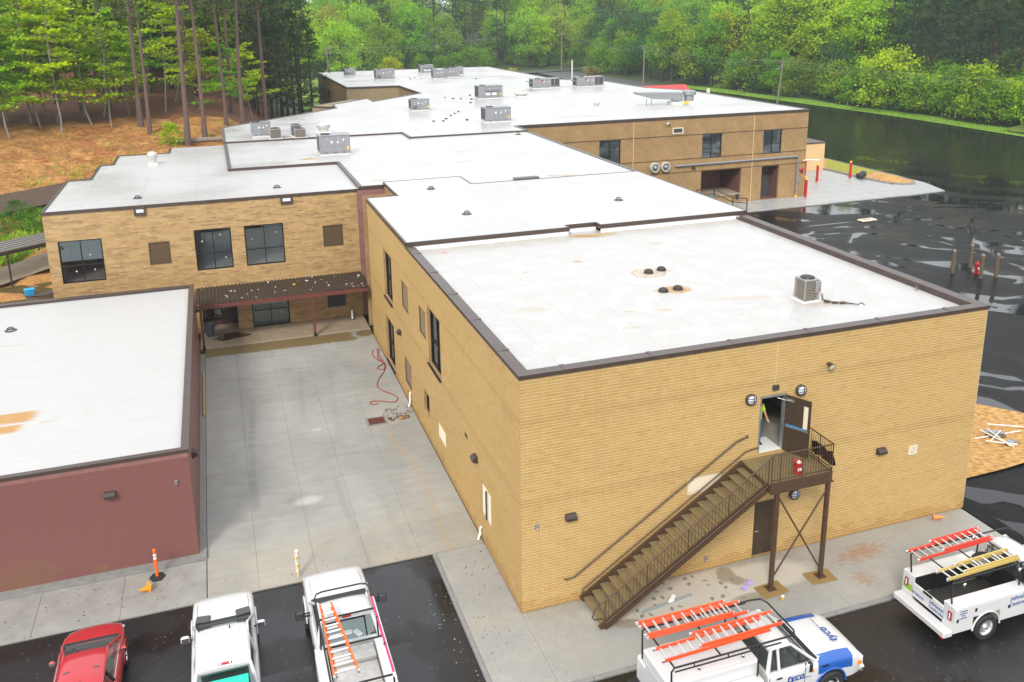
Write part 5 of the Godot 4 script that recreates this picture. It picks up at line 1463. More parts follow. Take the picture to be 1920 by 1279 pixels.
func build_far() -> void:
	var t := thing("school_rear_block", "long far tan block with loading dock and many rooftop units", "building")
	var o := Vector3(18.0, -1.2, -52.2); var X := Vector3.RIGHT
	var R := func(x0: float, x1: float, y0: float, y1: float) -> Rect2: return Rect2(x0 - 18.0, y0 + 1.2, x1 - x0, y1 - y0)
	var ops := [R.call(26.3, 28.5, 3.9, 6.31), R.call(37.3, 39.5, 3.9, 6.31), R.call(44.28, 46.46, 3.9, 6.31), R.call(37.33, 41.9, 0.1, 2.65), R.call(44.3, 46.35, -0.78, 2.65)]
	var b := mb()
	wall_sheet(b, o, X, 31.5, 9.2, ops, 0.2)
	put(b, "wall", M.far_brick, t)
	for k in 3: window(t, o, X, ops[k], 0.2, [0.5], [0.4])
	var dock_wall := tri_tex(mat(Color(0.19, 0.085, 0.07), 0.8), M.tone, 0.3)
	put(recess(mb(), o - Vector3(0, 0, 0.2), X, ops[3], 3.6), "dock_recess", dock_wall, t)
	put(mb().bb(Vector3(37.34, 0.0, -55.9), Vector3(41.89, 0.115, -52.05)), "dock_floor", M.porch, t)
	put(mb().bb(Vector3(38.5, 0.12, -55.98), Vector3(39.7, 2.2, -55.9)), "dock_door", M.unit_dark, t)
	for x in [37.6, 41.5]: put(mb().bev(Vector3(x, -0.2, -52.08), Vector3(0.3, 0.5, 0.2), 0.03), "dock_bumper", M.rubber, t)
	put(recess(mb(), o - Vector3(0, 0, 0.2), X, ops[4], 1.6), "door_recess", dock_wall, t)
	put(mb().bb(Vector3(45.25, -0.76, -53.7), Vector3(46.3, 1.5, -53.6)), "dock_door", M.unit_dark, t)
	# projecting courses and caulked movement joints
	for y in [6.34, 4.0, 2.72]:
		var rs := []
		var cut := [18.0]
		for q in ops:
			if y > q.position.y - 1.2 - 0.03 and y < q.end.y - 1.2 + 0.0: cut.append_array([q.position.x + 18.0, q.end.x + 18.0])
		cut.append(49.5); cut.sort()
		for k in range(0, cut.size() - 1, 2):
			put(mb().bb(Vector3(cut[k] + 0.003, y - 0.03, -52.2), Vector3(cut[k + 1] - 0.003, y + 0.03, -52.165)), "brick_course", M.panel, t)
	for x in [29.82, 43.1]:
		put(mb().bb(Vector3(x - 0.03, -0.8, -52.199), Vector3(x + 0.03, 7.86, -52.155)), "movement_joint", M.far_joint, t)
	var C := PackedVector2Array([Vector2(18.0, -52.2), Vector2(49.5, -52.2), Vector2(49.5, -75.9), Vector2(46.4, -82.0), Vector2(46.2, -93.5), Vector2(41.2, -101.0), Vector2(41.0, -134.0), Vector2(10.1, -134.0), Vector2(10.1, -100.6), Vector2(17.3, -100.2), Vector2(17.5, -87.6), Vector2(10.1, -79.8), Vector2(10.1, -83.8), Vector2(5.2, -78.4), Vector2(5.0, -74.4), Vector2(-7.05, -62.1), Vector2(-7.1, -52.12), Vector2(7.55, -52.12), Vector2(7.55, -48.92), Vector2(18.0, -48.92)])
	roof(t, C, 8.14, M.roof, Vector2(-20, -135), Vector2(72, 108))
	coping(t, C, 0.05, 0.16, 7.92, 8.2, M.coping_grey, M.coping_dark)
	plain_walls(t, C, -1.2, 7.95, M.far_brick, [1, 2, 3, 4, 5, 6, 7, 14, 15])
	plain_walls(t, C, -1.2, 7.951, M.beige, [8, 9, 10, 11, 12, 13])
	put(mb().bb(Vector3(10.05, -1.2, -108.7), Vector3(10.08, 7.93, -100.6)), "painted_wall", M.beige, t)
	for q in [[-131.0, 3.8, 6.3, 1.2], [-121.0, 1.0, 6.35, 2.0], [-126.5, 4.6, 6.0, 0.9]]:
		put(mb().bb(Vector3(10.02, q[1], q[0]), Vector3(10.09, q[2], q[0] + q[3])), "window", M.frame, t)
	# lower vestibule
	put(mb().prism(PackedVector2Array([Vector2(3.1, -80.2), Vector2(5.1, -78.2), Vector2(10.0, -83.8), Vector2(8.4, -85.8)]), -1, 7.9), "vestibule", M.beige, t)
	coping(t, PackedVector2Array([Vector2(3.1, -80.2), Vector2(5.1, -78.2), Vector2(10.0, -83.8), Vector2(8.4, -85.8)]), 0.05, 0.15, 7.75, 7.93, M.coping_grey, M.coping_dark)
	# wall-mounted things
	for q in [[32.07, "round galvanised fan hood, the first on the far wall"], [33.23, "round galvanised fan hood, the second on the far wall"]]:
		var f := thing("fan_hood", q[1], "vent", Vector3(q[0], 3.4, -52.2), 0, "round fan hoods on the far wall")
		var xf := Transform3D(Basis(Vector3.RIGHT, PI / 2), Vector3.ZERO)
		put(mb().lathe([Vector2(0.50, 0), Vector2(0.52, 0.25), Vector2(0.46, 0.36), Vector2(0.34, 0.36), Vector2(0.30, 0.2)], 20, xf).smooth(35), "rim", mat(Color(0.5, 0.48, 0.42), 0.45, 0.2), f)
		put(mb().lathe([Vector2(0.30, 0.22), Vector2(0.0, 0.23)], 20, xf), "grille", M.unit_dark, f)
		put(mb().lathe([Vector2(0.22, 0.22), Vector2(0.22, 0.38), Vector2(0.15, 0.44), Vector2(0, 0.45)], 16, xf).smooth(40), "motor_cap", M.galv, f)
	var pi := thing("wall_conduit", "long silver pipe bent down the far brick wall", "pipe", Vector3(0, 0, -52.05))
	put(mb().tube([Vector3(34.3, 3.38, 0), Vector3(48.2, 3.46, 0), Vector3(48.42, 3.40, 0), Vector3(48.48, 3.15, 0), Vector3(48.48, -0.85, 0)], 0.10, 10), "pipe", M.galv, pi)
	put(mb().bev(Vector3(48.55, 1.0, 0.02), Vector3(0.42, 0.5, 0.2), 0.03), "junction_box", M.galv, pi)
	put(mb().lathe([Vector2(0.14, 0), Vector2(0.14, 0.25)], 10, Transform3D(Basis.IDENTITY, Vector3(48.48, -0.8, 0))), "foot", M.yellow, pi)
	for k in 6: put(mb().box(Vector3(35.5 + k * 2.4, 3.40, -0.06), Vector3(0.06, 0.28, 0.12)), "strap", M.galv, pi)
	var v := thing("wall_vent", "white framed vent high on the far brick wall", "vent", Vector3(34.55, 6.82, -52.2))
	put(mb().bb(Vector3(-0.6, -0.3, 0.01), Vector3(0.6, -0.2, 0.06)).bb(Vector3(-0.6, 0.2, 0.01), Vector3(0.6, 0.3, 0.06)).bb(Vector3(-0.6, -0.2, 0.01), Vector3(-0.48, 0.2, 0.059)).bb(Vector3(0.48, -0.2, 0.01), Vector3(0.6, 0.2, 0.059)), "frame", M.cream, v)
	put(mb().bb(Vector3(-0.48, -0.2, 0.0), Vector3(0.48, 0.2, 0.02)), "backing", M.unit_dark, v)
	var sc := thing("security_camera", "tiny white camera under the far roof edge", "camera", Vector3(33.42, 7.55, -52.2))
	put(mb().bev(Vector3(0, 0, 0.12), Vector3(0.22, 0.22, 0.24), 0.03), "body", M.white, sc)
	put(mb().lathe([Vector2(0.1, 0), Vector2(0.08, 0.07), Vector2(0, 0.1)], 10, Transform3D(Basis(Vector3.RIGHT, PI / 2), Vector3(0.03, -0.03, 0.24))), "dome", M.black, sc)
	wall_pack(Vector3(36.4, 3.05, -52.2), 0, "dark wall light between the fan hoods and the dock")
	var bl := thing("alarm_bell", "dark red round bell on the far building's corner", "bell", Vector3(49.1, 2.0, -52.2))
	put(mb().lathe([Vector2(0.25, 0), Vector2(0.25, 0.08), Vector2(0.15, 0.16), Vector2(0, 0.18)], 14, Transform3D(Basis(Vector3.RIGHT, PI / 2), Vector3.ZERO)), "gong", M.red_dark, bl)
	put(mb().bev(Vector3(0, -0.3, 0.05), Vector3(0.16, 0.14, 0.1), 0.02), "striker_box", M.bronze, bl)
	var wl := thing("arm_light", "white arm light on the far building's corner", "wall light", Vector3(49.45, 3.0, -52.1))
	put(mb().tube([Vector3(-0.3, -0.05, 0), Vector3(0.3, 0.05, 0.2), Vector3(0.7, 0.0, 0.4)], 0.05, 8), "arm", M.white, wl)
	put(mb().bev(Vector3(0.95, 0.0, 0.5), Vector3(0.6, 0.14, 0.26), 0.05), "head", M.white, wl)
	# dock rail and ramp
	var dk := thing("dock_railing", "black pipe railing along the loading dock ramp", "railing")
	var pts := [Vector3(36.7, 0.9, -53.0 + 1.2), Vector3(38.4, 0.9, -51.4), Vector3(39.4, 0.35, -49.6), Vector3(40.4, 0.35, -48.7)]
	put(mb().tube(pts, 0.05, 6), "top_rail", M.black, dk)
	put(mb().tube([pts[0] - Vector3(0, .45, 0), pts[1] - Vector3(0, .45, 0), pts[2] - Vector3(0, .45, 0), pts[3] - Vector3(0, .45, 0)], 0.04, 6), "mid_rail", M.black, dk)
	for q in pts: put(mb().tube([q, Vector3(q.x, -0.82, q.z)], 0.05, 6), "post", M.black, dk)
	var rp := thing("dumpster", "green metal container beside the dock floor", "container", Vector3(36.6, -0.8, -51.0))
	put(mb().bev(Vector3(0, 0.55, 0), Vector3(2.6, 1.1, 1.2), 0.05), "box", mat(Color(0.07, 0.14, 0.11), 0.5), rp)
	put(mb().bev(Vector3(0, 1.13, 0), Vector3(2.7, 0.06, 1.3), 0.02), "lid", mat(Color(0.10, 0.18, 0.15), 0.4), rp)
	# screen wall
	var an := thing("screen_wall", "tan screen wall with dark cap behind the red bollards", "wall")
	put(mb().bb(Vector3(49.55, -1.2, -74), Vector3(61.2, 2.4, -64)), "wall", M.far_joint, an)
	put(mb().bb(Vector3(49.55, 2.401, -74.05), Vector3(61.25, 2.56, -63.95)), "cap", M.coping_dark, an)
	put(mb().bb(Vector3(59.6, -0.8, -64.05), Vector3(59.8, 2.38, -64.001)), "stain_strip", M.plywood, an)
	# red metal canopy beyond the roof
	var rc := thing("red_canopy", "red ribbed metal canopy showing past the far roof", "canopy", Vector3(0, 0, 0))
	for k in 11:
		var x := 61.2 + k * 0.76
		put(mb().box(Vector3(x, 4.85, -110.0), Vector3(0.56, 0.06, 3.2), Basis(Vector3.RIGHT, 0.42)), "roof_panel", M.red_roof, rc)
		put(mb().box(Vector3(x + 0.38, 4.87, -110.0), Vector3(0.1, 0.12, 3.2), Basis(Vector3.RIGHT, 0.42)), "seam", M.ladder_red, rc)
	for x in [61.5, 65.0, 68.5]: put(mb().bb(Vector3(x - 0.15, -0.9, -110.2), Vector3(x + 0.15, 4.7, -109.9)), "column", M.rust_red, rc)

# ---------------------------------------------------------------- on the roofs
func rtu(x0: float, x1: float, z: float, y: float, h: float, d: float, style: int, label: String) -> void:
	var w := x1 - x0
	var t := thing("rooftop_unit", label, "air conditioner", Vector3((x0 + x1) / 2, y, z - d / 2), 0, "grey rooftop air units")
	put(mb().bb(Vector3(-w / 2 + 0.06, 0, -d / 2 + 0.06), Vector3(w / 2 - 0.06, 0.16, d / 2 - 0.06)), "curb", M.white, t)
	var hs := put(mb().bev(Vector3(0, 0.16 + (h - 0.16) / 2, 0), Vector3(w, h - 0.16, d), 0.025), "housing", M.unit, t)
	put(mb().bb(Vector3(-w / 2 - 0.02, 0.14, d / 2 - 0.02), Vector3(w / 2 + 0.02, 0.24, d / 2 + 0.02)), "base_rail", M.galv, t)
	for k in 3: put(mb().bb(Vector3(-w / 2 + w * (0.2 + 0.3 * k) - 0.09, 0.165, d / 2 + 0.021), Vector3(-w / 2 + w * (0.2 + 0.3 * k) + 0.09, 0.215, d / 2 + 0.024)), "lift_slot", M.black, t)
	put(mb().bb(Vector3(-w / 2 - 0.03, h, -d / 2 - 0.03), Vector3(w / 2 + 0.03, h + 0.03, d / 2 + 0.03)), "lid", M.galv, t)
	# access panels on the near face
	var cuts := [0.0, 0.52, 1.0] if style != 1 else [0.0, 0.35, 0.7, 1.0]
	for k in cuts.size() - 1:
		var a: float = -w / 2 + w * cuts[k] + 0.03; var b: float = -w / 2 + w * cuts[k + 1] - 0.03
		put(mb().bev(Vector3((a + b) / 2, h * 0.56, d / 2 + 0.01), Vector3(b - a, h * 0.72, 0.02), 0.006), "access_panel", M.unit, t)
	put(mb().bb(Vector3(-0.08 * w - 0.1, h * 0.62, d / 2 + 0.0205), Vector3(-0.08 * w + 0.02, h * 0.74, d / 2 + 0.023)), "sticker", M.white, t)
	put(mb().bb(Vector3(0.08 * w, h * 0.62, d / 2 + 0.0205), Vector3(0.08 * w + 0.09, h * 0.72, d / 2 + 0.023)), "sticker", M.white, t)
	put(mb().bb(Vector3(w * 0.27, h * 0.72, d / 2 + 0.0205), Vector3(w * 0.27 + 0.08, h * 0.83, d / 2 + 0.023)), "sticker", M.white, t)
	if style != 3: put(mb().bb(Vector3(w * 0.39, h * 0.25, d / 2 + 0.0205), Vector3(w * 0.39 + 0.13, h * 0.45, d / 2 + 0.023)), "warning_sticker", M.yellow, t)
	# coil end with its grille
	put(mb().bb(Vector3(-w / 2 - 0.012, 0.3, -d / 2 + 0.1), Vector3(-w / 2 - 0.002, h - 0.1, d / 2 - 0.1)), "coil", M.unit_dark, t)
	for k in 6: put(mb().bb(Vector3(-w / 2 - 0.03, 0.34 + (h - 0.5) * k / 5.0, -d / 2 + 0.1), Vector3(-w / 2 - 0.013, 0.36 + (h - 0.5) * k / 5.0, d / 2 - 0.1)), "guard_bar", M.galv, t)
	# condenser fan in the lid
	var fx := Transform3D(Basis.IDENTITY, Vector3(-w * 0.26, h + 0.03, 0))
	var fr := minf(0.36, d * 0.36)
	put(mb().lathe([Vector2(fr, 0), Vector2(fr, 0.06), Vector2(fr - 0.03, 0.06), Vector2(fr - 0.05, 0.0)], 20, fx).smooth(30), "fan_ring", M.unit_dark, t)
	put(mb().lathe([Vector2(fr - 0.04, 0.006), Vector2(0.1, 0.012), Vector2(0.0, 0.03)], 20, fx), "fan", M.black, t)
	if style == 1:   # outside-air hood towards the viewer
		put(mb().bev(Vector3(0.05 * w, h * 0.74, d / 2 + 0.14), Vector3(w * 0.55, 0.34, 0.26), 0.03, Basis(Vector3.RIGHT, 0.3)), "air_hood", M.unit, t)
		put(mb().bb(Vector3(-0.2 * w, h * 0.3, d / 2 + 0.022), Vector3(-0.02 * w, h * 0.48, d / 2 + 0.03)), "filter", M.white, t)
		put(mb().bb(Vector3(0.06 * w, h * 0.3, d / 2 + 0.022), Vector3(0.24 * w, h * 0.48, d / 2 + 0.03)), "filter", M.white, t)
	if style == 2:   # unit with an open coil bay at one end and a scoop at the other
		put(mb().bb(Vector3(w * 0.18, 0.3, d / 2 + 0.021), Vector3(w * 0.48, h - 0.06, d / 2 + 0.03)), "coil_bay", M.unit_dark, t)
		put(mb().bb(Vector3(w * 0.29, 0.28, d / 2 + 0.031), Vector3(w * 0.31, h - 0.04, d / 2 + 0.05)), "bay_post", M.galv, t)
		put(mb().bev(Vector3(-w / 2 - 0.25, h * 0.66, 0), Vector3(0.6, 0.08, d * 0.9), 0.02, Basis(Vector3.BACK, -0.45)), "scoop", M.unit, t)
		put(mb().box(Vector3(-0.15 * w, h * 0.8, d / 2 + 0.025), Vector3(0.35, 0.16, 0.01)), "sticker", M.red_dark, t)
	if style == 4:
		for k in 5: put(mb().bb(Vector3(-w * 0.42 + k * 0.11, h * 0.2, d / 2 + 0.0205), Vector3(-w * 0.42 + k * 0.11 + 0.07, h * 0.48, d / 2 + 0.024)), "vent_slot", M.unit_dark, t)

func condenser(at: Vector3, s: float, h: float, label: String, m: Material, group := "") -> Node3D:
	var t := thing("condenser", label, "air conditioner", at, 0, group)
	put(mb().bev(Vector3(0, 0.03, 0), Vector3(s * 1.25, 0.06, s * 1.2), 0.01), "pad", M.white, t)
	put(mb().bev(Vector3(0, 0.06 + h / 2, 0), Vector3(s * 0.94, h, s * 0.94), 0.10 * s), "coil", M.unit_dark, t)
	for k in 12:
		var y := 0.10 + h * k / 12.5
		put(mb().bev(Vector3(0, y + 0.02, 0), Vector3(s, 0.028, s), 0.01), "slat", m, t)
	for sx in [-1, 1]:
		for sz in [-1, 1]:
			put(mb().bev(Vector3(sx * s * 0.49, 0.06 + h / 2, sz * s * 0.49), Vector3(0.06, h, 0.06), 0.02), "corner_post", m, t)
	put(mb().bev(Vector3(0, h + 0.07, 0), Vector3(s * 1.04, 0.06, s * 1.04), 0.025), "top_pan", M.galv, t)
	put(mb().lathe([Vector2(s * 0.44, 0), Vector2(s * 0.40, 0.05), Vector2(s * 0.15, 0.09), Vector2(0, 0.09)], 20, Transform3D(Basis.IDENTITY, Vector3(0, h + 0.10, 0))).smooth(40), "fan_guard", M.black, t)
	return t

func roof_dome(at: Vector3, r: float, label: String, group: String) -> void:
	var t := thing("roof_vent", label, "vent", at, 0, group)
	put(mb().lathe([Vector2(r * 1.25, 0), Vector2(r * 1.2, 0.025), Vector2(r * 0.9, 0.03)], 14), "flange", M.unit_dark, t)
	var rust := tri_tex(mat(Color(0.06, 0.045, 0.032), 0.7), M.tone, 3.0)
	put(mb().lathe([Vector2(r * 0.95, 0.03), Vector2(r * 1.0, r * 0.45), Vector2(r * 0.8, r * 0.75), Vector2(r * 0.45, r * 0.9), Vector2(0, r * 0.95)], 14).smooth(45), "cap", rust, t)
	for k in 10:
		var a := TAU * k / 10
		put(mb().tube([Vector3(cos(a), 0.03 / r, sin(a)) * r * 1.02, Vector3(cos(a) * 1.04, 0.5, sin(a) * 1.04) * r, Vector3(cos(a) * 0.6, 0.86, sin(a) * 0.6) * r], 0.012, 4), "rib", M.bronze, t)

func roof_drain(at: Vector3, label: String) -> void:
	var t := thing("roof_drain", label, "drain", at, 0, "dark domed roof drains")
	put(mb().lathe([Vector2(0.28, 0), Vector2(0.26, 0.02), Vector2(0.18, 0.03)], 12), "flange", M.bronze, t)
	var b := mb()
	for k in 8:
		var a := TAU * k / 8
		b.tube([Vector3(0.15 * cos(a), 0.02, 0.15 * sin(a)), Vector3(0.14 * cos(a), 0.13, 0.14 * sin(a)), Vector3(0.05 * cos(a), 0.17, 0.05 * sin(a))], 0.014, 4)
	b.lathe([Vector2(0.08, 0.16), Vector2(0, 0.19)], 8)
	put(b, "strainer", M.bronze, t)

func turbine(at: Vector3, r: float, h: float, label: String) -> void:
	var t := thing("roof_fan", label, "vent", at, 0, "")
	put(mb().bb(Vector3(-r, 0, -r), Vector3(r, 0.12, r)), "curb", M.white, t)
	put(mb().lathe([Vector2(r * 0.8, 0.12), Vector2(r * 0.85, h * 0.45), Vector2(r * 1.05, h * 0.5), Vector2(r * 1.05, h * 0.8), Vector2(r * 0.8, h * 0.92), Vector2(r * 0.4, h), Vector2(0, h)], 18).smooth(35), "housing", mat(Color(0.5, 0.49, 0.46), 0.45, 0.2), t)
	put(mb().lathe([Vector2(r * 1.07, h * 0.62), Vector2(r * 1.09, h * 0.65), Vector2(r * 1.07, h * 0.68)], 18), "band", M.galv, t)

func build_roof_things() -> void:
	rtu(-0.55, 1.7, -42.65, 8.06, 1.45, 1.5, 0, "large grey air unit alone on the middle white roof")
	rtu(16.2, 18.7, -55.5, 8.14, 1.35, 1.5, 0, "grey air unit nearest the far brick facade's inner corner")
	rtu(11.95, 13.9, -68.0, 8.14, 1.18, 1.3, 4, "grey slotted air unit beside the row of dark pipe blocks")
	rtu(22.0, 25.0, -77.0, 8.14, 1.5, 1.6, 1, "grey air unit with hooded intake in the middle of the far roof")
	rtu(16.25, 19.15, -111.8, 8.14, 1.55, 1.6, 4, "wide grey air unit above the beige courtyard wall")
	rtu(13.2, 14.95, -123.0, 8.14, 1.15, 1.3, 4, "smallest grey air unit near the far roof's end")
	rtu(25.6, 27.9, -122.5, 8.14, 1.35, 1.4, 1, "grey air unit with dark blue side at the roof's far edge")
	rtu(24.7, 26.6, -110.0, 8.14, 1.3, 1.2, 3, "square grey air unit in the far cluster")
	rtu(27.0, 29.6, -112.1, 8.14, 1.3, 1.2, 0, "grey air unit in the far cluster's middle")
	rtu(30.2, 31.5, -117.0, 8.14, 1.25, 1.2, 3, "small grey unit at the back of the far cluster")
	rtu(32.5, 36.3, -87.0, 8.14, 1.25, 1.5, 2, "long grey air unit with open end bay")
	rtu(38.6, 42.5, -86.6, 8.14, 1.3, 1.5, 2, "long grey air unit with open end bay on a white curb")
	rtu(-4.75, -3.2, -54.4, 8.14, 1.2, 1.0, 0, "grey unit with red badge at the middle roof's back edge")
	condenser(Vector3(-2.95, 8.14, -53.0), 0.85, 0.75, "brown slatted condenser beside the grey unit with red badge", M.unit_tan, "brown condensers")
	condenser(Vector3(-1.15, 8.14, -54.0), 0.8, 0.85, "taller tan condenser standing behind another one", M.galv, "brown condensers")
	condenser(Vector3(-0.95, 8.14, -52.9), 0.85, 0.65, "low brown condenser in front of the taller tan one", M.unit_tan, "brown condensers")
	var ac := condenser(Vector3(12.45, 7.78, -3.35), 0.60, 0.78, "tan slatted condenser alone on the nearest white roof", M.unit_tan)
	put(mb().bev(Vector3(0.24, 0.58, 0.32), Vector3(0.24, 0.46, 0.08), 0.02), "control_box", M.galv, ac)
	put(mb().box(Vector3(0.31, 0.48, 0.362), Vector3(0.06, 0.06, 0.008)), "sticker", M.red, ac)
	for k in 3:
		put(mb().tube([Vector3(0.30 + 0.05 * k, 0.35, 0.40), Vector3(0.36, 0.10 + 0.03 * k, 0.5), Vector3(0.65, 0.05, 0.55 + 0.1 * k), Vector3(1.05, 0.05, 0.75 + 0.12 * k), Vector3(1.35 + 0.12 * k, 0.04, 1.15 + 0.06 * k), Vector3(1.62, 0.05, 1.10), Vector3(1.72, 0.02, 0.95)], 0.010, 6), "line_set", M.black, ac)
	for q in [[0.55, 0.5], [0.75, 0.68], [1.0, 0.80]]: put(mb().bev(Vector3(q[0], 0.035, q[1]), Vector3(0.2, 0.07, 0.14), 0.01), "wood_block", M.wood, ac)
	for q in [[8.64, -8.54, "rusty domed vent, the left one of the back pair on the near roof"], [9.31, -8.69, "rusty domed vent, the right one of the back pair on the near roof"], [8.03, -6.15, "rusty domed vent, the left one of the front pair on the near roof"], [8.68, -6.19, "rusty domed vent inside the brown tide mark"]]:
		roof_dome(Vector3(q[0], 7.78, q[1]), 0.17, q[2], "rusty domed vents on the near roof")
	for q in [[4.17, 8.17, -20.04, "roof drain on the white roof next to small stains"], [4.01, 8.17, -27.1, "roof drain near the white roof's inner notch"], [12.85, 8.17, -20.16, "roof drain alone on the far part of the middle roof"], [-12.34, 7.94, -32.1, "roof drain near the wing's front edge above the scupper"], [-4.43, 7.94, -32.26, "roof drain on the wing roof near the second scupper"], [-17.68, 4.0, -22.05, "roof drain on the purple building's roof"], [16.6, 8.06, -47.5, "roof drain by the middle roof's far corner"]]:
		roof_drain(Vector3(q[0], q[1], q[2]), q[3])
	turbine(Vector3(1.25, 8.14, -54.9), 0.55, 0.9, "round white roof fan behind the large grey unit")
	turbine(Vector3(-12.1, 7.94, -44.4), 0.32, 0.95, "white roof fan on the wing's stepped roof")
	turbine(Vector3(27.5, 8.14, -77.5), 0.75, 0.55, "flat round white fan beside the hooded air unit")
	turbine(Vector3(30.7, 8.14, -62.7), 0.3, 0.7, "small grey mushroom vent on the far roof")
	for q in [[4.52, 7.78, -2.66, "white pipe boot in the middle front of the near roof"], [13.4, 7.78, -2.87, "white pipe boot behind the coiled lines"], [13.3, 7.78, -1.42, "white pipe boot at the near roof's front edge"], [2.5, 8.14, -58.0, "white pipe boot on the far roof's near strip"]]:
		var t := thing("pipe_boot", q[3], "vent pipe", Vector3(q[0], q[1], q[2]), 0, "white pipe boots")
		put(mb().lathe([Vector2(0.16, 0), Vector2(0.12, 0.05), Vector2(0.06, 0.2), Vector2(0.05, 0.34), Vector2(0.035, 0.34), Vector2(0.035, 0.3)], 12).smooth(40), "boot", M.white, t)
		put(mb().lathe([Vector2(0.056, 0.24), Vector2(0.058, 0.27)], 12), "clamp", M.steel, t)
	var pl := thing("roof_post", "tiny dark pipe near the near roof's right parapet", "pipe", Vector3(17.05, 7.78, -2.8))
	put(mb().tube([Vector3(0, 0, 0), Vector3(0, 0.18, 0)], 0.04, 8), "pipe", M.galv, pl)
	put(mb().lathe([Vector2(0.06, 0.15), Vector2(0.05, 0.2), Vector2(0, 0.2)], 8), "cap", M.unit_dark, pl)
	var oc := thing("orange_scrap", "small orange scrap by the near roof's back corner", "litter", Vector3(1.55, 7.73, -14.6))
	put(mb().bev(Vector3(0, 0.04, 0), Vector3(0.12, 0.08, 0.1), 0.02, Basis(Vector3.UP, 0.5)), "piece", M.orange, oc)
	put(mb().bev(Vector3(0.14, 0.03, 0.02), Vector3(0.08, 0.06, 0.08), 0.02), "piece", M.orange, oc)
	# rubber pipe supports on the far roof
	for p in [[15.5, -63.9], [16.3, -65.3], [14.7, -62.4], [13.6, -60.0], [12.9, -58.4], [12.0, -58.6], [15.2, -58.3], [18.3, -58.9], [19.4, -78.8], [20.2, -78.3], [21.2, -77.3], [20.0, -73.5], [18.8, -80.3], [22.4, -82.0], [21.4, -111.0], [22.6, -113.5], [21.9, -114.0], [23.3, -111.9], [30.6, -106.8], [29.3, -80.8]]:
		var t := thing("pipe_block", "small dark rubber pipe block lying on the far white roof", "roof block", Vector3(p[0], 8.14, p[1]), rng.randf() * 3.0, "rubber pipe blocks on the far roof")
		put(mb().bev(Vector3(0, 0.05, 0), Vector3(0.32, 0.10, 0.13), 0.03), "block", M.rubber, t)
		put(mb().bb(Vector3(-0.08, 0.10, -0.02), Vector3(0.08, 0.13, 0.02)), "strut", M.galv, t)
	# kitchen exhaust with its duct
	var dc := thing("exhaust_duct", "silver exhaust fan with tapered duct on the far roof", "duct", Vector3(0, 8.14, 0))
	put(mb().bev(Vector3(40.1, 0.85, -62.5), Vector3(1.1, 0.9, 1.1), 0.04), "fan_box", M.galv, dc)
	put(mb().lathe([Vector2(0.5, 0.25), Vector2(0.55, 0.9), Vector2(0.75, 1.0), Vector2(0.75, 1.35), Vector2(0.6, 1.45), Vector2(0, 1.45)], 16, Transform3D(Basis.IDENTITY, Vector3(41.5, 0, -62.3))).smooth(35), "blower", M.galv, dc)
	var ra := [Vector3(39.6, 0.55, -62.0), Vector3(39.6, 0.55, -63.0), Vector3(39.6, 1.3, -63.0), Vector3(39.6, 1.3, -62.0)]
	var rb := [Vector3(37.2, 0.7, -62.0), Vector3(37.2, 0.7, -63.0), Vector3(37.2, 1.4, -63.0), Vector3(37.2, 1.4, -62.0)]
	var rcx := [Vector3(35.2, 1.25, -61.9), Vector3(35.2, 1.25, -63.1), Vector3(35.2, 1.45, -63.1), Vector3(35.2, 1.45, -61.9)]
	put(mb().loft([ra, rb, rcx]), "duct", M.galv, dc)
	for x in [36.2, 36.8]: put(mb().tube([Vector3(x, 0, -62.0), Vector3(x, 0.8, -62.0)], 0.04, 6), "duct_leg", M.galv, dc)
	put(mb().bb(Vector3(39.3, 0, -63.2), Vector3(42.3, 0.3, -61.8)), "curb", M.white, dc)
	put(mb().bb(Vector3(40.5, 0.05, -61.79), Vector3(41.2, 0.3, -61.7)), "tray", M.yellow, dc)
	var hz := thing("roof_hatch", "low grey hatch at the edge between two white roofs", "hatch", Vector3(10.3, 8.07, -28.0))
	put(mb().bev(Vector3(0, 0.10, 0), Vector3(1.6, 0.2, 0.5), 0.03), "lid", M.coping_grey, hz)
	put(mb().bb(Vector3(-0.8, 0.04, 0.26), Vector3(-0.6, 0.16, 0.30)), "latch", M.unit_dark, hz)

# ---------------------------------------------------------------- yard, lot and roadside
func bollard(at: Vector3, h: float, r: float, body: Material, cap: Material, label: String, group: String) -> void:
	var t := thing("bollard", label, "bollard", at, 0, group)
	put(mb().lathe([Vector2(r, 0), Vector2(r, h - 0.08)], 14).smooth(40), "post", body, t)
	put(mb().lathe([Vector2(r * 1.02, h - 0.08), Vector2(r * 1.02, h), Vector2(r * 0.7, h + r * 0.5), Vector2(0, h + r * 0.65)], 14).smooth(40), "cap", cap, t)

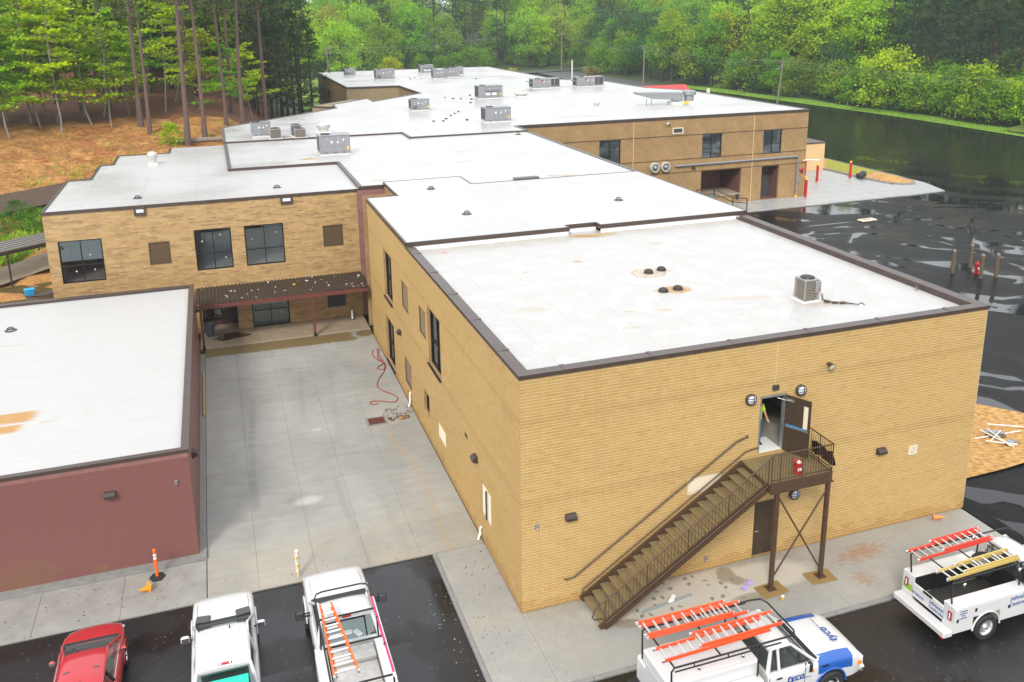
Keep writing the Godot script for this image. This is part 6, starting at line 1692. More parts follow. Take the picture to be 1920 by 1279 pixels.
func build_props() -> void:
	# red hose
	var pts := []
	for p in [[-0.47, -23.52], [-0.63, -22.9], [-0.5, -22.05], [-0.30, -21.54], [-0.3, -21.03], [-0.44, -20.63], [-0.7, -20.72], [-0.7, -20.97], [-0.32, -21.4], [-0.28, -21.9], [-0.33, -22.76], [-0.28, -23.42], [-0.18, -23.57], [-0.2, -23.22], [-0.45, -22.3], [-0.27, -21.67], [-0.26, -21.07], [-0.5, -20.28], [-0.95, -19.37], [-1.15, -18.64], [-1.02, -18.03], [-0.69, -17.47], [-0.48, -17.01], [-0.57, -16.58], [-0.88, -16.52], [-1.34, -16.82], [-1.71, -16.9], [-1.86, -16.74], [-1.73, -16.55], [-1.42, -16.58]]:
		pts.append(Vector3(p[0], 0.03, p[1]))
	var sm := []
	for k in pts.size() - 1:
		for j in 4:
			var q: Vector3 = pts[k].cubic_interpolate(pts[k + 1], pts[maxi(k - 1, 0)], pts[mini(k + 2, pts.size() - 1)], j / 4.0)
			sm.append(Vector3(q.x, 0.025 + 0.018 * sin(k * 1.9 + j * 0.4) * sin(k * 1.9 + j * 0.4), q.z))
	var hs := put(mb().tube(sm, 0.02, 6), "hose", mat(Color(0.33, 0.035, 0.025), 0.5))
	tag(hs, "red hose lying tangled along the yard wall", "hose")
	var gr := thing("drain_grate", "rusty square drain grate in the concrete yard", "drain", Vector3(-1.89, 0.0, -14.8))
	put(mb().bb(Vector3(-0.48, 0.004, -0.42), Vector3(0.48, 0.012, 0.42)), "frame", M.kerb, gr)
	put(mb().bb(Vector3(-0.36, 0.013, -0.31), Vector3(0.36, 0.018, 0.31)), "pit", mat(Color(0.03, 0.012, 0.008), 0.9), gr)
	for k in 9: put(mb().bb(Vector3(-0.36, 0.0185, -0.29 + k * 0.07), Vector3(0.36, 0.04, -0.26 + k * 0.07)), "bar", M.rust_red, gr)
	for k in 4: put(mb().bb(Vector3(-0.37 + k * 0.24, 0.0186, -0.31), Vector3(-0.35 + k * 0.24, 0.045, 0.31)), "cross_bar", M.rust_red, gr)
	var lv := mb()
	for k in 130:
		var a := rng.randf() * TAU; var r := 0.75 * sqrt(rng.randf())
		var p := Vector3(-0.75 + r * cos(a), 0.012, -15.35 + 0.9 * r * sin(a))
		if k > 60: p = Vector3(-0.9 + rng.randf_range(-0.45, 0.55), 0.015, -14.75 + rng.randf_range(-0.2, 0.2))
		lv.col = Color(0.12, 0.06, 0.02) * rng.randf_range(0.5, 1.5)
		var s := rng.randf_range(0.02, 0.06)
		lv.box(p, Vector3(s * 1.6, 0.006, s), Basis(Vector3.UP, rng.randf() * 6.0) * Basis(Vector3.RIGHT, rng.randf_range(-0.5, 0.5)))
	tag(put(lv, "leaf_litter", vmat(0.9)), "brown leaf litter washed up beside the drain grate", "litter", "", "stuff")
	var cl := thing("clay_lump", "orange lump of clay among the leaves by the grate", "clay", Vector3(-0.72, 0, -14.62))
	put(mb().bev(Vector3(0, 0.05, 0), Vector3(0.22, 0.12, 0.18), 0.05, Basis(Vector3.UP, 0.6)), "lump", mat(Color(0.38, 0.16, 0.03), 0.8), cl)
	var sc := mb()
	for k in 120:   # grit and leaf scraps on the walks
		var p := Vector3(rng.randf_range(-16, -9.6), 0.008, rng.randf_range(-6.1, -4.05))
		if k % 3 == 0: p = Vector3(rng.randf_range(-1.5, -0.1), 0.008, rng.randf_range(-4.0, 1.5))
		if k % 7 == 0: p = Vector3(rng.randf_range(-9.2, -2), 0.008, rng.randf_range(-5.0, -4.05))
		sc.col = Color(0.05, 0.04, 0.03) * rng.randf_range(0.5, 2.0)
		var s := rng.randf_range(0.012, 0.035)
		sc.box(p, Vector3(s, 0.008, s * rng.randf_range(0.5, 1.5)), Basis(Vector3.UP, rng.randf() * 6.0))
	for k in 60:   # pale grit along the lot's edge
		var p := Vector3(rng.randf_range(-15, -1.9), -0.05, rng.randf_range(-3.95, 2.5))
		if k % 2: p = Vector3(rng.randf_range(-2.6, -1.95), -0.05, rng.randf_range(-2.0, 3.0))
		sc.col = Color(0.45, 0.4, 0.33)
		var s := rng.randf_range(0.01, 0.028)
		sc.box(p, Vector3(s, 0.012, s), Basis(Vector3.UP, rng.randf() * 6.0))
	tag(put(sc, "grit", vmat(0.9)), "dark grit and scraps scattered over the concrete walks", "grit", "", "stuff")
	# yellow post, delineator, marker
	var yw := mb()
	for j in 10:
		for k in 14:
			var a0 := TAU * k / 14; var a1 := TAU * (k + 1) / 14
			yw.col = Color(0.75, 0.72, 0.64) if sin(k * 2.3 + j * 0.7) + 0.5 * sin(j * 2.1) < 0.55 else Color(0.62, 0.36, 0.03)
			if j == 0: yw.col = Color(0.5, 0.48, 0.44)
			var y0 := j * 0.098; var y1 := y0 + 0.098
			yw.quad(Vector3(0.075 * cos(a0), y0, -0.075 * sin(a0)), Vector3(0.075 * cos(a1), y0, -0.075 * sin(a1)), Vector3(0.075 * cos(a1), y1, -0.075 * sin(a1)), Vector3(0.075 * cos(a0), y1, -0.075 * sin(a0)))
	var yb := thing("bollard", "peeling white and yellow post between yard and lot", "bollard", Vector3(-6.45, 0, -4.3))
	put(yw.smooth(50), "post", vmat(0.6), yb)
	put(mb().lathe([Vector2(0.078, 0.975), Vector2(0.05, 1.0), Vector2(0, 1.01)], 14), "cap", M.cream, yb)
	var dl := thing("delineator_post", "orange delineator post with white bands and black hexagonal foot", "traffic post", Vector3(-10.94, 0, -5.85))
	put(mb().lathe([Vector2(0.055, 0.03), Vector2(0.05, 0.94), Vector2(0.045, 0.98), Vector2(0.055, 1.0), Vector2(0.055, 1.06), Vector2(0.03, 1.1), Vector2(0, 1.1)], 14).smooth(35), "tube", M.orange, dl)
	for y in [0.72, 0.84]: put(mb().lathe([Vector2(0.0545, y), Vector2(0.0545, y + 0.08)], 14).smooth(40), "white_band", M.white, dl)
	put(mb().lathe([Vector2(0.26, 0.0), Vector2(0.25, 0.05), Vector2(0.08, 0.08), Vector2(0.0, 0.08)], 6), "foot", M.rubber, dl)
	var mk := thing("fallen_cone", "small orange cone lying on its side below the purple wall", "traffic cone", Vector3(-11.18, 0.0, -5.2), 0.5)
	put(mb().lathe([Vector2(0.11, 0), Vector2(0.025, 0.30), Vector2(0, 0.30)], 12, Transform3D(Basis(Vector3.BACK, 1.35), Vector3(0, 0.11, 0))).smooth(40), "cone", mat(Color(0.75, 0.27, 0.01), 0.6), mk)
	put(mb().box(Vector3(0.02, 0.14, 0), Vector3(0.03, 0.28, 0.28), Basis(Vector3.BACK, -0.22)), "base", mat(Color(0.75, 0.30, 0.02), 0.6), mk)
	var c2 := thing("fallen_cone", "small pale orange cone lying at the front wall's far corner", "traffic cone", Vector3(16.0, 0.0, 0.28), 2.4)
	put(mb().lathe([Vector2(0.10, 0), Vector2(0.02, 0.32), Vector2(0, 0.32)], 12, Transform3D(Basis(Vector3.BACK, 1.35), Vector3(0, 0.10, 0))).smooth(40), "cone", mat(Color(0.75, 0.25, 0.06), 0.6), c2)
	put(mb().box(Vector3(0.02, 0.11, 0), Vector3(0.03, 0.22, 0.22), Basis(Vector3.BACK, -0.22)), "base", mat(Color(0.75, 0.25, 0.06), 0.6), c2)
	# small things under the stair
	var gl := thing("glove", "lilac rubber gloves dropped beside the plywood pad", "gloves", Vector3(7.32, 0, 1.28), 0.4)
	for s in [0, 1]:
		var o := Vector3(s * 0.30, 0, s * -0.06)
		put(mb().bev(o + Vector3(0, 0.025, 0), Vector3(0.24, 0.05, 0.17), 0.02, Basis(Vector3.UP, 0.6 * s)), "glove_palm", M.lilac, gl)
		for k in 4: put(mb().tube([o + Vector3(-0.10, 0.02, -0.06 + 0.04 * k), o + Vector3(-0.19, 0.03, -0.08 + 0.05 * k), o + Vector3(-0.25, 0.012, -0.08 + 0.05 * k)], 0.016, 6), "finger", M.lilac, gl)
	var cu := thing("cup", "yellow paper cup standing near the stair's plywood pad", "cup", Vector3(8.05, 0, 2.2))
	put(mb().lathe([Vector2(0.04, 0), Vector2(0.055, 0.12), Vector2(0.058, 0.12), Vector2(0.045, 0.02)], 12).smooth(40), "cup_wall", M.yellow, cu)
	put(mb().lathe([Vector2(0.058, 0.115), Vector2(0.05, 0.13), Vector2(0, 0.13)], 12), "lid", M.white, cu)
	var st := thing("metal_strip", "long grey metal channel lying on the walk by the stair", "metal strip", Vector3(4.5, 0.0, 1.15), 0.13)
	put(mb().bb(Vector3(-0.95, 0.005, -0.05), Vector3(0.95, 0.012, 0.05)).bb(Vector3(-0.95, 0.012, -0.05), Vector3(0.95, 0.05, -0.043)).bb(Vector3(-0.95, 0.012, 0.043), Vector3(0.95, 0.05, 0.05)), "channel", mat(Color(0.36, 0.40, 0.42), 0.4, 0.3), st)
	var rg := thing("white_rag", "crumpled white plastic beside the grey metal channel", "litter", Vector3(4.75, 0, 1.0), 0.4)
	put(mb().bev(Vector3(0, 0.04, 0), Vector3(0.34, 0.08, 0.16), 0.03, Basis(Vector3(0.2, 1, 0.1).normalized(), 0.4)), "sheet", M.white, rg)
	put(mb().bev(Vector3(-0.16, 0.03, 0.05), Vector3(0.14, 0.06, 0.12), 0.02), "fold", M.white, rg)
	# clay patch east of the building
	var bp := thing("capped_pipe", "brown pipe with blue cap standing in the bare clay", "pipe", Vector3(24.2, 0, -6.3))
	put(mb().lathe([Vector2(0.17, 0), Vector2(0.17, 0.5)], 14).smooth(40), "pipe", mat(Color(0.16, 0.11, 0.06), 0.7), bp)
	put(mb().lathe([Vector2(0.2, 0.48), Vector2(0.2, 0.58), Vector2(0, 0.6)], 14), "cap", mat(Color(0.02, 0.28, 0.5), 0.5), bp)
	var ends := [[22.2, -3.9, 24.6, -3.8, 0], [22.4, -3.5, 23.4, -2.9, 0], [22.9, -4.3, 23.1, -2.8, 0], [23.2, -4.2, 23.0, -2.9, 0], [22.3, -3.2, 23.6, -3.9, 0], [23.4, -4.4, 25.4, -3.5, 0]]
	for k in ends.size():
		var e = ends[k]
		var wp := thing("white_pipe_length", ["lowest white pipe on the clay heap, level and long", "white pipe slanting towards the lot on the clay heap", "white pipe pointing at the sidewalk on the clay heap", "white pipe crossing the middle of the clay heap", "white pipe lying over the heap back from the wall", "topmost long white pipe reaching past the clay heap"][k], "pipe", Vector3.ZERO, 0, "white pipes on the clay")
		put(mb().tube([Vector3(e[0], 0.10 + 0.05 * k, e[1]), Vector3(e[2], 0.08 + 0.03 * k, e[3])], 0.024, 7), "pipe", M.pvc, wp)
		put(mb().tube([Vector3(e[2], 0.08 + 0.03 * k, e[3]), Vector3(e[2], 0.08 + 0.03 * k, e[3]) + Vector3(e[2] - e[0], 0, e[3] - e[1]).normalized() * 0.08], 0.032, 7), "coupling", M.pvc, wp)
	for k in 5:
		var bd := thing("scrap_board", "grey scrap board lying among white pipes on the clay", "board", Vector3(22.9 + rng.randf_range(-0.6, 0.9), 0.06 + 0.02 * k, -3.6 + rng.randf_range(-0.5, 0.6)), rng.randf() * 3.0, "scrap boards on the clay")
		put(mb().bev(Vector3.ZERO, Vector3(rng.randf_range(0.4, 0.8), 0.03, rng.randf_range(0.15, 0.3)), 0.006), "board", [M.panel_tan, M.galv, M.wood][k % 3], bd)
	# hydrant and its guard posts in the far lot
	var post_m := tri_tex(mat(Color(0.15, 0.105, 0.065), 0.7), M.tone, 1.6)
	for q in [[42.8, -25.7, "tan guard post left of the hydrant"], [45.2, -26.4, "yellowed guard post behind the hydrant"], [43.7, -24.0, "dark guard post in front of the hydrant"], [44.9, -23.8, "tan guard post right of the hydrant"]]:
		bollard(Vector3(q[0], -0.9, q[1]), 1.75, 0.13, post_m, M.pole_wood, q[2], "guard posts round the hydrant")
	var hy := thing("fire_hydrant", "red fire hydrant between four tan guard posts", "hydrant", Vector3(44.35, -0.9, -25.0))
	put(mb().lathe([Vector2(0.18, 0), Vector2(0.18, 0.08), Vector2(0.13, 0.1), Vector2(0.13, 0.62), Vector2(0.18, 0.64), Vector2(0.18, 0.7), Vector2(0.14, 0.82), Vector2(0.05, 0.92), Vector2(0.04, 0.98), Vector2(0, 0.98)], 16).smooth(35), "barrel", M.red, hy)
	for s in [-1, 1]: put(mb().tube([Vector3(s * 0.1, 0.48, 0), Vector3(s * 0.25, 0.48, 0)], 0.07, 10), "nozzle", M.red, hy)
	put(mb().tube([Vector3(0, 0.42, 0.1), Vector3(0, 0.42, 0.26)], 0.09, 10), "pumper_nozzle", M.white, hy)
	for q in [[49.35, -51.6, "red bollard at the building's corner, the nearer of two"], [49.95, -52.5, "red bollard at the building's corner, the farther of two"], [55.75, -58.1, "red bollard in the trio, nearest the viewer"], [56.15, -58.6, "red bollard in the trio, the middle one"], [56.9, -61.8, "red bollard in the trio, farthest back"], [60.4, -58.3, "single red bollard at the clay island's kerb"]]:
		bollard(Vector3(q[0], -0.8, q[1]), 1.9, 0.14, M.red, M.yellow, q[2], "red bollards on the apron")
	var bd := thing("wheel_stop", "cream board with red lettering lying on the wet lot", "board", Vector3(48.3, -0.86, -41.2), 0.08)
	put(mb().bev(Vector3(0, 0.06, 0), Vector3(1.7, 0.12, 0.75), 0.02), "board", M.cream, bd)
	put(mb().bb(Vector3(-0.5, 0.1205, -0.12), Vector3(0.5, 0.124, 0.1)), "red_panel", M.red_dark, bd)
	# heap on the island
	var hp := mb()
	var hn := noise(91, 0.9, 3)
	for j in 14:
		for i in 14:
			var P := func(a: int, b: int) -> Vector3:
				var u := a / 14.0 * 2 - 1; var v := b / 14.0 * 2 - 1
				var r := clampf(1 - u * u - v * v, 0, 1)
				return Vector3(63.6 + u * 1.4, -0.67 + r * 0.5 + r * 0.25 * hn.get_noise_2d(u * 3, v * 3), -55.6 + v * 2.0)
			hp.uvs = Vector2(10, 10)
			hp.quad(P.call(i, j + 1), P.call(i + 1, j + 1), P.call(i + 1, j), P.call(i, j))
	tag(put(hp.smooth(70), "dirt_heap", M.clay), "heap of orange dirt on the kerbed island", "dirt heap")
	var tr := thing("black_bag", "crumpled black plastic dumped at the island's kerb", "rubbish", Vector3(61.6, -0.7, -57.5))
	for k in 7: put(mb().bev(Vector3(rng.randf_range(-0.6, 0.9), rng.randf_range(0.15, 0.45), rng.randf_range(-0.6, 0.6)), Vector3(0.6, 0.5, 0.5), 0.16, Basis(Vector3(rng.randf(), 1, rng.randf()).normalized(), rng.randf() * 3.0)), "fold", mat(Color(0.015, 0.016, 0.018), 0.3), tr)
	# poles and wires
	var tops := []
	for q in [[102.1, -131.0, 8.6, 0.9, "leaning grey utility pole with a lamp at the lot's edge"], [98.7, -184.0, 9.6, 0.2, "grey utility pole where the lot narrows to the lane"], [98.6, -240.0, 11.6, 0.0, "thin far utility pole beyond the lane"], [15.6, -163.0, 12.2, 0.0, "utility pole with crossarms behind the far roof's end"]]:
		var t := thing("utility_pole", q[4], "utility pole", Vector3(q[0], -1.0, q[1]))
		put(mb().tube([Vector3(0, 0, 0), Vector3(q[3] * 0.9, q[2] + 0.4, 0)], [0.2, 0.13], 10), "pole", M.pole_wood, t)
		put(mb().box(Vector3(q[3] * 0.85, q[2] - 0.3, 0), Vector3(2.0, 0.12, 0.14)), "crossarm", M.pole_wood, t)
		if q[1] > -140.0:
			put(mb().tube([Vector3(q[3] * 0.72, q[2] - 1.6, 0), Vector3(-0.5, q[2] - 1.5, 0.5)], 0.04, 6), "lamp_arm", M.galv, t)
			put(mb().bev(Vector3(-0.65, q[2] - 1.6, 0.6), Vector3(0.5, 0.3, 0.4), 0.08), "lamp_head", M.galv, t)
		if q[0] < 50.0: put(mb().box(Vector3(0, q[2] - 1.2, 0), Vector3(1.6, 0.12, 0.14)), "crossarm", M.pole_wood, t)
		tops.append(Vector3(q[0] + q[3] * 0.85, q[2] - 1.0, q[1]))
	var spans := [[tops[0], tops[1]], [tops[0], Vector3(116, 7.6, -40)], [tops[1], tops[2]], [tops[3], Vector3(70, 11, -215)]]
	for s in spans:
		for k in 4:
			var a: Vector3 = s[0] + Vector3(0.0, -0.55 * (k % 3), 0.4 * (k - 1.5)); var b: Vector3 = s[1] + Vector3(0.0, -0.55 * (k % 3), 0.4 * (k - 1.5))
			var ps := []
			for i in 13:
				var f := i / 12.0
				ps.append(a.lerp(b, f) + Vector3(0, -1.0 * 4 * f * (1 - f), 0))
			var w := put(mb().tube(ps, 0.014, 4, false), "power_line", M.galv)
			tag(w, "thin overhead wire strung between utility poles", "wire", "overhead wires")
	var fp := thing("white_pole", "plain white flag pole beyond the far roof", "pole", Vector3(51.9, -1, -120))
	put(mb().tube([Vector3(0, 0, 0), Vector3(0, 10.6, 0)], 0.12, 8), "shaft", M.white, fp)
	put(mb().lathe([Vector2(0, -0.16), Vector2(0.16, 0), Vector2(0, 0.16)], 8, Transform3D(Basis.IDENTITY, Vector3(0, 10.7, 0))), "finial", M.galv, fp)
	var sg := thing("road_sign", "small white sign on a post by the grass verge", "sign", Vector3(95.8, -0.9, -147.5))
	put(mb().tube([Vector3(0, 0, 0), Vector3(0, 1.6, 0)], 0.05, 6), "post", M.galv, sg)
	put(mb().bev(Vector3(0, 1.1, 0.06), Vector3(0.8, 1.5, 0.04), 0.01), "panel", M.white, sg)
	# covered walk at the wing's end
	var cw := thing("covered_walk", "ribbed metal walkway roof beside the wing's end", "canopy")
	var dir := Vector3(-0.8, 0, 0.6)
	var sd := Vector3(0.6, 0, 0.8) * 1.45
	var c0 := Vector3(-18.6, 2.6, -48.6)
	for k in 11:
		var off := sd * (k / 5.0 - 1.0)
		put(mb().box(c0 + off + dir * 6.0, Vector3(12.0, 0.06 + 0.02 * (k % 2), 0.2), Basis(dir, Vector3.UP, dir.cross(Vector3.UP))), "roof_rib", M.galv if k % 2 else M.wood, cw)
	for s in [-1, 1]: put(mb().box(c0 + sd * s * 1.03 + dir * 6.0 + Vector3(0, -0.15, 0), Vector3(12.0, 0.2, 0.1), Basis(dir, Vector3.UP, dir.cross(Vector3.UP))), "edge_beam", M.bronze, cw)
	for k in 3:
		for s in [-1, 1]:
			var p: Vector3 = c0 + sd * s * 0.95 + dir * (1.2 + 4.2 * k)
			put(mb().tube([Vector3(p.x, land(p.x, p.z), p.z), Vector3(p.x, 2.5, p.z)], 0.06, 8), "post", M.bronze, cw)
	var pa := mb()
	for k in 12:
		var a := c0 + dir * k; var b := c0 + dir * (k + 1)
		var s2 := sd * 0.9
		var Y := func(p: Vector3) -> Vector3: return Vector3(p.x, land(p.x, p.z) + 0.3, p.z)
		pa.quad(Y.call(a + s2), Y.call(a - s2), Y.call(b - s2), Y.call(b + s2))
	M.path = tri_tex(mat(Color(0.36, 0.29, 0.2), 0.6), M.tone, 0.3)
	struct(pa, "footpath", M.path)
	var pv := mb()
	pv.top(PackedVector2Array([Vector2(-40, -26.2), Vector2(-17.05, -26.2), Vector2(-17.05, -46), Vector2(-22, -44), Vector2(-40, -34)]), 0.08)
	M.mudwater = tri_tex(mat(Color(0.15, 0.10, 0.045), 0.2), M.tone, 0.3)
	struct(pv, "muddy_ground", M.mudwater)
	var bx := thing("blue_tub", "bright blue plastic tub behind the purple building", "tub", Vector3(-20.5, 0.1, -41.3), 0.2)
	put(mb().bev(Vector3(0, 0.2, 0), Vector3(0.6, 0.4, 0.45), 0.05), "tub", mat(Color(0.02, 0.30, 0.62), 0.4), bx)
	put(mb().bev(Vector3(0, 0.43, 0), Vector3(0.66, 0.06, 0.5), 0.02), "lid", mat(Color(0.03, 0.4, 0.75), 0.4), bx)
	for k in 7:
		var sd2 := thing("metal_stud", "galvanised stud in the loose stack at the wing's end", "metal strip", Vector3(-19.3 + 0.2 * k, 0.12 + 0.04 * k, -41.6 + 0.08 * k), 0.7 + rng.randf_range(-0.15, 0.15), "loose metal studs")
		put(mb().bb(Vector3(-1.5, 0, -0.05), Vector3(1.5, 0.01, 0.05)).bb(Vector3(-1.5, 0.01, -0.05), Vector3(1.5, 0.05, -0.045)).bb(Vector3(-1.5, 0.01, 0.045), Vector3(1.5, 0.05, 0.05)), "stud", M.galv, sd2)
	# fallen log on the hill and the dirt track along it
	var lg := thing("fallen_log", "fallen grey log under the tall pines", "log", Vector3(-9.0, land(-9.0, -74.5) + 0.25, -74.5), 0.1)
	put(mb().tube([Vector3(-2.6, 0, 0), Vector3(0, 0.1, 0.1), Vector3(2.6, 0.02, 0)], [0.28, 0.26, 0.2], 10), "log", M.pole_wood, lg)
	put(mb().tube([Vector3(-1.4, 0.1, 0), Vector3(-1.7, 0.5, 0.3)], [0.08, 0.03], 6), "stub", M.pole_wood, lg)
	var tk := mb()
	for k in 20:
		var f0 := k / 20.0; var f1 := (k + 1) / 20.0
		var L := func(f: float, s: float) -> Vector3:
			var p := Vector2(-42, -52).lerp(Vector2(-15, -63.5), f) + Vector2(0.38, 0.92) * s * 2.2
			return Vector3(p.x, land(p.x, p.y) + 0.55, p.y)
		tk.quad(L.call(f0, 1.0), L.call(f1, 1.0), L.call(f1, -1.0), L.call(f0, -1.0))
	struct(tk.smooth(70), "dirt_track", M.soil)

# ---------------------------------------------------------------- vehicles (forward is -z)
func sect(hw: float, yb: float, ys: float, yt: float, cr: float, z: float) -> Array:
	var L := [Vector2(-0.86 * hw, yb), Vector2(-0.97 * hw, yb + 0.05), Vector2(-hw, lerpf(yb, ys, 0.55)), Vector2(-hw * 0.995, ys), Vector2(-hw + 0.035, yt - 0.05), Vector2(-hw + 0.085, yt - 0.012), Vector2(-hw + 0.2, yt + cr * 0.3), Vector2(-0.45 * hw, yt + cr * 0.82)]
	var out := []
	for p in L: out.append(Vector3(p.x, p.y, z))
	out.append(Vector3(0, yt + cr, z))
	for k in range(L.size() - 1, -1, -1): out.append(Vector3(-L[k].x, L[k].y, z))
	return out

func wheel(t: Node, c: Vector3, r: float, w: float, side: float, rim_m: Material) -> void:
	var n := node("wheel", t, c)
	var xf := Transform3D(Basis(Vector3.BACK, -side * PI / 2), Vector3.ZERO)
	put(mb().lathe([Vector2(r * 0.6, -w / 2), Vector2(r * 0.92, -w / 2), Vector2(r, -w * 0.36), Vector2(r, w * 0.36), Vector2(r * 0.92, w / 2), Vector2(r * 0.63, w / 2), Vector2(r * 0.6, w * 0.4)], 26, xf).smooth(35), "tyre", M.rubber, n)
	put(mb().lathe([Vector2(r * 0.62, w * 0.44), Vector2(r * 0.57, w * 0.42), Vector2(r * 0.52, w * 0.22), Vector2(r * 0.24, w * 0.28), Vector2(r * 0.16, w * 0.5), Vector2(0, w * 0.5)], 26, xf).smooth(30), "rim", rim_m, n)
	var h := mb()
	for k in 8:
		var a := TAU * k / 8
		h.lathe([Vector2(r * 0.055, 0), Vector2(0, 0.002)], 8, xf * Transform3D(Basis.IDENTITY, Vector3(cos(a) * r * 0.40, w * 0.262, sin(a) * r * 0.40)))
	put(h, "hand_holes", M.black, n)

func arch(t: Node, z: float, r: float, hw: float, y: float, m: Material) -> void:
	for s in [-1, 1]:
		var b := mb()
		for k in 12:
			var a0 := PI * k / 12; var a1 := PI * (k + 1) / 12
			var p0 := Vector3(s * (hw + 0.006), y + (r + 0.06) * sin(a0), z + (r + 0.06) * cos(a0)); var p1 := Vector3(s * (hw + 0.006), y + (r + 0.06) * sin(a1), z + (r + 0.06) * cos(a1))
			var c := Vector3(s * (hw + 0.006), y, z)
			if s > 0: b.tri(c, p0, p1)
			else: b.tri(c, p1, p0)
		put(b, "wheel_well", M.black, t)
		var pts := []
		for k in 13: pts.append(Vector3(s * (hw + 0.008), y + (r + 0.07) * sin(PI * k / 12), z + (r + 0.07) * cos(PI * k / 12)))
		put(mb().tube(pts, 0.03, 6), "arch_lip", m, t)

func greenhouse(t: Node, s: Dictionary) -> void:
	var wb: float = s.wb; var wt: float = s.wt; var yb: float = s.yb; var yt: float = s.yt
	var c := node("cab", t)
	# roof skin
	var rings := []
	var st := [[s.zrt + 0.02, -0.06, -0.02], [s.zrt - 0.05, -0.012, 0.0], [lerpf(s.zrt, s.zft, 0.3), 0.012, 0.012], [lerpf(s.zrt, s.zft, 0.7), 0.012, 0.012], [s.zft + 0.12, -0.008, 0.0], [s.zft, -0.06, -0.03]]
	for q in st:
		var y: float = yt + q[1]; var w: float = wt + q[2]
		var L := [Vector2(-w - 0.02, y - 0.07), Vector2(-w, y - 0.03), Vector2(-w + 0.05, y), Vector2(-w * 0.55, y + 0.025), Vector2(0, y + 0.035)]
		var r := []
		for p in L: r.append(Vector3(p.x, p.y, q[0]))
		for k in range(L.size() - 2, -1, -1): r.append(Vector3(-L[k].x, L[k].y, q[0]))
		rings.append(r)
	put(mb().loft(rings).smooth(50), "roof", s.paint, c)
	if s.get("ribs", 0) > 0:
		for k in s.ribs:
			var x: float = lerpf(-wt * 0.62, wt * 0.62, float(k) / (s.ribs - 1))
			put(mb().bev(Vector3(x, yt + 0.036, lerpf(s.zft, s.zrt, 0.45)), Vector3(0.035, 0.016, (s.zrt - s.zft) * 0.62), 0.007), "roof_rib", s.paint, c)
	# pillars
	for sd in [-1, 1]:
		var f0 := Vector3(sd * wb, yb, s.zf); var f1 := Vector3(sd * (wt + 0.0), yt - 0.05, s.zft + 0.03)
		var r0 := Vector3(sd * wb, yb, s.zr); var r1 := Vector3(sd * (wt + 0.0), yt - 0.05, s.zrt - 0.02)
		put(mb().tube([f0, f1], [0.05, 0.04], 6), "pillar", s.paint, c)
		put(mb().tube([r0, r1], [0.07, 0.05], 6), "pillar", s.paint, c)
		put(mb().tube([f1, r1], 0.035, 6), "roof_rail", s.paint, c)
		var zs: Array = s.get("posts", [])
		var bz := [s.zf]; var tz := [s.zft + 0.03]
		for q in zs:
			bz.append(q); tz.append(q + s.get("lean", 0.0))
			put(mb().tube([Vector3(sd * (wb + 0.004), yb, q), Vector3(sd * (wt + 0.004), yt - 0.05, q + s.get("lean", 0.0))], 0.045, 6), "pillar", s.get("post_mat", s.paint), c)
		bz.append(s.zr); tz.append(s.zrt - 0.02)
		for k in bz.size() - 1:
			var g := mb()
			var a := Vector3(sd * wb, yb + 0.01, bz[k]); var b := Vector3(sd * wb, yb + 0.01, bz[k + 1]); var d := Vector3(sd * wt, yt - 0.06, tz[k + 1]); var e := Vector3(sd * wt, yt - 0.06, tz[k])
			if sd > 0: g.quad(b, a, e, d)
			else: g.quad(a, b, d, e)
			put(g, "side_window", M.carglass, c)
	var ws := mb()
	ws.quad(Vector3(wb, yb, s.zf), Vector3(-wb, yb, s.zf), Vector3(-wt, yt - 0.05, s.zft + 0.02), Vector3(wt, yt - 0.05, s.zft + 0.02))
	put(ws, "windshield", M.carglass, c)
	var rw := mb()
	rw.quad(Vector3(-wb, yb, s.zr), Vector3(wb, yb, s.zr), Vector3(wt, yt - 0.06, s.zrt - 0.01), Vector3(-wt, yt - 0.06, s.zrt - 0.01))
	put(rw, "rear_window", M.carglass, c)
	# interior
	var iv := mb()
	iv.bb(Vector3(-wb + 0.06, yb - 0.04, s.zr - 0.04), Vector3(wb - 0.06, yb + 0.012, s.zf + 0.06))
	for sd in [-1, 1]:
		iv.bev(Vector3(sd * wb * 0.47, yb + 0.16, lerpf(s.zf, s.zr, 0.55)), Vector3(wb * 0.62, 0.42, 0.14), 0.05)
		iv.bev(Vector3(sd * wb * 0.47, yb + 0.42, lerpf(s.zf, s.zr, 0.57)), Vector3(wb * 0.28, 0.16, 0.1), 0.04)
	iv.bev(Vector3(0, yb + 0.04, s.zf + 0.28), Vector3(wb * 1.8, 0.14, 0.36), 0.05)
	put(iv, "interior", M.unit_dark, c)
	put(mb().tube([Vector3(-wb * 0.47 - 0.17, yb + 0.14, s.zf + 0.62), Vector3(-wb * 0.47, yb + 0.30, s.zf + 0.55), Vector3(-wb * 0.47 + 0.17, yb + 0.14, s.zf + 0.62), Vector3(-wb * 0.47, yb + 0.0, s.zf + 0.66), Vector3(-wb * 0.47 - 0.17, yb + 0.14, s.zf + 0.62)], 0.016, 6), "steering_wheel", M.black, c)
	# wipers lie on the cowl
	put(mb().bev(Vector3(0, yb + 0.015, s.zf - 0.05), Vector3(wb * 1.9, 0.03, 0.14), 0.012), "cowl", M.black, c)

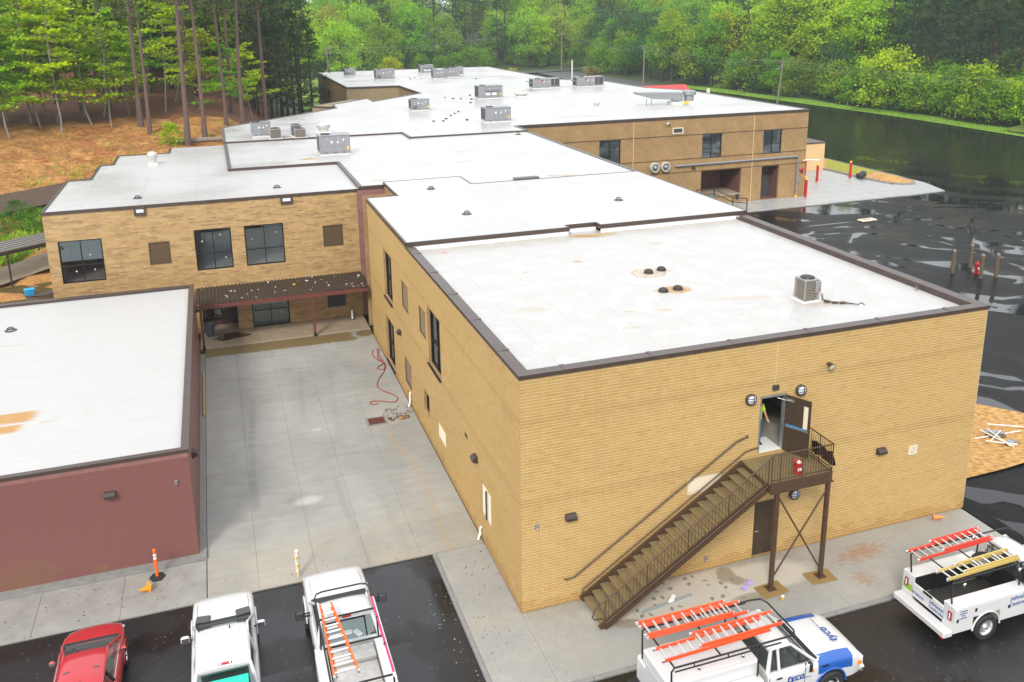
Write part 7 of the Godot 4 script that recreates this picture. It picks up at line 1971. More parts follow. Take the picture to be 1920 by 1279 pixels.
func mirror(t: Node, at: Vector3, side: float, w: float, h: float, m: Material, arm: float) -> void:
	var n := node("mirror", t, at)
	put(mb().bev(Vector3(side * (arm + w / 2), 0, 0), Vector3(w, h, 0.13), 0.045), "shell", m, n)
	put(mb().bb(Vector3(side * (arm + w / 2) - w * 0.4, -h * 0.4, 0.066), Vector3(side * (arm + w / 2) + w * 0.4, h * 0.4, 0.07)), "mirror_glass", M.chrome, n)
	put(mb().tube([Vector3(0, -h * 0.2, 0), Vector3(side * (arm + 0.03), -h * 0.15, 0)], 0.03, 6), "arm", M.black, n)
	if arm > 0.1: put(mb().tube([Vector3(0, h * 0.1, 0), Vector3(side * (arm + 0.03), h * 0.12, 0)], 0.025, 6), "arm", M.black, n)

func truck_front(t: Node, nose: float, cowl: float, rear: float, hw: float, hood: float, belt: float, p: Material, fender: Material = null) -> void:
	# lower shell from the back of the cab to the grille
	var rings := []
	for q in [[rear, 1.0, belt, 0.0, 0.42], [cowl + 0.05, 1.0, belt, 0.0, 0.42], [cowl - 0.02, 1.0, belt - 0.01, 0.03, 0.42], [lerpf(cowl, nose, 0.4), 1.0, hood, 0.045, 0.42], [nose + 0.35, 0.985, hood - 0.04, 0.045, 0.42], [nose + 0.12, 0.95, hood - 0.11, 0.04, 0.44], [nose + 0.02, 0.90, hood - 0.24, 0.02, 0.5]]:
		rings.append(sect(hw * q[1], q[4], q[2] - 0.22, q[2], q[3], q[0]))
	put(mb().loft(rings).smooth(48), "body", p, t)
	put(mb().bev(Vector3(0, hood - 0.36, nose - 0.005), Vector3(hw * 1.25, 0.3, 0.05), 0.02), "grille", M.unit_dark, t)
	put(mb().bev(Vector3(0, 0.52, nose - 0.06), Vector3(hw * 1.84, 0.24, 0.20), 0.06), "front_bumper", M.chrome, t)
	for s in [-1, 1]:
		put(mb().bev(Vector3(s * hw * 0.80, hood - 0.36, nose + 0.03), Vector3(hw * 0.3, 0.26, 0.12), 0.04), "headlight", M.lens, t)
		put(mb().bev(Vector3(s * hw * 0.955, hood - 0.40, nose + 0.12), Vector3(0.05, 0.13, 0.14), 0.02), "turn_signal", M.amber, t)
	# hood shut lines
	for s in [-1, 1]:
		put(mb().tube([Vector3(s * hw * 0.80, hood + 0.028, cowl - 0.06), Vector3(s * hw * 0.82, hood + 0.012, lerpf(cowl, nose, 0.5)), Vector3(s * hw * 0.76, hood - 0.05, nose + 0.25)], 0.007, 4), "hood_seam", M.galv, t)
	for z in [cowl + 0.35, rear - 0.05]:
		for s in [-1, 1]:
			put(mb().bb(Vector3(s * (hw + 0.001) - 0.004, 0.55, z - 0.008), Vector3(s * (hw + 0.001) + 0.004, belt - 0.08, z + 0.008)), "door_seam", M.unit_dark, t)
	for s in [-1, 1]: put(mb().bev(Vector3(s * (hw + 0.015), belt - 0.16, rear - 0.35), Vector3(0.03, 0.05, 0.18), 0.012), "door_handle", M.black, t)

func pickup_bed(t: Node, z0: float, z1: float, hw: float, top: float, p: Material) -> void:
	var b := node("bed", t)
	put(mb().bb(Vector3(-hw * 0.86, 0.55, z0), Vector3(hw * 0.86, 0.62, z1 - 0.03)), "bed_floor", M.unit_dark, b)
	for s in [-1, 1]:
		put(mb().bev(Vector3(s * (hw - 0.07), (0.45 + top) / 2, (z0 + z1) / 2), Vector3(0.14, top - 0.45, z1 - z0), 0.035), "side_panel", p, b)
		put(mb().bev(Vector3(s * (hw - 0.07), top + 0.012, (z0 + z1) / 2), Vector3(0.13, 0.03, z1 - z0 - 0.02), 0.012), "rail_cap", M.black, b)
	put(mb().bb(Vector3(-hw + 0.145, 0.62, z0 + 0.005), Vector3(hw - 0.145, top - 0.02, z0 + 0.05)), "front_panel", p, b)
	put(mb().bev(Vector3(0, (0.5 + top) / 2, z1 - 0.03), Vector3(hw * 1.7, top - 0.5, 0.07), 0.02), "tailgate", p, b)
	for s in [-1, 1]: put(mb().bev(Vector3(s * (hw - 0.06), top - 0.3, z1 + 0.01), Vector3(0.1, 0.4, 0.04), 0.015), "tail_light", M.red, b)
	put(mb().bev(Vector3(0, 0.5, z1 + 0.12), Vector3(hw * 1.9, 0.2, 0.2), 0.04), "rear_bumper", M.chrome, t)

func ladder(label: String, a: Vector3, b: Vector3, width: float, rungs: int, m: Material, taper := 1.0) -> void:
	var t := thing("ladder", label, "ladder", Vector3.ZERO, 0, "ladders carried on truck racks")
	var d := (b - a).normalized()
	var sd := d.cross(Vector3.UP).normalized()
	var up := sd.cross(d)
	for s in [-1, 1]:
		var p: Vector3 = a + sd * (s * width / 2); var q: Vector3 = b + sd * (s * width * taper / 2)
		var dd: Vector3 = (q - p).normalized()
		var bs := Basis(dd, up, dd.cross(up))
		put(mb().bev((p + q) / 2, Vector3((q - p).length(), 0.10, 0.04), 0.008, bs), "side_rail", m, t)
		put(mb().bev(p - dd * 0.02, Vector3(0.09, 0.10, 0.05), 0.012, bs), "foot", M.alum, t)
		put(mb().bev(q + dd * 0.01, Vector3(0.06, 0.095, 0.045), 0.012, bs), "end_cap", M.alum, t)
	for k in rungs:
		var f := (k + 0.5) / rungs
		var c := a.lerp(b, f)
		var w := width * lerpf(1.0, taper, f)
		put(mb().bev(c, Vector3(0.06, 0.04, w - 0.03), 0.012, Basis(d, up, d.cross(up))), "rung", M.alum, t)

func lettering(parent: Node, called: String, text: String, size: float, m: Material, at: Vector3, basis: Basis, slant := 0.0) -> void:
	var tm := TextMesh.new()
	var f := SystemFont.new(); f.font_names = PackedStringArray(["Droid Sans"]); f.font_weight = 700
	tm.font = f; tm.text = text; tm.font_size = 32; tm.pixel_size = size / 32.0 * 1.35; tm.depth = 0.006
	var o := MeshInstance3D.new()
	o.mesh = tm; o.name = called; o.material_override = m
	parent.add_child(o, true)
	o.transform = Transform3D(basis * Basis(Vector3(1, 0, 0), Vector3(slant, 1, 0), Vector3(0, 0, 1)), at)

func rack(t: Node, pts: Array, r := 0.025, called := "rack_bar") -> void:
	put(mb().tube(pts, r, 8), called, M.black, t)

func build_vehicles() -> void:
	var p: Material = M.paint_white
	# red sedan
	var t := thing("sedan", "glossy red sedan at the edge of the parked row", "car", Vector3(-12.45, -0.055, 0), 0.0)
	var hw := 0.86
	var rings := []
	for q in [[1.75, 0.86, 0.78, 0.0], [1.6, 0.95, 0.95, 0.02], [0.9, 1.0, 0.98, 0.01], [-0.4, 1.0, 0.96, 0.0], [-1.55, 1.0, 0.96, 0.01], [-1.8, 0.995, 0.955, 0.03], [-2.2, 0.985, 0.91, 0.05], [-2.55, 0.95, 0.85, 0.06], [-2.80, 0.885, 0.78, 0.065], [-2.95, 0.80, 0.70, 0.06], [-3.06, 0.68, 0.60, 0.045], [-3.11, 0.58, 0.50, 0.02]]:
		rings.append(sect(hw * q[1], 0.26, q[2] - 0.24, q[2], q[3], q[0]))
	put(mb().loft(rings).smooth(55), "body", M.paint_red, t)
	greenhouse(t, {"wb": 0.76, "wt": 0.56, "yb": 0.95, "yt": 1.40, "zf": -1.95, "zft": -1.05, "zrt": 0.45, "zr": 1.15, "paint": M.paint_red, "posts": [-0.1], "lean": 0.05, "post_mat": M.black})
	for s in [-1, 1]:
		mirror(t, Vector3(s * 0.80, 1.0, -1.3), s, 0.17, 0.12, M.paint_red, 0.03)
		put(mb().bev(Vector3(s * 0.62, 0.62, -2.80), Vector3(0.26, 0.09, 0.30), 0.04, Basis(Vector3.UP, s * -0.6)), "headlight", M.lens, t)
		put(mb().tube([Vector3(s * 0.78, 0.945, -1.6), Vector3(s * 0.765, 0.96, -0.3), Vector3(s * 0.76, 0.96, 1.1)], 0.012, 5), "chrome_trim", M.chrome, t)
		for z in [-0.35, 0.65]: put(mb().bev(Vector3(s * (hw + 0.005), 0.80, z), Vector3(0.03, 0.04, 0.16), 0.012), "door_handle", M.paint_red, t)
		for z in [-1.15, -0.1, 0.9]: put(mb().bb(Vector3(s * (hw + 0.001) - 0.003, 0.35, z - 0.006), Vector3(s * (hw + 0.001) + 0.003, 0.78, z + 0.006)), "door_seam", M.black, t)
	for z in [-1.9, 0.9]:
		arch(t, z, 0.33, hw * 0.985, 0.34, M.paint_red)
		for s in [-1, 1]: wheel(t, Vector3(s * (hw - 0.09), 0.33, z), 0.33, 0.22, s, M.alum)
	put(mb().bev(Vector3(0, 1.45, 0.35), Vector3(0.06, 0.05, 0.16), 0.02), "aerial_fin", M.paint_red, t)
	# white pickup with the teal load
	t = thing("pickup_truck", "white crew-cab pickup with a teal sheet in its bed", "pickup truck", Vector3(-8.82, -0.055, 0), 0.0)
	hw = 0.90
	truck_front(t, -2.85, -1.30, 1.75, hw, 1.12, 1.16, p)
	greenhouse(t, {"wb": 0.82, "wt": 0.67, "yb": 1.16, "yt": 1.83, "zf": -1.30, "zft": -0.24, "zrt": 1.42, "zr": 1.72, "paint": p, "posts": [0.32], "lean": 0.02, "ribs": 5, "post_mat": p})
	pickup_bed(t, 1.80, 3.7, hw, 1.22, p)
	put(mb().bev(Vector3(0.05, 1.865, 1.40), Vector3(0.34, 0.05, 0.06), 0.015), "brake_light", M.red, t)
	for s in [-1, 1]: put(mb().bev(Vector3(0.05 + s * 0.12, 1.868, 1.405), Vector3(0.05, 0.045, 0.062), 0.01), "lamp_cover", M.white, t)
	for s in [-1, 1]:
		mirror(t, Vector3(s * 0.84, 1.28, -0.66), s, 0.24, 0.22, p, 0.07)
		put(mb().bev(Vector3(s * 0.56, 1.21, -1.50), Vector3(0.40, 0.06, 0.30), 0.025, Basis(Vector3.UP, s * 0.12)), "hood_deflector", mat(Color(0.05, 0.052, 0.056), 0.15), t)
	for z in [-1.85, 2.4]:
		arch(t, z, 0.40, hw, 0.42, p)
		for s in [-1, 1]: wheel(t, Vector3(s * (hw - 0.10), 0.40, z), 0.40, 0.26, s, M.alum)
	put(mb().tube([Vector3(0.2, 1.84, 0.0), Vector3(0.2, 1.98, 0.05)], 0.02, 6), "aerial", M.black, t)
	var ts := thing("teal_sheet", "bright teal sheet laid over the white pickup's bed", "sheet", Vector3(-8.82, 1.17, 2.62))
	put(mb().bev(Vector3(0.0, 0.54, 0.1), Vector3(1.22, 0.05, 1.7), 0.012), "sheet", M.teal, ts)
	put(mb().bev(Vector3(0.0, -0.02, 0.1), Vector3(1.16, 1.05, 1.64), 0.012), "box_below", mat(Color(0.0, 0.14, 0.11), 0.4), ts)
	put(mb().bev(Vector3(0.72, 0.02, -0.25), Vector3(0.16, 0.06, 0.5), 0.012), "black_strap", M.black, ts)
	# white work pickup with ladder rack
	t = thing("work_truck", "white work pickup with black rack parked beside the empty bay", "pickup truck", Vector3(-5.48, -0.055, 0), 0.0)
	hw = 0.95
	truck_front(t, -2.85, -1.15, 0.95, hw, 1.20, 1.24, p)
	greenhouse(t, {"wb": 0.86, "wt": 0.70, "yb": 1.24, "yt": 1.92, "zf": -1.15, "zft": -0.18, "zrt": 0.62, "zr": 0.86, "paint": p, "posts": [], "post_mat": p})
	put(mb().bev(Vector3(0.0, 1.92, 0.70), Vector3(0.24, 0.06, 0.06), 0.015), "brake_light", M.red, t)
	for s in [-1, 1]: mirror(t, Vector3(s * 0.92, 1.36, -0.5), s, 0.26, 0.32, M.black, 0.16)
	# utility body: side boxes, white floor boxes
	var ub := node("utility_body", t)
	for s in [-1, 1]:
		put(mb().bev(Vector3(s * 0.82, 0.88, 2.35), Vector3(0.30, 0.86, 2.7), 0.03), "side_box", p, ub)
		for k in 3: put(mb().bev(Vector3(s * 0.975, 0.9, 1.5 + k * 0.85), Vector3(0.012, 0.6, 0.74), 0.004), "box_door", p, ub)
		put(mb().bev(Vector3(s * 0.82, 1.325, 2.35), Vector3(0.31, 0.03, 2.66), 0.012), "box_lid", p, ub)
	put(mb().bb(Vector3(-0.67, 0.6, 1.0), Vector3(0.67, 0.66, 3.7)), "floor", M.galv, ub)
	for q in [[1.35, 0.55, 1.20], [2.1, 0.80, 1.12], [2.95, 0.78, 1.14]]:
		put(mb().bev(Vector3(0.02, (0.66 + q[2]) / 2, q[0]), Vector3(1.26, q[2] - 0.66, q[1]), 0.02), "tool_chest", tri_tex(mat(Color(0.62, 0.61, 0.58), 0.5), M.tone, 1.0), ub)
	put(mb().bev(Vector3(0, 0.5, 3.75), Vector3(1.8, 0.2, 0.2), 0.04), "rear_bumper", M.chrome, t)
	for z in [-1.8, 2.2]:
		arch(t, z, 0.42, hw + 0.02, 0.44, p)
		for s in [-1, 1]: wheel(t, Vector3(s * (hw - 0.08), 0.42, z), 0.42, 0.26, s, M.alum)
	var y := 2.10
	for s in [-1, 1]:
		rack(t, [Vector3(s * 0.80, 1.33, 3.55), Vector3(s * 0.78, y, 3.5)])
		rack(t, [Vector3(s * 0.80, 1.33, 1.1), Vector3(s * 0.78, y, 1.1)])
		rack(t, [Vector3(s * 0.78, y, 3.6), Vector3(s * 0.78, y, -0.15), Vector3(s * 0.72, y, -0.30), Vector3(s * 0.55, y, -0.36)])
	rack(t, [Vector3(-0.56, y, -0.36), Vector3(0.56, y, -0.36)])
	for z in [0.85, 2.05, 3.55]: rack(t, [Vector3(-0.80, y - 0.01, z), Vector3(0.80, y - 0.01, z)], 0.028, "cross_bar")
	for z in [1.35, 2.5]: put(mb().bev(Vector3(0.83, y + 0.02, z), Vector3(0.07, 0.07, 0.2), 0.02), "clamp", M.black, t)
	put(mb().tube([Vector3(0.80, y + 0.05, 0.45), Vector3(0.80, y + 0.05, 3.75)], 0.028, 8), "conduit_holder", M.white, t)
	var mg := thing("magenta_pole", "long magenta pole strapped along the work pickup's rack", "pole", Vector3.ZERO)
	put(mb().tube([Vector3(-4.73, 2.13, 0.42), Vector3(-4.71, 2.13, 3.62)], 0.03, 8), "pole", M.magenta, mg)
	put(mb().tube([Vector3(-4.71, 2.13, 3.63), Vector3(-4.71, 2.13, 3.72)], 0.04, 8), "end_cap", M.white, mg)
	for z in [0.41, 1.4, 2.5]: put(mb().tube([Vector3(-4.73, 2.13, z - 0.03), Vector3(-4.73, 2.13, z + 0.03)], 0.036, 8), "band", M.black, mg)
	ladder("orange step ladder narrowing forward on the work pickup's rack", Vector3(-5.86, 2.22, 3.35), Vector3(-6.01, 2.20, 0.46), 0.62, 11, M.orange, 0.50)
	ladder("folded back half of the orange step ladder on the work pickup", Vector3(-5.83, 2.13, 3.20), Vector3(-6.0, 2.115, 0.55), 0.52, 8, M.orange, 0.52)
	for k in 2: put(mb().bev(Vector3(0.28 - 0.3 * k, 1.27, 0.66 - 0.1 * k), Vector3(0.16, 0.06, 0.3), 0.02, Basis(Vector3.UP, 0.5 + k)), "paper_on_shelf", M.white, t)
	# service truck with blue fenders, seen from its right side
	t = thing("service_truck", "white and blue service truck carrying two orange ladders below the stair", "truck", Vector3(4.88, -0.055, 5.10), -PI / 2)
	hw = 0.94
	truck_front(t, -3.02, -1.42, 0.10, hw, 1.22, 1.26, p)
	greenhouse(t, {"wb": 0.86, "wt": 0.72, "yb": 1.26, "yt": 1.93, "zf": -1.42, "zft": -0.72, "zrt": -0.05, "zr": 0.08, "paint": p, "posts": [-0.28], "post_mat": p})
	for s in [-1, 1]:
		# blue front wing laid over the white shell
		var f := mb()
		for k in 5:
			var za: float = lerpf(-1.50, -2.62, k / 5.0); var zb: float = lerpf(-1.50, -2.62, (k + 1) / 5.0)
			var Q := func(x: float, yy: float, z: float) -> Vector3: return Vector3(s * x, yy, z)
			var qs := [[hw + 0.010, 0.86], [hw + 0.008, 1.02], [hw - 0.025, 1.19], [hw - 0.08, 1.232], [hw - 0.26, 1.258]]
			for j in qs.size() - 1:
				var drop := -0.06 * clampf((-2.2 - zb) / 0.5, 0, 1); var drop0 := -0.06 * clampf((-2.2 - za) / 0.5, 0, 1)
				var a: Vector3 = Q.call(qs[j][0], qs[j][1] + drop0, za); var b: Vector3 = Q.call(qs[j][0], qs[j][1] + drop, zb)
				var c: Vector3 = Q.call(qs[j + 1][0], qs[j + 1][1] + drop, zb); var d: Vector3 = Q.call(qs[j + 1][0], qs[j + 1][1] + drop0, za)
				if s > 0: f.quad(a, b, c, d)
				else: f.quad(b, a, d, c)
		put(f.smooth(50), "blue_fender", M.paint_blue, t)
		put(mb().bev(Vector3(s * (hw + 0.014), 1.08, -1.72), Vector3(0.012, 0.05, 0.22), 0.004), "fender_badge", M.black, t)
		mirror(t, Vector3(s * 0.92, 1.36, -1.08), s, 0.16, 0.30, M.black, 0.10)
		put(mb().bev(Vector3(s * 1.11, 1.24, -1.16), Vector3(0.12, 0.09, 0.06), 0.02), "side_marker", M.amber, t)
	arch(t, -1.93, 0.42, hw + 0.006, 0.44, M.paint_blue)
	arch(t, 1.65, 0.42, hw + 0.05, 0.44, p)
	for z in [-1.93, 1.65]:
		for s in [-1, 1]: wheel(t, Vector3(s * (hw - 0.06), 0.42, z), 0.42, 0.27, s, M.alum)
	var sb := node("service_body", t)
	put(mb().bev(Vector3(0, 0.86, 1.62), Vector3(1.96, 0.72, 2.75), 0.03), "lower_box", p, sb)
	put(mb().bev(Vector3(0, 1.42, 1.60), Vector3(1.44, 0.44, 2.72), 0.04), "upper_box", p, sb)
	for s in [-1, 1]:
		put(mb().bev(Vector3(s * 0.86, 1.225, 1.62), Vector3(0.25, 0.02, 2.70), 0.008), "side_lid", p, sb)
		for k in 3: put(mb().bev(Vector3(s * 0.985, 0.92, 0.75 + k * 0.88), Vector3(0.014, 0.5, 0.78), 0.005), "box_door", p, sb)
		for k in 3: put(mb().bev(Vector3(s * 0.995, 0.98, 0.75 + k * 0.88), Vector3(0.012, 0.12, 0.06), 0.004), "paddle_latch", M.black, sb)
	for k in 2: put(mb().bev(Vector3(0.30 - 0.62 * k, 1.648, 1.5), Vector3(0.58, 0.016, 1.5), 0.006), "top_lid", p, sb)
	put(mb().bev(Vector3(-0.02, 1.0, 2.99), Vector3(0.9, 0.85, 0.02), 0.008), "rear_door", p, sb)
	put(mb().bev(Vector3(0.1, 1.05, 3.005), Vector3(0.08, 0.16, 0.02), 0.006), "rear_latch", M.black, sb)
	put(mb().bev(Vector3(0, 0.52, 3.14), Vector3(1.9, 0.12, 0.32), 0.03), "rear_step", M.black, t)
	y = 2.22
	for s in [-1, 1]:
		rack(t, [Vector3(s * 0.80, 1.24, 2.92), Vector3(s * 0.80, y - 0.1, 2.94), Vector3(s * 0.80, y, 2.86), Vector3(s * 0.80, y, -0.45), Vector3(s * 0.78, y - 0.02, -0.75), Vector3(s * 0.60, y - 0.04, -0.86)])
		rack(t, [Vector3(s * 0.84, y - 0.09, 2.86), Vector3(s * 0.84, y - 0.09, -0.3)], 0.02, "lower_bar")
		for z in [2.3, 1.3, 0.4]: put(mb().tube([Vector3(s * 0.84, y - 0.10, z), Vector3(s * 0.81, y, z)], 0.02, 6), "rack_stay", M.black, t)
		rack(t, [Vector3(s * 0.80, 1.24, 0.35), Vector3(s * 0.80, y, 0.35)])
		for z in [2.2, 0.9]: put(mb().bev(Vector3(s * 0.88, y - 0.12, z), Vector3(0.09, 0.11, 0.09), 0.025), "work_light", M.chrome, t)
	rack(t, [Vector3(-0.60, y - 0.04, -0.86), Vector3(0.60, y - 0.04, -0.86)])
	for z in [2.85, 1.5, 0.35]: rack(t, [Vector3(-0.80, y - 0.012, z), Vector3(0.80, y - 0.012, z)], 0.025, "cross_bar")
	lettering(t, "door_lettering", "tyco", 0.20, M.ink_blue, Vector3(hw + 0.012, 0.98, -0.78), Basis(Vector3.UP, PI / 2), 0.25)
	put(mb().bb(Vector3(hw + 0.006, 0.885, -1.28), Vector3(hw + 0.012, 0.90, -0.48)), "door_stripe", M.ink_blue, t)
	lettering(t, "hood_lettering", "tyco", 0.22, M.ink_blue, Vector3(0.12, 1.278, -2.42), Basis(Vector3.UP, PI) * Basis(Vector3.RIGHT, -PI / 2), 0.25)
	put(mb().box(Vector3(-0.28, 1.276, -2.36), Vector3(0.60, 0.008, 0.014)), "hood_stripe", M.ink_blue, t)
	ladder("orange extension ladder on the blue-fendered truck, on the side nearest the stair", Vector3(1.80, 2.33, 4.52), Vector3(4.45, 2.33, 4.52), 0.50, 9, M.ladder_orange)
	ladder("lower section of the orange ladder nearest the stair", Vector3(1.86, 2.245, 4.55), Vector3(4.90, 2.245, 4.55), 0.45, 11, M.ladder_orange)
	ladder("orange extension ladder on the blue-fendered truck, above its door", Vector3(2.95, 2.33, 5.36), Vector3(5.45, 2.33, 5.32), 0.48, 10, M.ladder_orange)
	ladder("lower section of the orange ladder above the blue truck's door", Vector3(1.84, 2.245, 5.45), Vector3(5.05, 2.245, 5.36), 0.46, 12, M.ladder_orange)
	# service truck cut by the frame
	t = thing("service_truck", "white open-bed service truck with black bed and red rear lights", "truck", Vector3(14.38, -0.055, 4.68), -PI / 2)
	truck_front(t, -3.02, -1.42, 0.10, hw, 1.22, 1.26, p)
	greenhouse(t, {"wb": 0.86, "wt": 0.72, "yb": 1.26, "yt": 1.93, "zf": -1.42, "zft": -0.72, "zrt": -0.05, "zr": 0.08, "paint": p, "posts": [-0.28], "post_mat": p})
	for s in [-1, 1]: mirror(t, Vector3(s * 0.92, 1.36, -1.08), s, 0.16, 0.30, M.black, 0.10)
	for s in [-1, 1]:
		arch(t, -1.93, 0.42, hw + 0.006, 0.44, p)
	for z in [-1.93, 1.75]:
		for s in [-1, 1]: wheel(t, Vector3(s * (hw - 0.0), 0.42, z), 0.42, 0.27, s, M.alum)
	var ob := node("open_body", t)
	var z0 := 0.25; var z1 := 3.0
	put(mb().bb(Vector3(-0.58, 0.62, z0), Vector3(0.58, 0.70, z1 - 0.05)), "bed_floor", mat(Color(0.03, 0.027, 0.024), 0.6), ob)
	put(mb().bb(Vector3(-0.60, 0.7, z0 + 0.001), Vector3(0.60, 1.5, z0 + 0.04)), "headboard", M.black, ob)
	for k in 7: put(mb().tube([Vector3(-0.5 + k * 0.165, 1.5, z0 + 0.02), Vector3(-0.5 + k * 0.165, 1.86, z0 + 0.0)], 0.012, 5), "guard_bar", M.black, ob)
	put(mb().tube([Vector3(-0.55, 1.86, z0), Vector3(0.55, 1.86, z0)], 0.02, 6), "guard_rail", M.black, ob)
	for s in [-1, 1]:
		var pr := grid_cut(z1 - z0, 0.82, [Rect2(1.75 - z0 - 0.52, 0.0, 1.04, 0.40)])
		var sbx := mb()
		for r in pr: sbx.bb(Vector3(s * 0.60, 0.5 + r.position.y, z0 + r.position.x), Vector3(s * 1.02, 0.5 + r.end.y, z0 + r.end.x))
		put(sbx, "side_box", p, ob)
		put(mb().bev(Vector3(s * 0.81, 1.335, (z0 + z1) / 2), Vector3(0.46, 0.04, z1 - z0 + 0.02), 0.015), "box_lid", p, ob)
		put(mb().bb(Vector3(s * 0.592, 0.71, z0 + 0.06), Vector3(s * 0.599, 1.30, z1 - 0.06)), "bed_liner", M.black, ob)
		for q in [[z0 + 0.06, z0 + 0.78, 0.53, 1.28], [z0 + 0.84, z0 + 2.16, 0.96, 1.28], [z0 + 2.22, z1 - 0.05, 0.53, 1.28]]:
			put(mb().bev(Vector3(s * 1.026, (q[2] + q[3]) / 2, (q[0] + q[1]) / 2), Vector3(0.014, q[3] - q[2], q[1] - q[0]), 0.005), "box_door", p, ob)
			put(mb().bev(Vector3(s * 1.036, (q[2] + q[3]) / 2 + 0.02, lerpf(q[0], q[1], 0.85)), Vector3(0.012, 0.12, 0.08), 0.004), "paddle_latch", M.black, ob)
		put(mb().bev(Vector3(s * 0.86, 1.02, z1 + 0.012), Vector3(0.15, 0.30, 0.03), 0.02), "tail_light", M.red_dark, ob)
		put(mb().bev(Vector3(s * 0.86, 1.02, z1 + 0.02), Vector3(0.05, 0.20, 0.03), 0.012), "reverse_lamp", M.white, ob)
		var pts := []
		for k in 13: pts.append(Vector3(s * 1.03, 0.44 + 0.52 * sin(PI * k / 12), 1.75 + 0.52 * cos(PI * k / 12)))
		put(mb().tube(pts, 0.03, 6), "arch_lip", p, ob)
		rack(t, [Vector3(s * 0.80, 1.35, z1 - 0.08), Vector3(s * 0.80, 2.0, z1 + 0.02), Vector3(s * 0.78, 2.12, z1 - 0.1), Vector3(s * 0.78, 2.12, -0.4), Vector3(s * 0.76, 2.10, -0.8), Vector3(s * 0.6, 2.08, -0.9)])
		for z in [2.6, 0.5]: put(mb().bev(Vector3(s * 0.86, 1.98, z), Vector3(0.1, 0.12, 0.1), 0.025), "work_light", M.chrome, t)
		rack(t, [Vector3(s * 0.80, 1.35, z0 + 0.1), Vector3(s * 0.78, 2.12, z0 + 0.1)])
	rack(t, [Vector3(-0.6, 2.08, -0.9), Vector3(0.6, 2.08, -0.9)])
	for z in [2.75, 1.6, 0.4]: rack(t, [Vector3(-0.78, 2.11, z), Vector3(0.78, 2.11, z)], 0.022, "cross_bar")
	put(mb().bev(Vector3(0, 0.93, z1 - 0.01), Vector3(1.18, 0.46, 0.06), 0.015), "tailgate", p, ob)
	put(mb().bev(Vector3(0.0, 1.13, z1 + 0.022), Vector3(0.36, 0.09, 0.012), 0.004), "tailgate_handle", M.black, ob)
	put(mb().bev(Vector3(0, 0.52, z1 + 0.16), Vector3(2.06, 0.22, 0.34), 0.04), "step_bumper", p, t)
	put(mb().bb(Vector3(0.86, 0.40, z1 + 0.331), Vector3(1.0, 0.45, z1 + 0.336)), "reflector", M.red, t)
	put(mb().bb(Vector3(-0.98, 0.78, z1 + 0.001), Vector3(-0.62, 1.0, z1 + 0.005)), "green_decal", mat(Color(0.25, 0.42, 0.04), 0.5), ob)
	var rb := Basis.IDENTITY
	lettering(ob, "tailgate_lettering", "Johnson\nControls", 0.10, M.ink_blue, Vector3(0.36, 0.90, z1 + 0.024), rb)
	lettering(ob, "tailgate_number", "W190270", 0.08, M.ink_blue, Vector3(-0.36, 0.86, z1 + 0.024), rb)
	lettering(ob, "side_lettering", "Johnson\nControls", 0.13, M.ink_blue, Vector3(1.036, 1.06, 0.55), Basis(Vector3.UP, PI / 2))
	lettering(ob, "service_list", "Controls\nSystems\nFire\nSecurity", 0.05, M.ink_blue, Vector3(1.036, 1.10, 2.68), Basis(Vector3.UP, PI / 2))
	put(mb().lathe([Vector2(0.09, 0.0), Vector2(0.08, 0.004), Vector2(0, 0.005)], 12, Transform3D(Basis(Vector3.BACK, -PI / 2) * Basis.from_scale(Vector3(1.2, 1, 0.8)), Vector3(1.034, 1.20, 0.36))), "globe_logo", mat(Color(0.05, 0.28, 0.6), 0.4), ob)
	put(mb().lathe([Vector2(0.05, 0.004), Vector2(0, 0.008)], 10, Transform3D(Basis(Vector3.BACK, -PI / 2), Vector3(1.034, 1.18, 0.40))), "globe_logo", mat(Color(0.15, 0.5, 0.2), 0.4), ob)
	ladder("red ladder's upper section on the open-bed truck", Vector3(12.05, 2.27, 4.16), Vector3(13.95, 2.27, 4.10), 0.50, 7, M.ladder_red)
	ladder("red ladder's lower section reaching past the open-bed truck's tail", Vector3(11.10, 2.185, 4.22), Vector3(14.05, 2.185, 4.12), 0.46, 11, M.ladder_red)
	ladder("yellow ladder on the open-bed truck's near rack bar", Vector3(11.20, 2.19, 5.28), Vector3(13.95, 2.19, 5.20), 0.40, 10, M.ladder_yellow)
	ladder("upper half of the yellow ladder on the open-bed truck", Vector3(11.85, 2.275, 5.26), Vector3(13.9, 2.275, 5.20), 0.36, 5, M.ladder_yellow)
	var tn := thing("spare_tyre", "spare tyre lying against the open-bed truck's headboard", "tyre", Vector3(13.9, 0.98, 4.25))
	put(mb().lathe([Vector2(0.22, -0.12), Vector2(0.36, -0.12), Vector2(0.4, -0.06), Vector2(0.4, 0.06), Vector2(0.36, 0.12), Vector2(0.24, 0.12), Vector2(0.22, 0.08)], 24, Transform3D(Basis(Vector3.BACK, 0.9), Vector3(0, 0.25, 0))).smooth(35), "tyre", M.rubber, tn)
	put(mb().lathe([Vector2(0.23, 0.06), Vector2(0.1, 0.08), Vector2(0, 0.08)], 20, Transform3D(Basis(Vector3.BACK, 0.9), Vector3(0, 0.25, 0))), "rim", M.galv, tn)

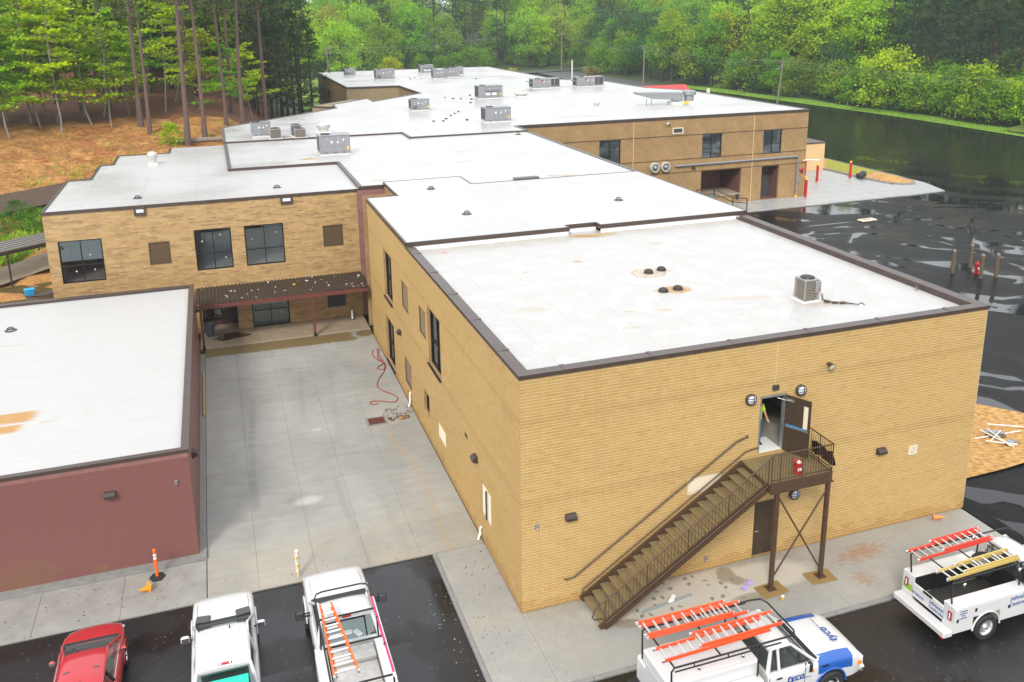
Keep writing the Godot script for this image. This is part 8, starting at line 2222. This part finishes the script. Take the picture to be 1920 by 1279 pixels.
# ---------------------------------------------------------------- trees
func leaf(b: MB, c: Vector3, s: float, up_bias: float) -> void:
	var d := Vector3(rng.randfn(), rng.randfn(), rng.randfn()).normalized()
	var nrm := (d + Vector3.UP * up_bias).normalized()
	var u := nrm.cross(Vector3(rng.randfn(), rng.randfn(), rng.randfn())).normalized()
	var v := nrm.cross(u)
	var a := s * rng.randf_range(0.7, 1.2); var w := a * rng.randf_range(0.45, 0.75)
	var i := b.v.size()
	b.vert(c - u * a, nrm); b.vert(c + v * w, nrm); b.vert(c + u * a, nrm); b.vert(c - v * w, nrm)
	b.ix.append_array(PackedInt32Array([i, i + 1, i + 2, i, i + 2, i + 3]))

func needle_tuft(b: MB, c: Vector3, d: Vector3, s: float, n: int) -> void:
	for k in n:
		var e := (d + Vector3(rng.randfn(), rng.randfn(), rng.randfn()) * 0.62).normalized() * s * rng.randf_range(0.7, 1.2)
		var sd := e.cross(Vector3(rng.randfn(), rng.randfn(), rng.randfn())).normalized() * s * 0.10
		var nn := e.cross(sd).normalized()
		var i := b.v.size()
		b.vert(c - sd, nn); b.vert(c + sd, nn); b.vert(c + e, nn)
		b.ix.append_array(PackedInt32Array([i, i + 1, i + 2]))

func tree_mesh(kind: String, seed_: int) -> Array:   # [trunk mesh, crown mesh]
	rng.seed = seed_
	var tr := mb(); var cr := mb()
	var tone := func(c: Color, f: float) -> Color: return Color(c.r * f, c.g * f, c.b * f)
	if kind == "broad" or kind == "shrub":
		var h := rng.randf_range(14, 18) if kind == "broad" else rng.randf_range(5.5, 8.0)
		var R := h * rng.randf_range(0.26, 0.34) if kind == "broad" else h * 0.52
		var base := h * (0.18 if kind == "broad" else 0.02)
		tr.col = Color(0.13, 0.105, 0.08)
		var bend := Vector3(rng.randfn(), 0, rng.randfn()) * 0.4
		var axis := []; var rad := []
		for k in 7:
			var f := k / 6.0
			axis.append(Vector3(0, h * 0.92 * f, 0) + bend * f * (1 - f) * 2.0); rad.append((h * 0.016 + 0.04) * (1.0 - 0.85 * f))
		tr.tube(axis, rad, 7)
		var ph := rng.randf() * 6.0
		var n := 78 if kind == "broad" else 46
		for k in n:
			var f := pow(rng.randf(), 0.85)
			var y := lerpf(base + h * 0.06, h * 0.97, f)
			var env := sqrt(maxf(0.03, sin(PI * clampf(0.12 + 0.86 * f, 0, 1)))) * (1.0 if kind == "broad" else 1.1 - 0.4 * f)
			var a := k * 2.39996 + rng.randfn() * 0.3
			var r := R * env * rng.randf_range(0.5, 1.08) * (1.0 + 0.28 * sin(a * 2.0 + ph + f * 3.0) + 0.16 * sin(a * 3.0 - ph * 2.0))
			var c := Vector3(cos(a) * r, y, sin(a) * r)
			var cs := R * rng.randf_range(0.20, 0.36)
			if k % 2 == 0:
				tr.tube([Vector3(0, maxf(y - r * 0.8, base * 0.6), 0), Vector3(c.x * 0.55, y - r * 0.22, c.z * 0.55), c], [h * 0.006, h * 0.0035, 0.015], 4, false)
			var m := 62 if kind == "broad" else 50
			var tw := rng.randf_range(0.62, 1.25)
			for q in m:
				var d := Vector3(rng.randfn(), rng.randfn() * 0.62, rng.randfn()) * 0.5
				cr.col = tone.call(Color.WHITE, tw * rng.randf_range(0.75, 1.2))
				leaf(cr, c + d * cs * 1.35, 0.25 if kind == "broad" else 0.20, 0.7)
	elif kind == "pine":
		var h := rng.randf_range(24, 29)
		tr.col = Color(0.125, 0.085, 0.068)
		var lean := Vector3(rng.randfn() * 0.5, 0, rng.randfn() * 0.5)
		var axis := []; var rad := []
		for k in 9:
			var f := k / 8.0
			axis.append(Vector3(0, h * f, 0) + lean * f * f + Vector3(sin(f * 5 + seed_) * 0.12, 0, cos(f * 4) * 0.1)); rad.append(lerpf(0.27, 0.05, pow(f, 0.8)) + (0.08 if k == 0 else 0.0))
		tr.tube(axis, rad, 9)
		for k in 52:
			var f := pow(rng.randf(), 0.8)
			var y := lerpf(h * 0.52, h, f)
			var p0: Vector3 = Vector3(0, y, 0) + lean * pow(y / h, 2)
			var a := rng.randf() * TAU
			var l := lerpf(4.2, 0.9, f) * rng.randf_range(0.6, 1.1)
			var d := Vector3(cos(a), rng.randf_range(-0.1, 0.45), sin(a)).normalized()
			var p1 := p0 + d * l
			tr.tube([p0, p0.lerp(p1, 0.5) + Vector3(0, -0.12 * l, 0), p1], [0.06, 0.035, 0.012], 4, false)
			var tw := rng.randf_range(0.7, 1.15)
			for q in 11:
				var c := p0.lerp(p1, lerpf(0.4, 1.05, rng.randf())) + Vector3(rng.randfn(), rng.randfn() * 0.5, rng.randfn()) * 0.42
				cr.col = tone.call(Color.WHITE, tw * rng.randf_range(0.75, 1.2))
				needle_tuft(cr, c, d + Vector3(0, 0.5, 0), 0.5, 10)
		# dead stubs on the bare bole
		for k in 7:
			var y := rng.randf_range(h * 0.22, h * 0.5); var a := rng.randf() * TAU
			tr.tube([Vector3(0, y, 0), Vector3(cos(a) * 0.9, y + 0.15, sin(a) * 0.9)], [0.03, 0.008], 4, false)
	elif kind == "full_pine":   # younger pine with branches low down
		var h := rng.randf_range(17, 22)
		tr.col = Color(0.085, 0.065, 0.052)
		tr.tube([Vector3.ZERO, Vector3(0.1, h * 0.5, 0), Vector3(0, h, 0.1)], [0.24, 0.15, 0.03], 8)
		for k in 84:
			var f := pow(rng.randf(), 0.9)
			var y := lerpf(h * 0.16, h * 0.99, f)
			var a := rng.randf() * TAU
			var l := lerpf(4.4, 0.6, f) * rng.randf_range(0.65, 1.1)
			var d := Vector3(cos(a), rng.randf_range(-0.15, 0.3), sin(a)).normalized()
			var p0 := Vector3(0, y, 0); var p1 := p0 + d * l
			tr.tube([p0, p0.lerp(p1, 0.5) + Vector3(0, -0.10 * l, 0), p1], [0.05, 0.03, 0.01], 4, false)
			var tw := rng.randf_range(0.7, 1.15)
			for q in 9:
				var c := p0.lerp(p1, lerpf(0.3, 1.05, rng.randf())) + Vector3(rng.randfn(), rng.randfn() * 0.4, rng.randfn()) * 0.35
				cr.col = tone.call(Color.WHITE, tw * rng.randf_range(0.75, 1.2))
				needle_tuft(cr, c, d + Vector3(0, 0.35, 0), 0.5, 9)
	elif kind == "sapling":   # understorey tree with leaves in flat layers
		var h := rng.randf_range(9, 13)
		tr.col = Color(0.23, 0.20, 0.165)
		var w := Vector3(rng.randfn(), 0, rng.randfn()) * 0.5
		var axis := []; var rad := []
		for k in 8:
			var f := k / 7.0
			axis.append(Vector3(0, h * f, 0) + w * sin(f * 3.0) + Vector3(rng.randfn(), 0, rng.randfn()) * 0.06); rad.append(lerpf(0.10, 0.02, f))
		tr.tube(axis, rad, 7)
		for k in 34:
			var f := rng.randf()
			var y := lerpf(h * 0.26, h, f)
			var p0: Vector3 = axis[int(clampf(y / h * 7, 0, 7))]; p0.y = y
			var a := k * 2.39996 + rng.randfn() * 0.4
			var l := lerpf(3.2, 1.1, f) * rng.randf_range(0.6, 1.15)
			var d := Vector3(cos(a), rng.randf_range(-0.05, 0.25), sin(a))
			var p1 := p0 + d * l
			tr.tube([p0, p0.lerp(p1, 0.6) + Vector3(0, 0.1, 0), p1], [0.03, 0.018, 0.006], 4, false)
			var tw := rng.randf_range(0.8, 1.15)
			for q in 70:
				var g := sqrt(rng.randf())
				var c := p0.lerp(p1, lerpf(0.25, 1.1, g)) + Vector3(rng.randfn() * 0.42 * l * 0.42, rng.randfn() * 0.10 - 0.08, rng.randfn() * 0.42 * l * 0.42)
				cr.col = tone.call(Color.WHITE, tw * rng.randf_range(0.8, 1.2))
				leaf(cr, c, 0.20, 1.6)
	return [tr.mesh(M.bark), cr.mesh()]

var protos := {}
var bare := {}

func plant_tree(kind: String, var_: int, at: Vector3, s: float, lm: Material, called: String, label: String, group: String, bm: Material = null, lean := 0.0) -> Node3D:
	var pr: Array = protos[kind][var_ % protos[kind].size()]
	var t := thing(called, label, "tree" if kind != "shrub" else "shrub", at, rng.randf() * TAU, group)
	t.scale = Vector3(s, s * rng.randf_range(0.92, 1.08), s)
	t.rotation.z = lean
	var a := MeshInstance3D.new(); a.mesh = pr[0]; a.name = "trunk"; t.add_child(a)
	if bm: a.material_override = bm
	var c := MeshInstance3D.new(); c.mesh = pr[1]; c.name = "crown"; c.material_override = variants[lm][rng.randi() % 4] if variants.has(lm) else lm; t.add_child(c)
	return t

var variants := {}

func leaf_mat(c: Color, back := 0.9) -> StandardMaterial3D:
	var v := []
	for q in [[1.0, 1.0], [0.72, 0.86], [1.22, 1.12], [1.05, 0.82]]: v.append(one_leaf(Color(c.r * q[0], c.g * q[1], c.b), back))
	variants[v[0]] = v
	return v[0]

func one_leaf(c: Color, back: float) -> StandardMaterial3D:
	var m := vmat(0.55, 0.4)
	m.albedo_color = c.linear_to_srgb()
	m.backlight_enabled = true
	m.backlight = Color(back, back, back)
	m.cull_mode = BaseMaterial3D.CULL_DISABLED
	return m

func wood_mass(called: String, label: String, kind: String, n: int, place: Callable, lm: Material, grow := 1.0) -> void:   # the depth of a wood, read as one mass
	var pr: Array = protos[kind][0]
	var xs := []
	for k in n:
		var p: Vector3 = place.call()
		var s := rng.randf_range(0.85, 1.2) * grow
		xs.append(Transform3D(Basis(Vector3.UP, rng.randf() * TAU).scaled(Vector3(s, s * rng.randf_range(0.9, 1.1), s)), p))
	var o := Node3D.new(); o.name = numbered(called); add_child(o)
	tag(o, label, "wood", "", "stuff")
	for j in 2:
		var mm := MultiMesh.new()
		mm.transform_format = MultiMesh.TRANSFORM_3D
		mm.mesh = pr[j]; mm.instance_count = n
		for k in n: mm.set_instance_transform(k, xs[k])
		var mi := MultiMeshInstance3D.new(); mi.multimesh = mm; mi.name = ["trunks", "crowns"][j]
		mi.material_override = M.bark if j == 0 else lm
		mi.set_meta("kind", "stuff")
		o.add_child(mi)

func build_trees() -> void:
	M.bark = tri_tex(vmat(0.9, 0.3), M.streak, 0.6)
	M.bark_pine = tri_tex(mat(Color(0.20, 0.135, 0.115), 0.9), M.streak, 0.5)
	M.bark_pale = tri_tex(mat(Color(0.36, 0.32, 0.26), 0.9), M.streak, 0.6)
	var L := {
		"lime": leaf_mat(Color(0.43, 0.62, 0.008)), "fresh": leaf_mat(Color(0.29, 0.55, 0.010)), "mid": leaf_mat(Color(0.20, 0.40, 0.014)), "pale": leaf_mat(Color(0.37, 0.50, 0.04)),
		"deep": leaf_mat(Color(0.045, 0.135, 0.022), 0.3), "yellow": leaf_mat(Color(0.40, 0.58, 0.004)), "pine": leaf_mat(Color(0.045, 0.095, 0.022), 0.15), "pine2": leaf_mat(Color(0.08, 0.145, 0.032), 0.15), "bronze": leaf_mat(Color(0.22, 0.17, 0.05), 0.3), "gold": leaf_mat(Color(0.42, 0.36, 0.04), 0.4)}
	for k in [["broad", 4], ["pine", 3], ["full_pine", 3], ["sapling", 4], ["shrub", 3]]:
		protos[k[0]] = []
		for j in k[1]: protos[k[0]].append(tree_mesh(k[0], 100 + 17 * j + k[0].length()))
	rng.seed = 4711
	var G := func(x: float, z: float) -> Vector3: return Vector3(x, land(x, z) - 0.1, z)
	# --- hillside on the left: tall bare pine boles
	var at_px := [[-15.4, -81.5, "thick pine bole at the front of the left wood", 1.05, -0.045], [-10.6, -73.5, "tall pine bole standing right beside the bright yellow-green bush", 1.1, -0.035], [-8.6, -75.0, "pine bole leaning outwards just past the bright bush", 0.95, 0.03], [-4.6, -80.5, "straight pine bole in front of the dark pines", 1.0, -0.02], [-1.6, -88.0, "pine bole nearest the far roof's diagonal edge", 1.05, -0.005], [-14.2, -79.0, "slim reddish pine bole just behind the front row", 0.85, -0.01], [-6.4, -82.0, "slim reddish pine bole in the middle of the left wood", 0.8, -0.01], [-22.0, -92.0, "thick pine bole deep in the left wood, dark trunk base", 1.1, -0.06], [-19.5, -93.0, "thick pine bole deep in the left wood with brown base", 1.1, -0.05], [-10.0, -93.0, "dark thick pine bole behind the bright bush", 1.2, -0.03], [-5.5, -92.0, "grey pine bole among the dark pines", 0.9, -0.02]]
	for k in at_px.size():
		var q = at_px[k]
		plant_tree("pine", k, G.call(q[0], q[1]), q[3], L.pine2, "pine_tree", q[2], "tall pines of the left wood", M.bark_pine, q[4])
	# bright understorey trees
	var us := [[-30.5, -80, 1.1], [-27.6, -79, 1.15], [-25.2, -82, 1.0], [-22.8, -80, 1.2], [-20.4, -83, 1.1], [-18.2, -81.5, 1.0], [-33.5, -82, 1.2], [-29, -87, 1.25], [-25.5, -89, 1.2], [-21.5, -88, 1.25], [-17.0, -89, 1.1], [-13.0, -88, 1.05], [-9.2, -90, 1.0], [-6.0, -86, 0.9], [-3.0, -94, 1.0], [-37, -86, 1.3], [-34, -92, 1.3], [-15.2, -95, 1.1], [-32, -85, 1.35], [-26.5, -85, 1.3], [-24.0, -86, 1.3], [-19.5, -86.5, 1.2], [-35.5, -88, 1.4], [-30.5, -92, 1.4], [-12, -98, 1.2]]
	for k in us.size():
		var q = us[k]
		plant_tree("sapling", k, G.call(q[0], q[1]), q[2], [L.lime, L.fresh, L.lime, L.yellow][k % 4], "understorey_tree", "slender bright green tree in layers at the left wood's edge", "bright understorey trees of the left wood", M.bark_pale, rng.randf_range(-0.06, 0.06))
	plant_tree("shrub", 1, G.call(-12.0, -74.0), 0.42, L.yellow, "bush", "bright yellow-green bush at the foot of the tall pines", "")
	plant_tree("shrub", 2, G.call(-34.0, -80.0), 0.4, L.lime, "bush", "low bright bush at the edge of the straw bank", "")
	# dark pines behind and towards the lawn
	for k in 15:
		var x := -26.0 + k * 1.9 + rng.randf_range(-0.8, 0.8); var z := -100.0 - 14.0 * rng.randf()
		plant_tree("full_pine" if k % 3 else "pine", k, G.call(x, z), rng.randf_range(1.0, 1.25), L.pine if k % 2 else L.pine2, "pine_tree", "dark pine standing deep in the left wood", "dark pines deep in the left wood")
	for k in 11:
		var x := -2.0 + k * 0.95 + rng.randf_range(-0.5, 0.5); var z := -98.0 - k * 2.4 - 6.0 * rng.randf()
		plant_tree("pine" if k % 2 else "full_pine", k + 1, G.call(x, z), rng.randf_range(0.75, 1.0), L.pine2, "pine_tree", "slender pine in front of the bright lawn by the far roof's end", "slender pines by the lawn", M.bark)
	# --- woods beyond the lawn and lane (centre)
	var mid := [["broad", "fresh"], ["broad", "lime"], ["full_pine", "pine"], ["broad", "pale"], ["broad", "mid"], ["pine", "pine"], ["broad", "fresh"], ["full_pine", "pine2"]]
	for k in 54:
		var f := k / 53.0
		var x := lerpf(0.0, 150.0, f) + rng.randf_range(-2, 2); var z := -262.0 - 10.0 * rng.randf() - (20.0 if k % 2 else 0.0)
		var q = mid[(k * 5 + k / 7) % mid.size()]
		var pine: bool = q[0] != "broad"
		if f > 0.38 and f < 0.62 and k % 3: q = ["pine", "pine"]; pine = true
		plant_tree(q[0], k, G.call(x, z), rng.randf_range(1.1, 1.5), L[q[1]], "far_pine_tree" if pine else "far_broadleaf_tree", "dark pine in the wood behind the far lane" if pine else "light green broadleaf tree in the wood behind the far lane", "pines behind the lane" if pine else "broadleaf trees behind the lane")
	plant_tree("broad", 1, G.call(33.0, -185.0), 0.62, L.lime, "lone_tree", "round lime-green tree just above the far roof edge", "")
	plant_tree("broad", 2, G.call(24.0, -205.0), 1.0, L.fresh, "lone_tree", "bright fresh-green tree behind the utility pole with crossarms", "")
	plant_tree("broad", 3, G.call(16.0, -215.0), 1.0, L.lime, "lone_tree", "yellow-green tree between the left pines and the far roof", "")
	plant_tree("broad", 0, G.call(38.0, -220.0), 1.1, L.mid, "lone_tree", "mid-green tree beside the dark pines behind the far roof", "")
	# --- right-hand wood along the lot
	for k in 26:   # front row of shrubby trees
		var z := -44.0 - k * 4.6 + rng.randf_range(-1.2, 1.2)
		var x := 111.5 + rng.randf_range(-1.2, 2.0) - 3.5 * sstep(-120.0, -165.0, z)
		var key: String = ["lime", "fresh", "lime", "yellow", "fresh", "mid"][k % 6]
		if k > 15: key = ["mid", "fresh", "deep", "mid"][k % 4]
		plant_tree("shrub" if k % 3 or k < 16 else "broad", k, G.call(x, z), rng.randf_range(0.95, 1.45) if k % 3 or k < 16 else rng.randf_range(0.62, 0.8), L[key], "edge_tree", "bushy bright green tree in the row along the wet lot's verge" if k < 16 else "bushy green tree in the verge row beyond the leaning pole", "edge trees along the lot" if k < 16 else "edge trees beyond the leaning pole")
	for k in 30:   # pines and broadleaf trees behind them
		var z := -40.0 - k * 4.6 + rng.randf_range(-1.5, 1.5)
		var x := 119.0 + rng.randf_range(-2, 5) - 4.0 * sstep(-120.0, -165.0, z)
		var broad := k > 17 and k % 3 != 0
		plant_tree("broad" if broad else "full_pine", k, G.call(x, z), rng.randf_range(1.1, 1.4), (L.fresh if k % 2 else L.lime) if broad else L.pine, "tall_broadleaf_tree" if broad else "tall_pine_tree", "tall fresh-green tree rising behind the verge row" if broad else "tall dark pine rising behind the bright verge trees", "tall broadleaf trees behind the verge" if broad else "tall pines behind the verge")
	for k in 16:   # lane side, towards the back
		var z := -168.0 - k * 5.2; var x := 106.0 + rng.randf_range(-2, 4) + 0.25 * k
		plant_tree("broad", k, G.call(x, z), rng.randf_range(0.8, 1.15), L[["mid", "fresh", "deep", "fresh"][k % 4]], "lane_tree", "mid-green tree leaning over the lane beyond the lot", "trees over the lane")
	plant_tree("shrub", 0, G.call(88.0, -192.0), 0.75, L.bronze, "bush", "rounded bronze-brown shrub above the red canopy", "")
	plant_tree("shrub", 1, G.call(70.0, -205.0), 0.65, L.gold, "bush", "golden-green shrub beside the white pole", "")
	var hp := leaf_mat(Color(0.10, 0.24, 0.02))
	for q in [[-24.5, -53.5], [-22.0, -53.8], [-26.8, -55.0], [-23.6, -56.2]]:
		plant_tree("shrub", 2, G.call(q[0], q[1]), 0.26, hp, "bank_bush", "low leafy green bush on the bank beside the walkway roof", "bushes on the walkway bank")
	# --- depth of the woods
	wood_mass("woodland_right", "dense dark wood on the slope behind the right-hand trees", "full_pine", 110, func(): return G.call(rng.randf_range(128, 190), rng.randf_range(-200, -15)), L.pine)
	wood_mass("woodland_right_green", "green broadleaf mass in the right-hand wood", "broad", 130, func(): return G.call(rng.randf_range(122, 220), rng.randf_range(-310, -125)), L.mid)
	wood_mass("woodland_undergrowth", "low green thicket under the woods round the lot and lane", "shrub", 260, func(): return thicket(G), L.mid)
	wood_mass("woodland_back", "dense dark wood behind the lane trees", "full_pine", 90, func(): return G.call(rng.randf_range(-40, 230), rng.randf_range(-350, -292)), L.pine2, 1.3)
	wood_mass("woodland_back_green", "light green broadleaf mass behind the lane trees", "broad", 150, func(): return G.call(rng.randf_range(-60, 260), rng.randf_range(-350, -280)), L.fresh, 1.35)
	wood_mass("woodland_left", "dark wood filling the hill behind the left pines", "full_pine", 60, func(): return G.call(rng.randf_range(-90, 4), rng.randf_range(-190, -118)), L.pine)
	wood_mass("woodland_left_green", "bright broadleaf mass within the left wood", "broad", 110, func(): return G.call(rng.randf_range(-90, -6), rng.randf_range(-180, -104)), L.lime)
	for g in [["bright understorey trees of the left wood", "slender bright layered tree at the left wood's edge"], ["dark pines deep in the left wood", "dark pine deep in the left wood"], ["slender pines by the lawn", "slender pine before the bright lawn"], ["pines behind the lane", "dark pine behind the far lane"], ["broadleaf trees behind the lane", "light green tree behind the far lane"], ["edge trees along the lot", "bushy bright tree on the wet lot's verge"], ["edge trees beyond the leaning pole", "bushy green verge tree beyond the leaning pole"], ["tall broadleaf trees behind the verge", "tall fresh-green tree behind the verge row"], ["tall pines behind the verge", "tall dark pine behind the bright verge trees"], ["trees over the lane", "mid-green tree leaning over the lane"], ["bushes on the walkway bank", "low green bush on the walkway bank"], ["rubber pipe blocks on the far roof", "small dark rubber block on the far white roof"], ["scrap boards on the clay", "scrap board among white pipes on the clay"], ["loose metal studs", "galvanised stud in the loose stack"]]:
		in_order(g[0], g[1])
	# --- low growth
	var gb := mb()
	for k in 900:   # grass patches on the straw bank
		var c: Array = [[-20.5, -67.0, 3.4, 2.4], [-16.5, -70.5, 2.6, 2.0], [-13.0, -69.5, 2.0, 1.6], [-24.5, -64.0, 2.4, 1.6], [-19.0, -62.0, 2.0, 1.2]][[0, 0, 0, 1, 1, 2, 3, 4][k % 8]]
		var x: float = c[0] + rng.randfn() * c[2] * 0.5; var z: float = c[1] + rng.randfn() * c[3] * 0.5 - 0.35 * (x - c[0])
		blade(gb, G.call(x, z) + Vector3(0, 0.15, 0), rng.randf_range(0.12, 0.3), Color(0.30, 0.36, 0.03) * rng.randf_range(0.7, 1.2))
	for k in 9000:   # bank beside the walkway
		var x := rng.randf_range(-33, -17.2); var z := rng.randf_range(-59, -47.5)
		if sin(x * 1.3) + cos(z * 1.7 + x) < -0.5: continue
		blade(gb, G.call(x, z) + Vector3(0, 0.2, 0), rng.randf_range(0.2, 0.5), Color(0.20, 0.40, 0.015) * rng.randf_range(0.6, 1.2))
	for k in 3000:   # mown verge by the lot
		var z := rng.randf_range(-165, -40)
		blade(gb, Vector3(105.6 + 0.5 * sin(z * 0.11) - 4.0 * sstep(-120.0, -170.0, z) + rng.randf_range(0, 4.2), -0.7, z), rng.randf_range(0.15, 0.4), Color(0.20, 0.36, 0.02) * rng.randf_range(0.7, 1.2))
	tag(put(gb, "grass", vmat(0.8)), "bright green grass tufts on the bank and verge", "grass", "", "stuff")
	# loose straw lying on the hill
	var sb := mb()
	for k in 20000:
		var x := rng.randf_range(-34, 0); var z := rng.randf_range(-84, -54)
		var p: Vector3 = G.call(x, z) + Vector3(0, 0.28 + 0.5 * noise_hill.get_noise_2d(x, z), 0)
		var a := rng.randf() * TAU; var l := rng.randf_range(0.25, 0.6)
		var d := Vector3(cos(a) * l, rng.randf_range(-0.02, 0.12), sin(a) * l); var w := Vector3(-sin(a), 0, cos(a)) * 0.025
		sb.col = Color(0.42, 0.215, 0.06) * rng.randf_range(0.55, 1.3)
		sb.quad(p - w, p + d - w, p + d + w, p + w)
	tag(put(sb, "pine_straw", vmat(0.9)), "loose brown pine straw strewn over the bank", "straw", "", "stuff")

var noise_hill: FastNoiseLite

func blade(b: MB, p: Vector3, h: float, c: Color) -> void:
	var a := rng.randf() * TAU
	var w := Vector3(cos(a), 0, sin(a)) * h * 0.22
	var tip := p + Vector3(rng.randfn() * 0.3 * h, h, rng.randfn() * 0.3 * h)
	c.a = 1.0
	b.col = c
	var i := b.v.size()
	var n := w.cross(tip - p).normalized()
	b.vert(p - w, n); b.vert(p + w, n); b.vert(tip, n)
	b.ix.append_array(PackedInt32Array([i, i + 2, i + 1]))

const ORD := ["first", "second", "third", "fourth", "fifth", "sixth", "seventh", "eighth", "ninth", "tenth", "eleventh", "twelfth", "thirteenth", "fourteenth", "fifteenth", "sixteenth", "seventeenth", "eighteenth", "nineteenth", "twentieth"]

func in_order(group: String, label: String) -> void:   # tells the members of a row apart by their order across the view
	var row := []
	var view := Basis(Vector3.UP, deg_to_rad(-18.739)).inverse()
	for o in get_children():
		if o is Node3D and o.get_meta("group", "") == group:
			var p: Vector3 = view * (o.position - CAM)
			row.append([p.x / -p.z, o])
	row.sort_custom(func(a, b): return a[0] < b[0])
	for k in row.size():
		var n := k + 1
		var w: String = ORD[k] if n <= 20 else ["twenty", "thirty", "forty"][n / 10 - 2] + ("-" + ORD[n % 10 - 1] if n % 10 else "")
		if n in [30, 40]: w = ["thirtieth", "fortieth"][n / 10 - 3]
		row[k][1].set_meta("label", "%s, %s from the left" % [label, w])

func thicket(G: Callable) -> Vector3:
	var k := rng.randf()
	if k < 0.4: return G.call(rng.randf_range(110, 128), rng.randf_range(-170, -35))
	if k < 0.75: return G.call(rng.randf_range(-10, 190), rng.randf_range(-300, -258))
	return G.call(rng.randf_range(104, 150), rng.randf_range(-260, -165))
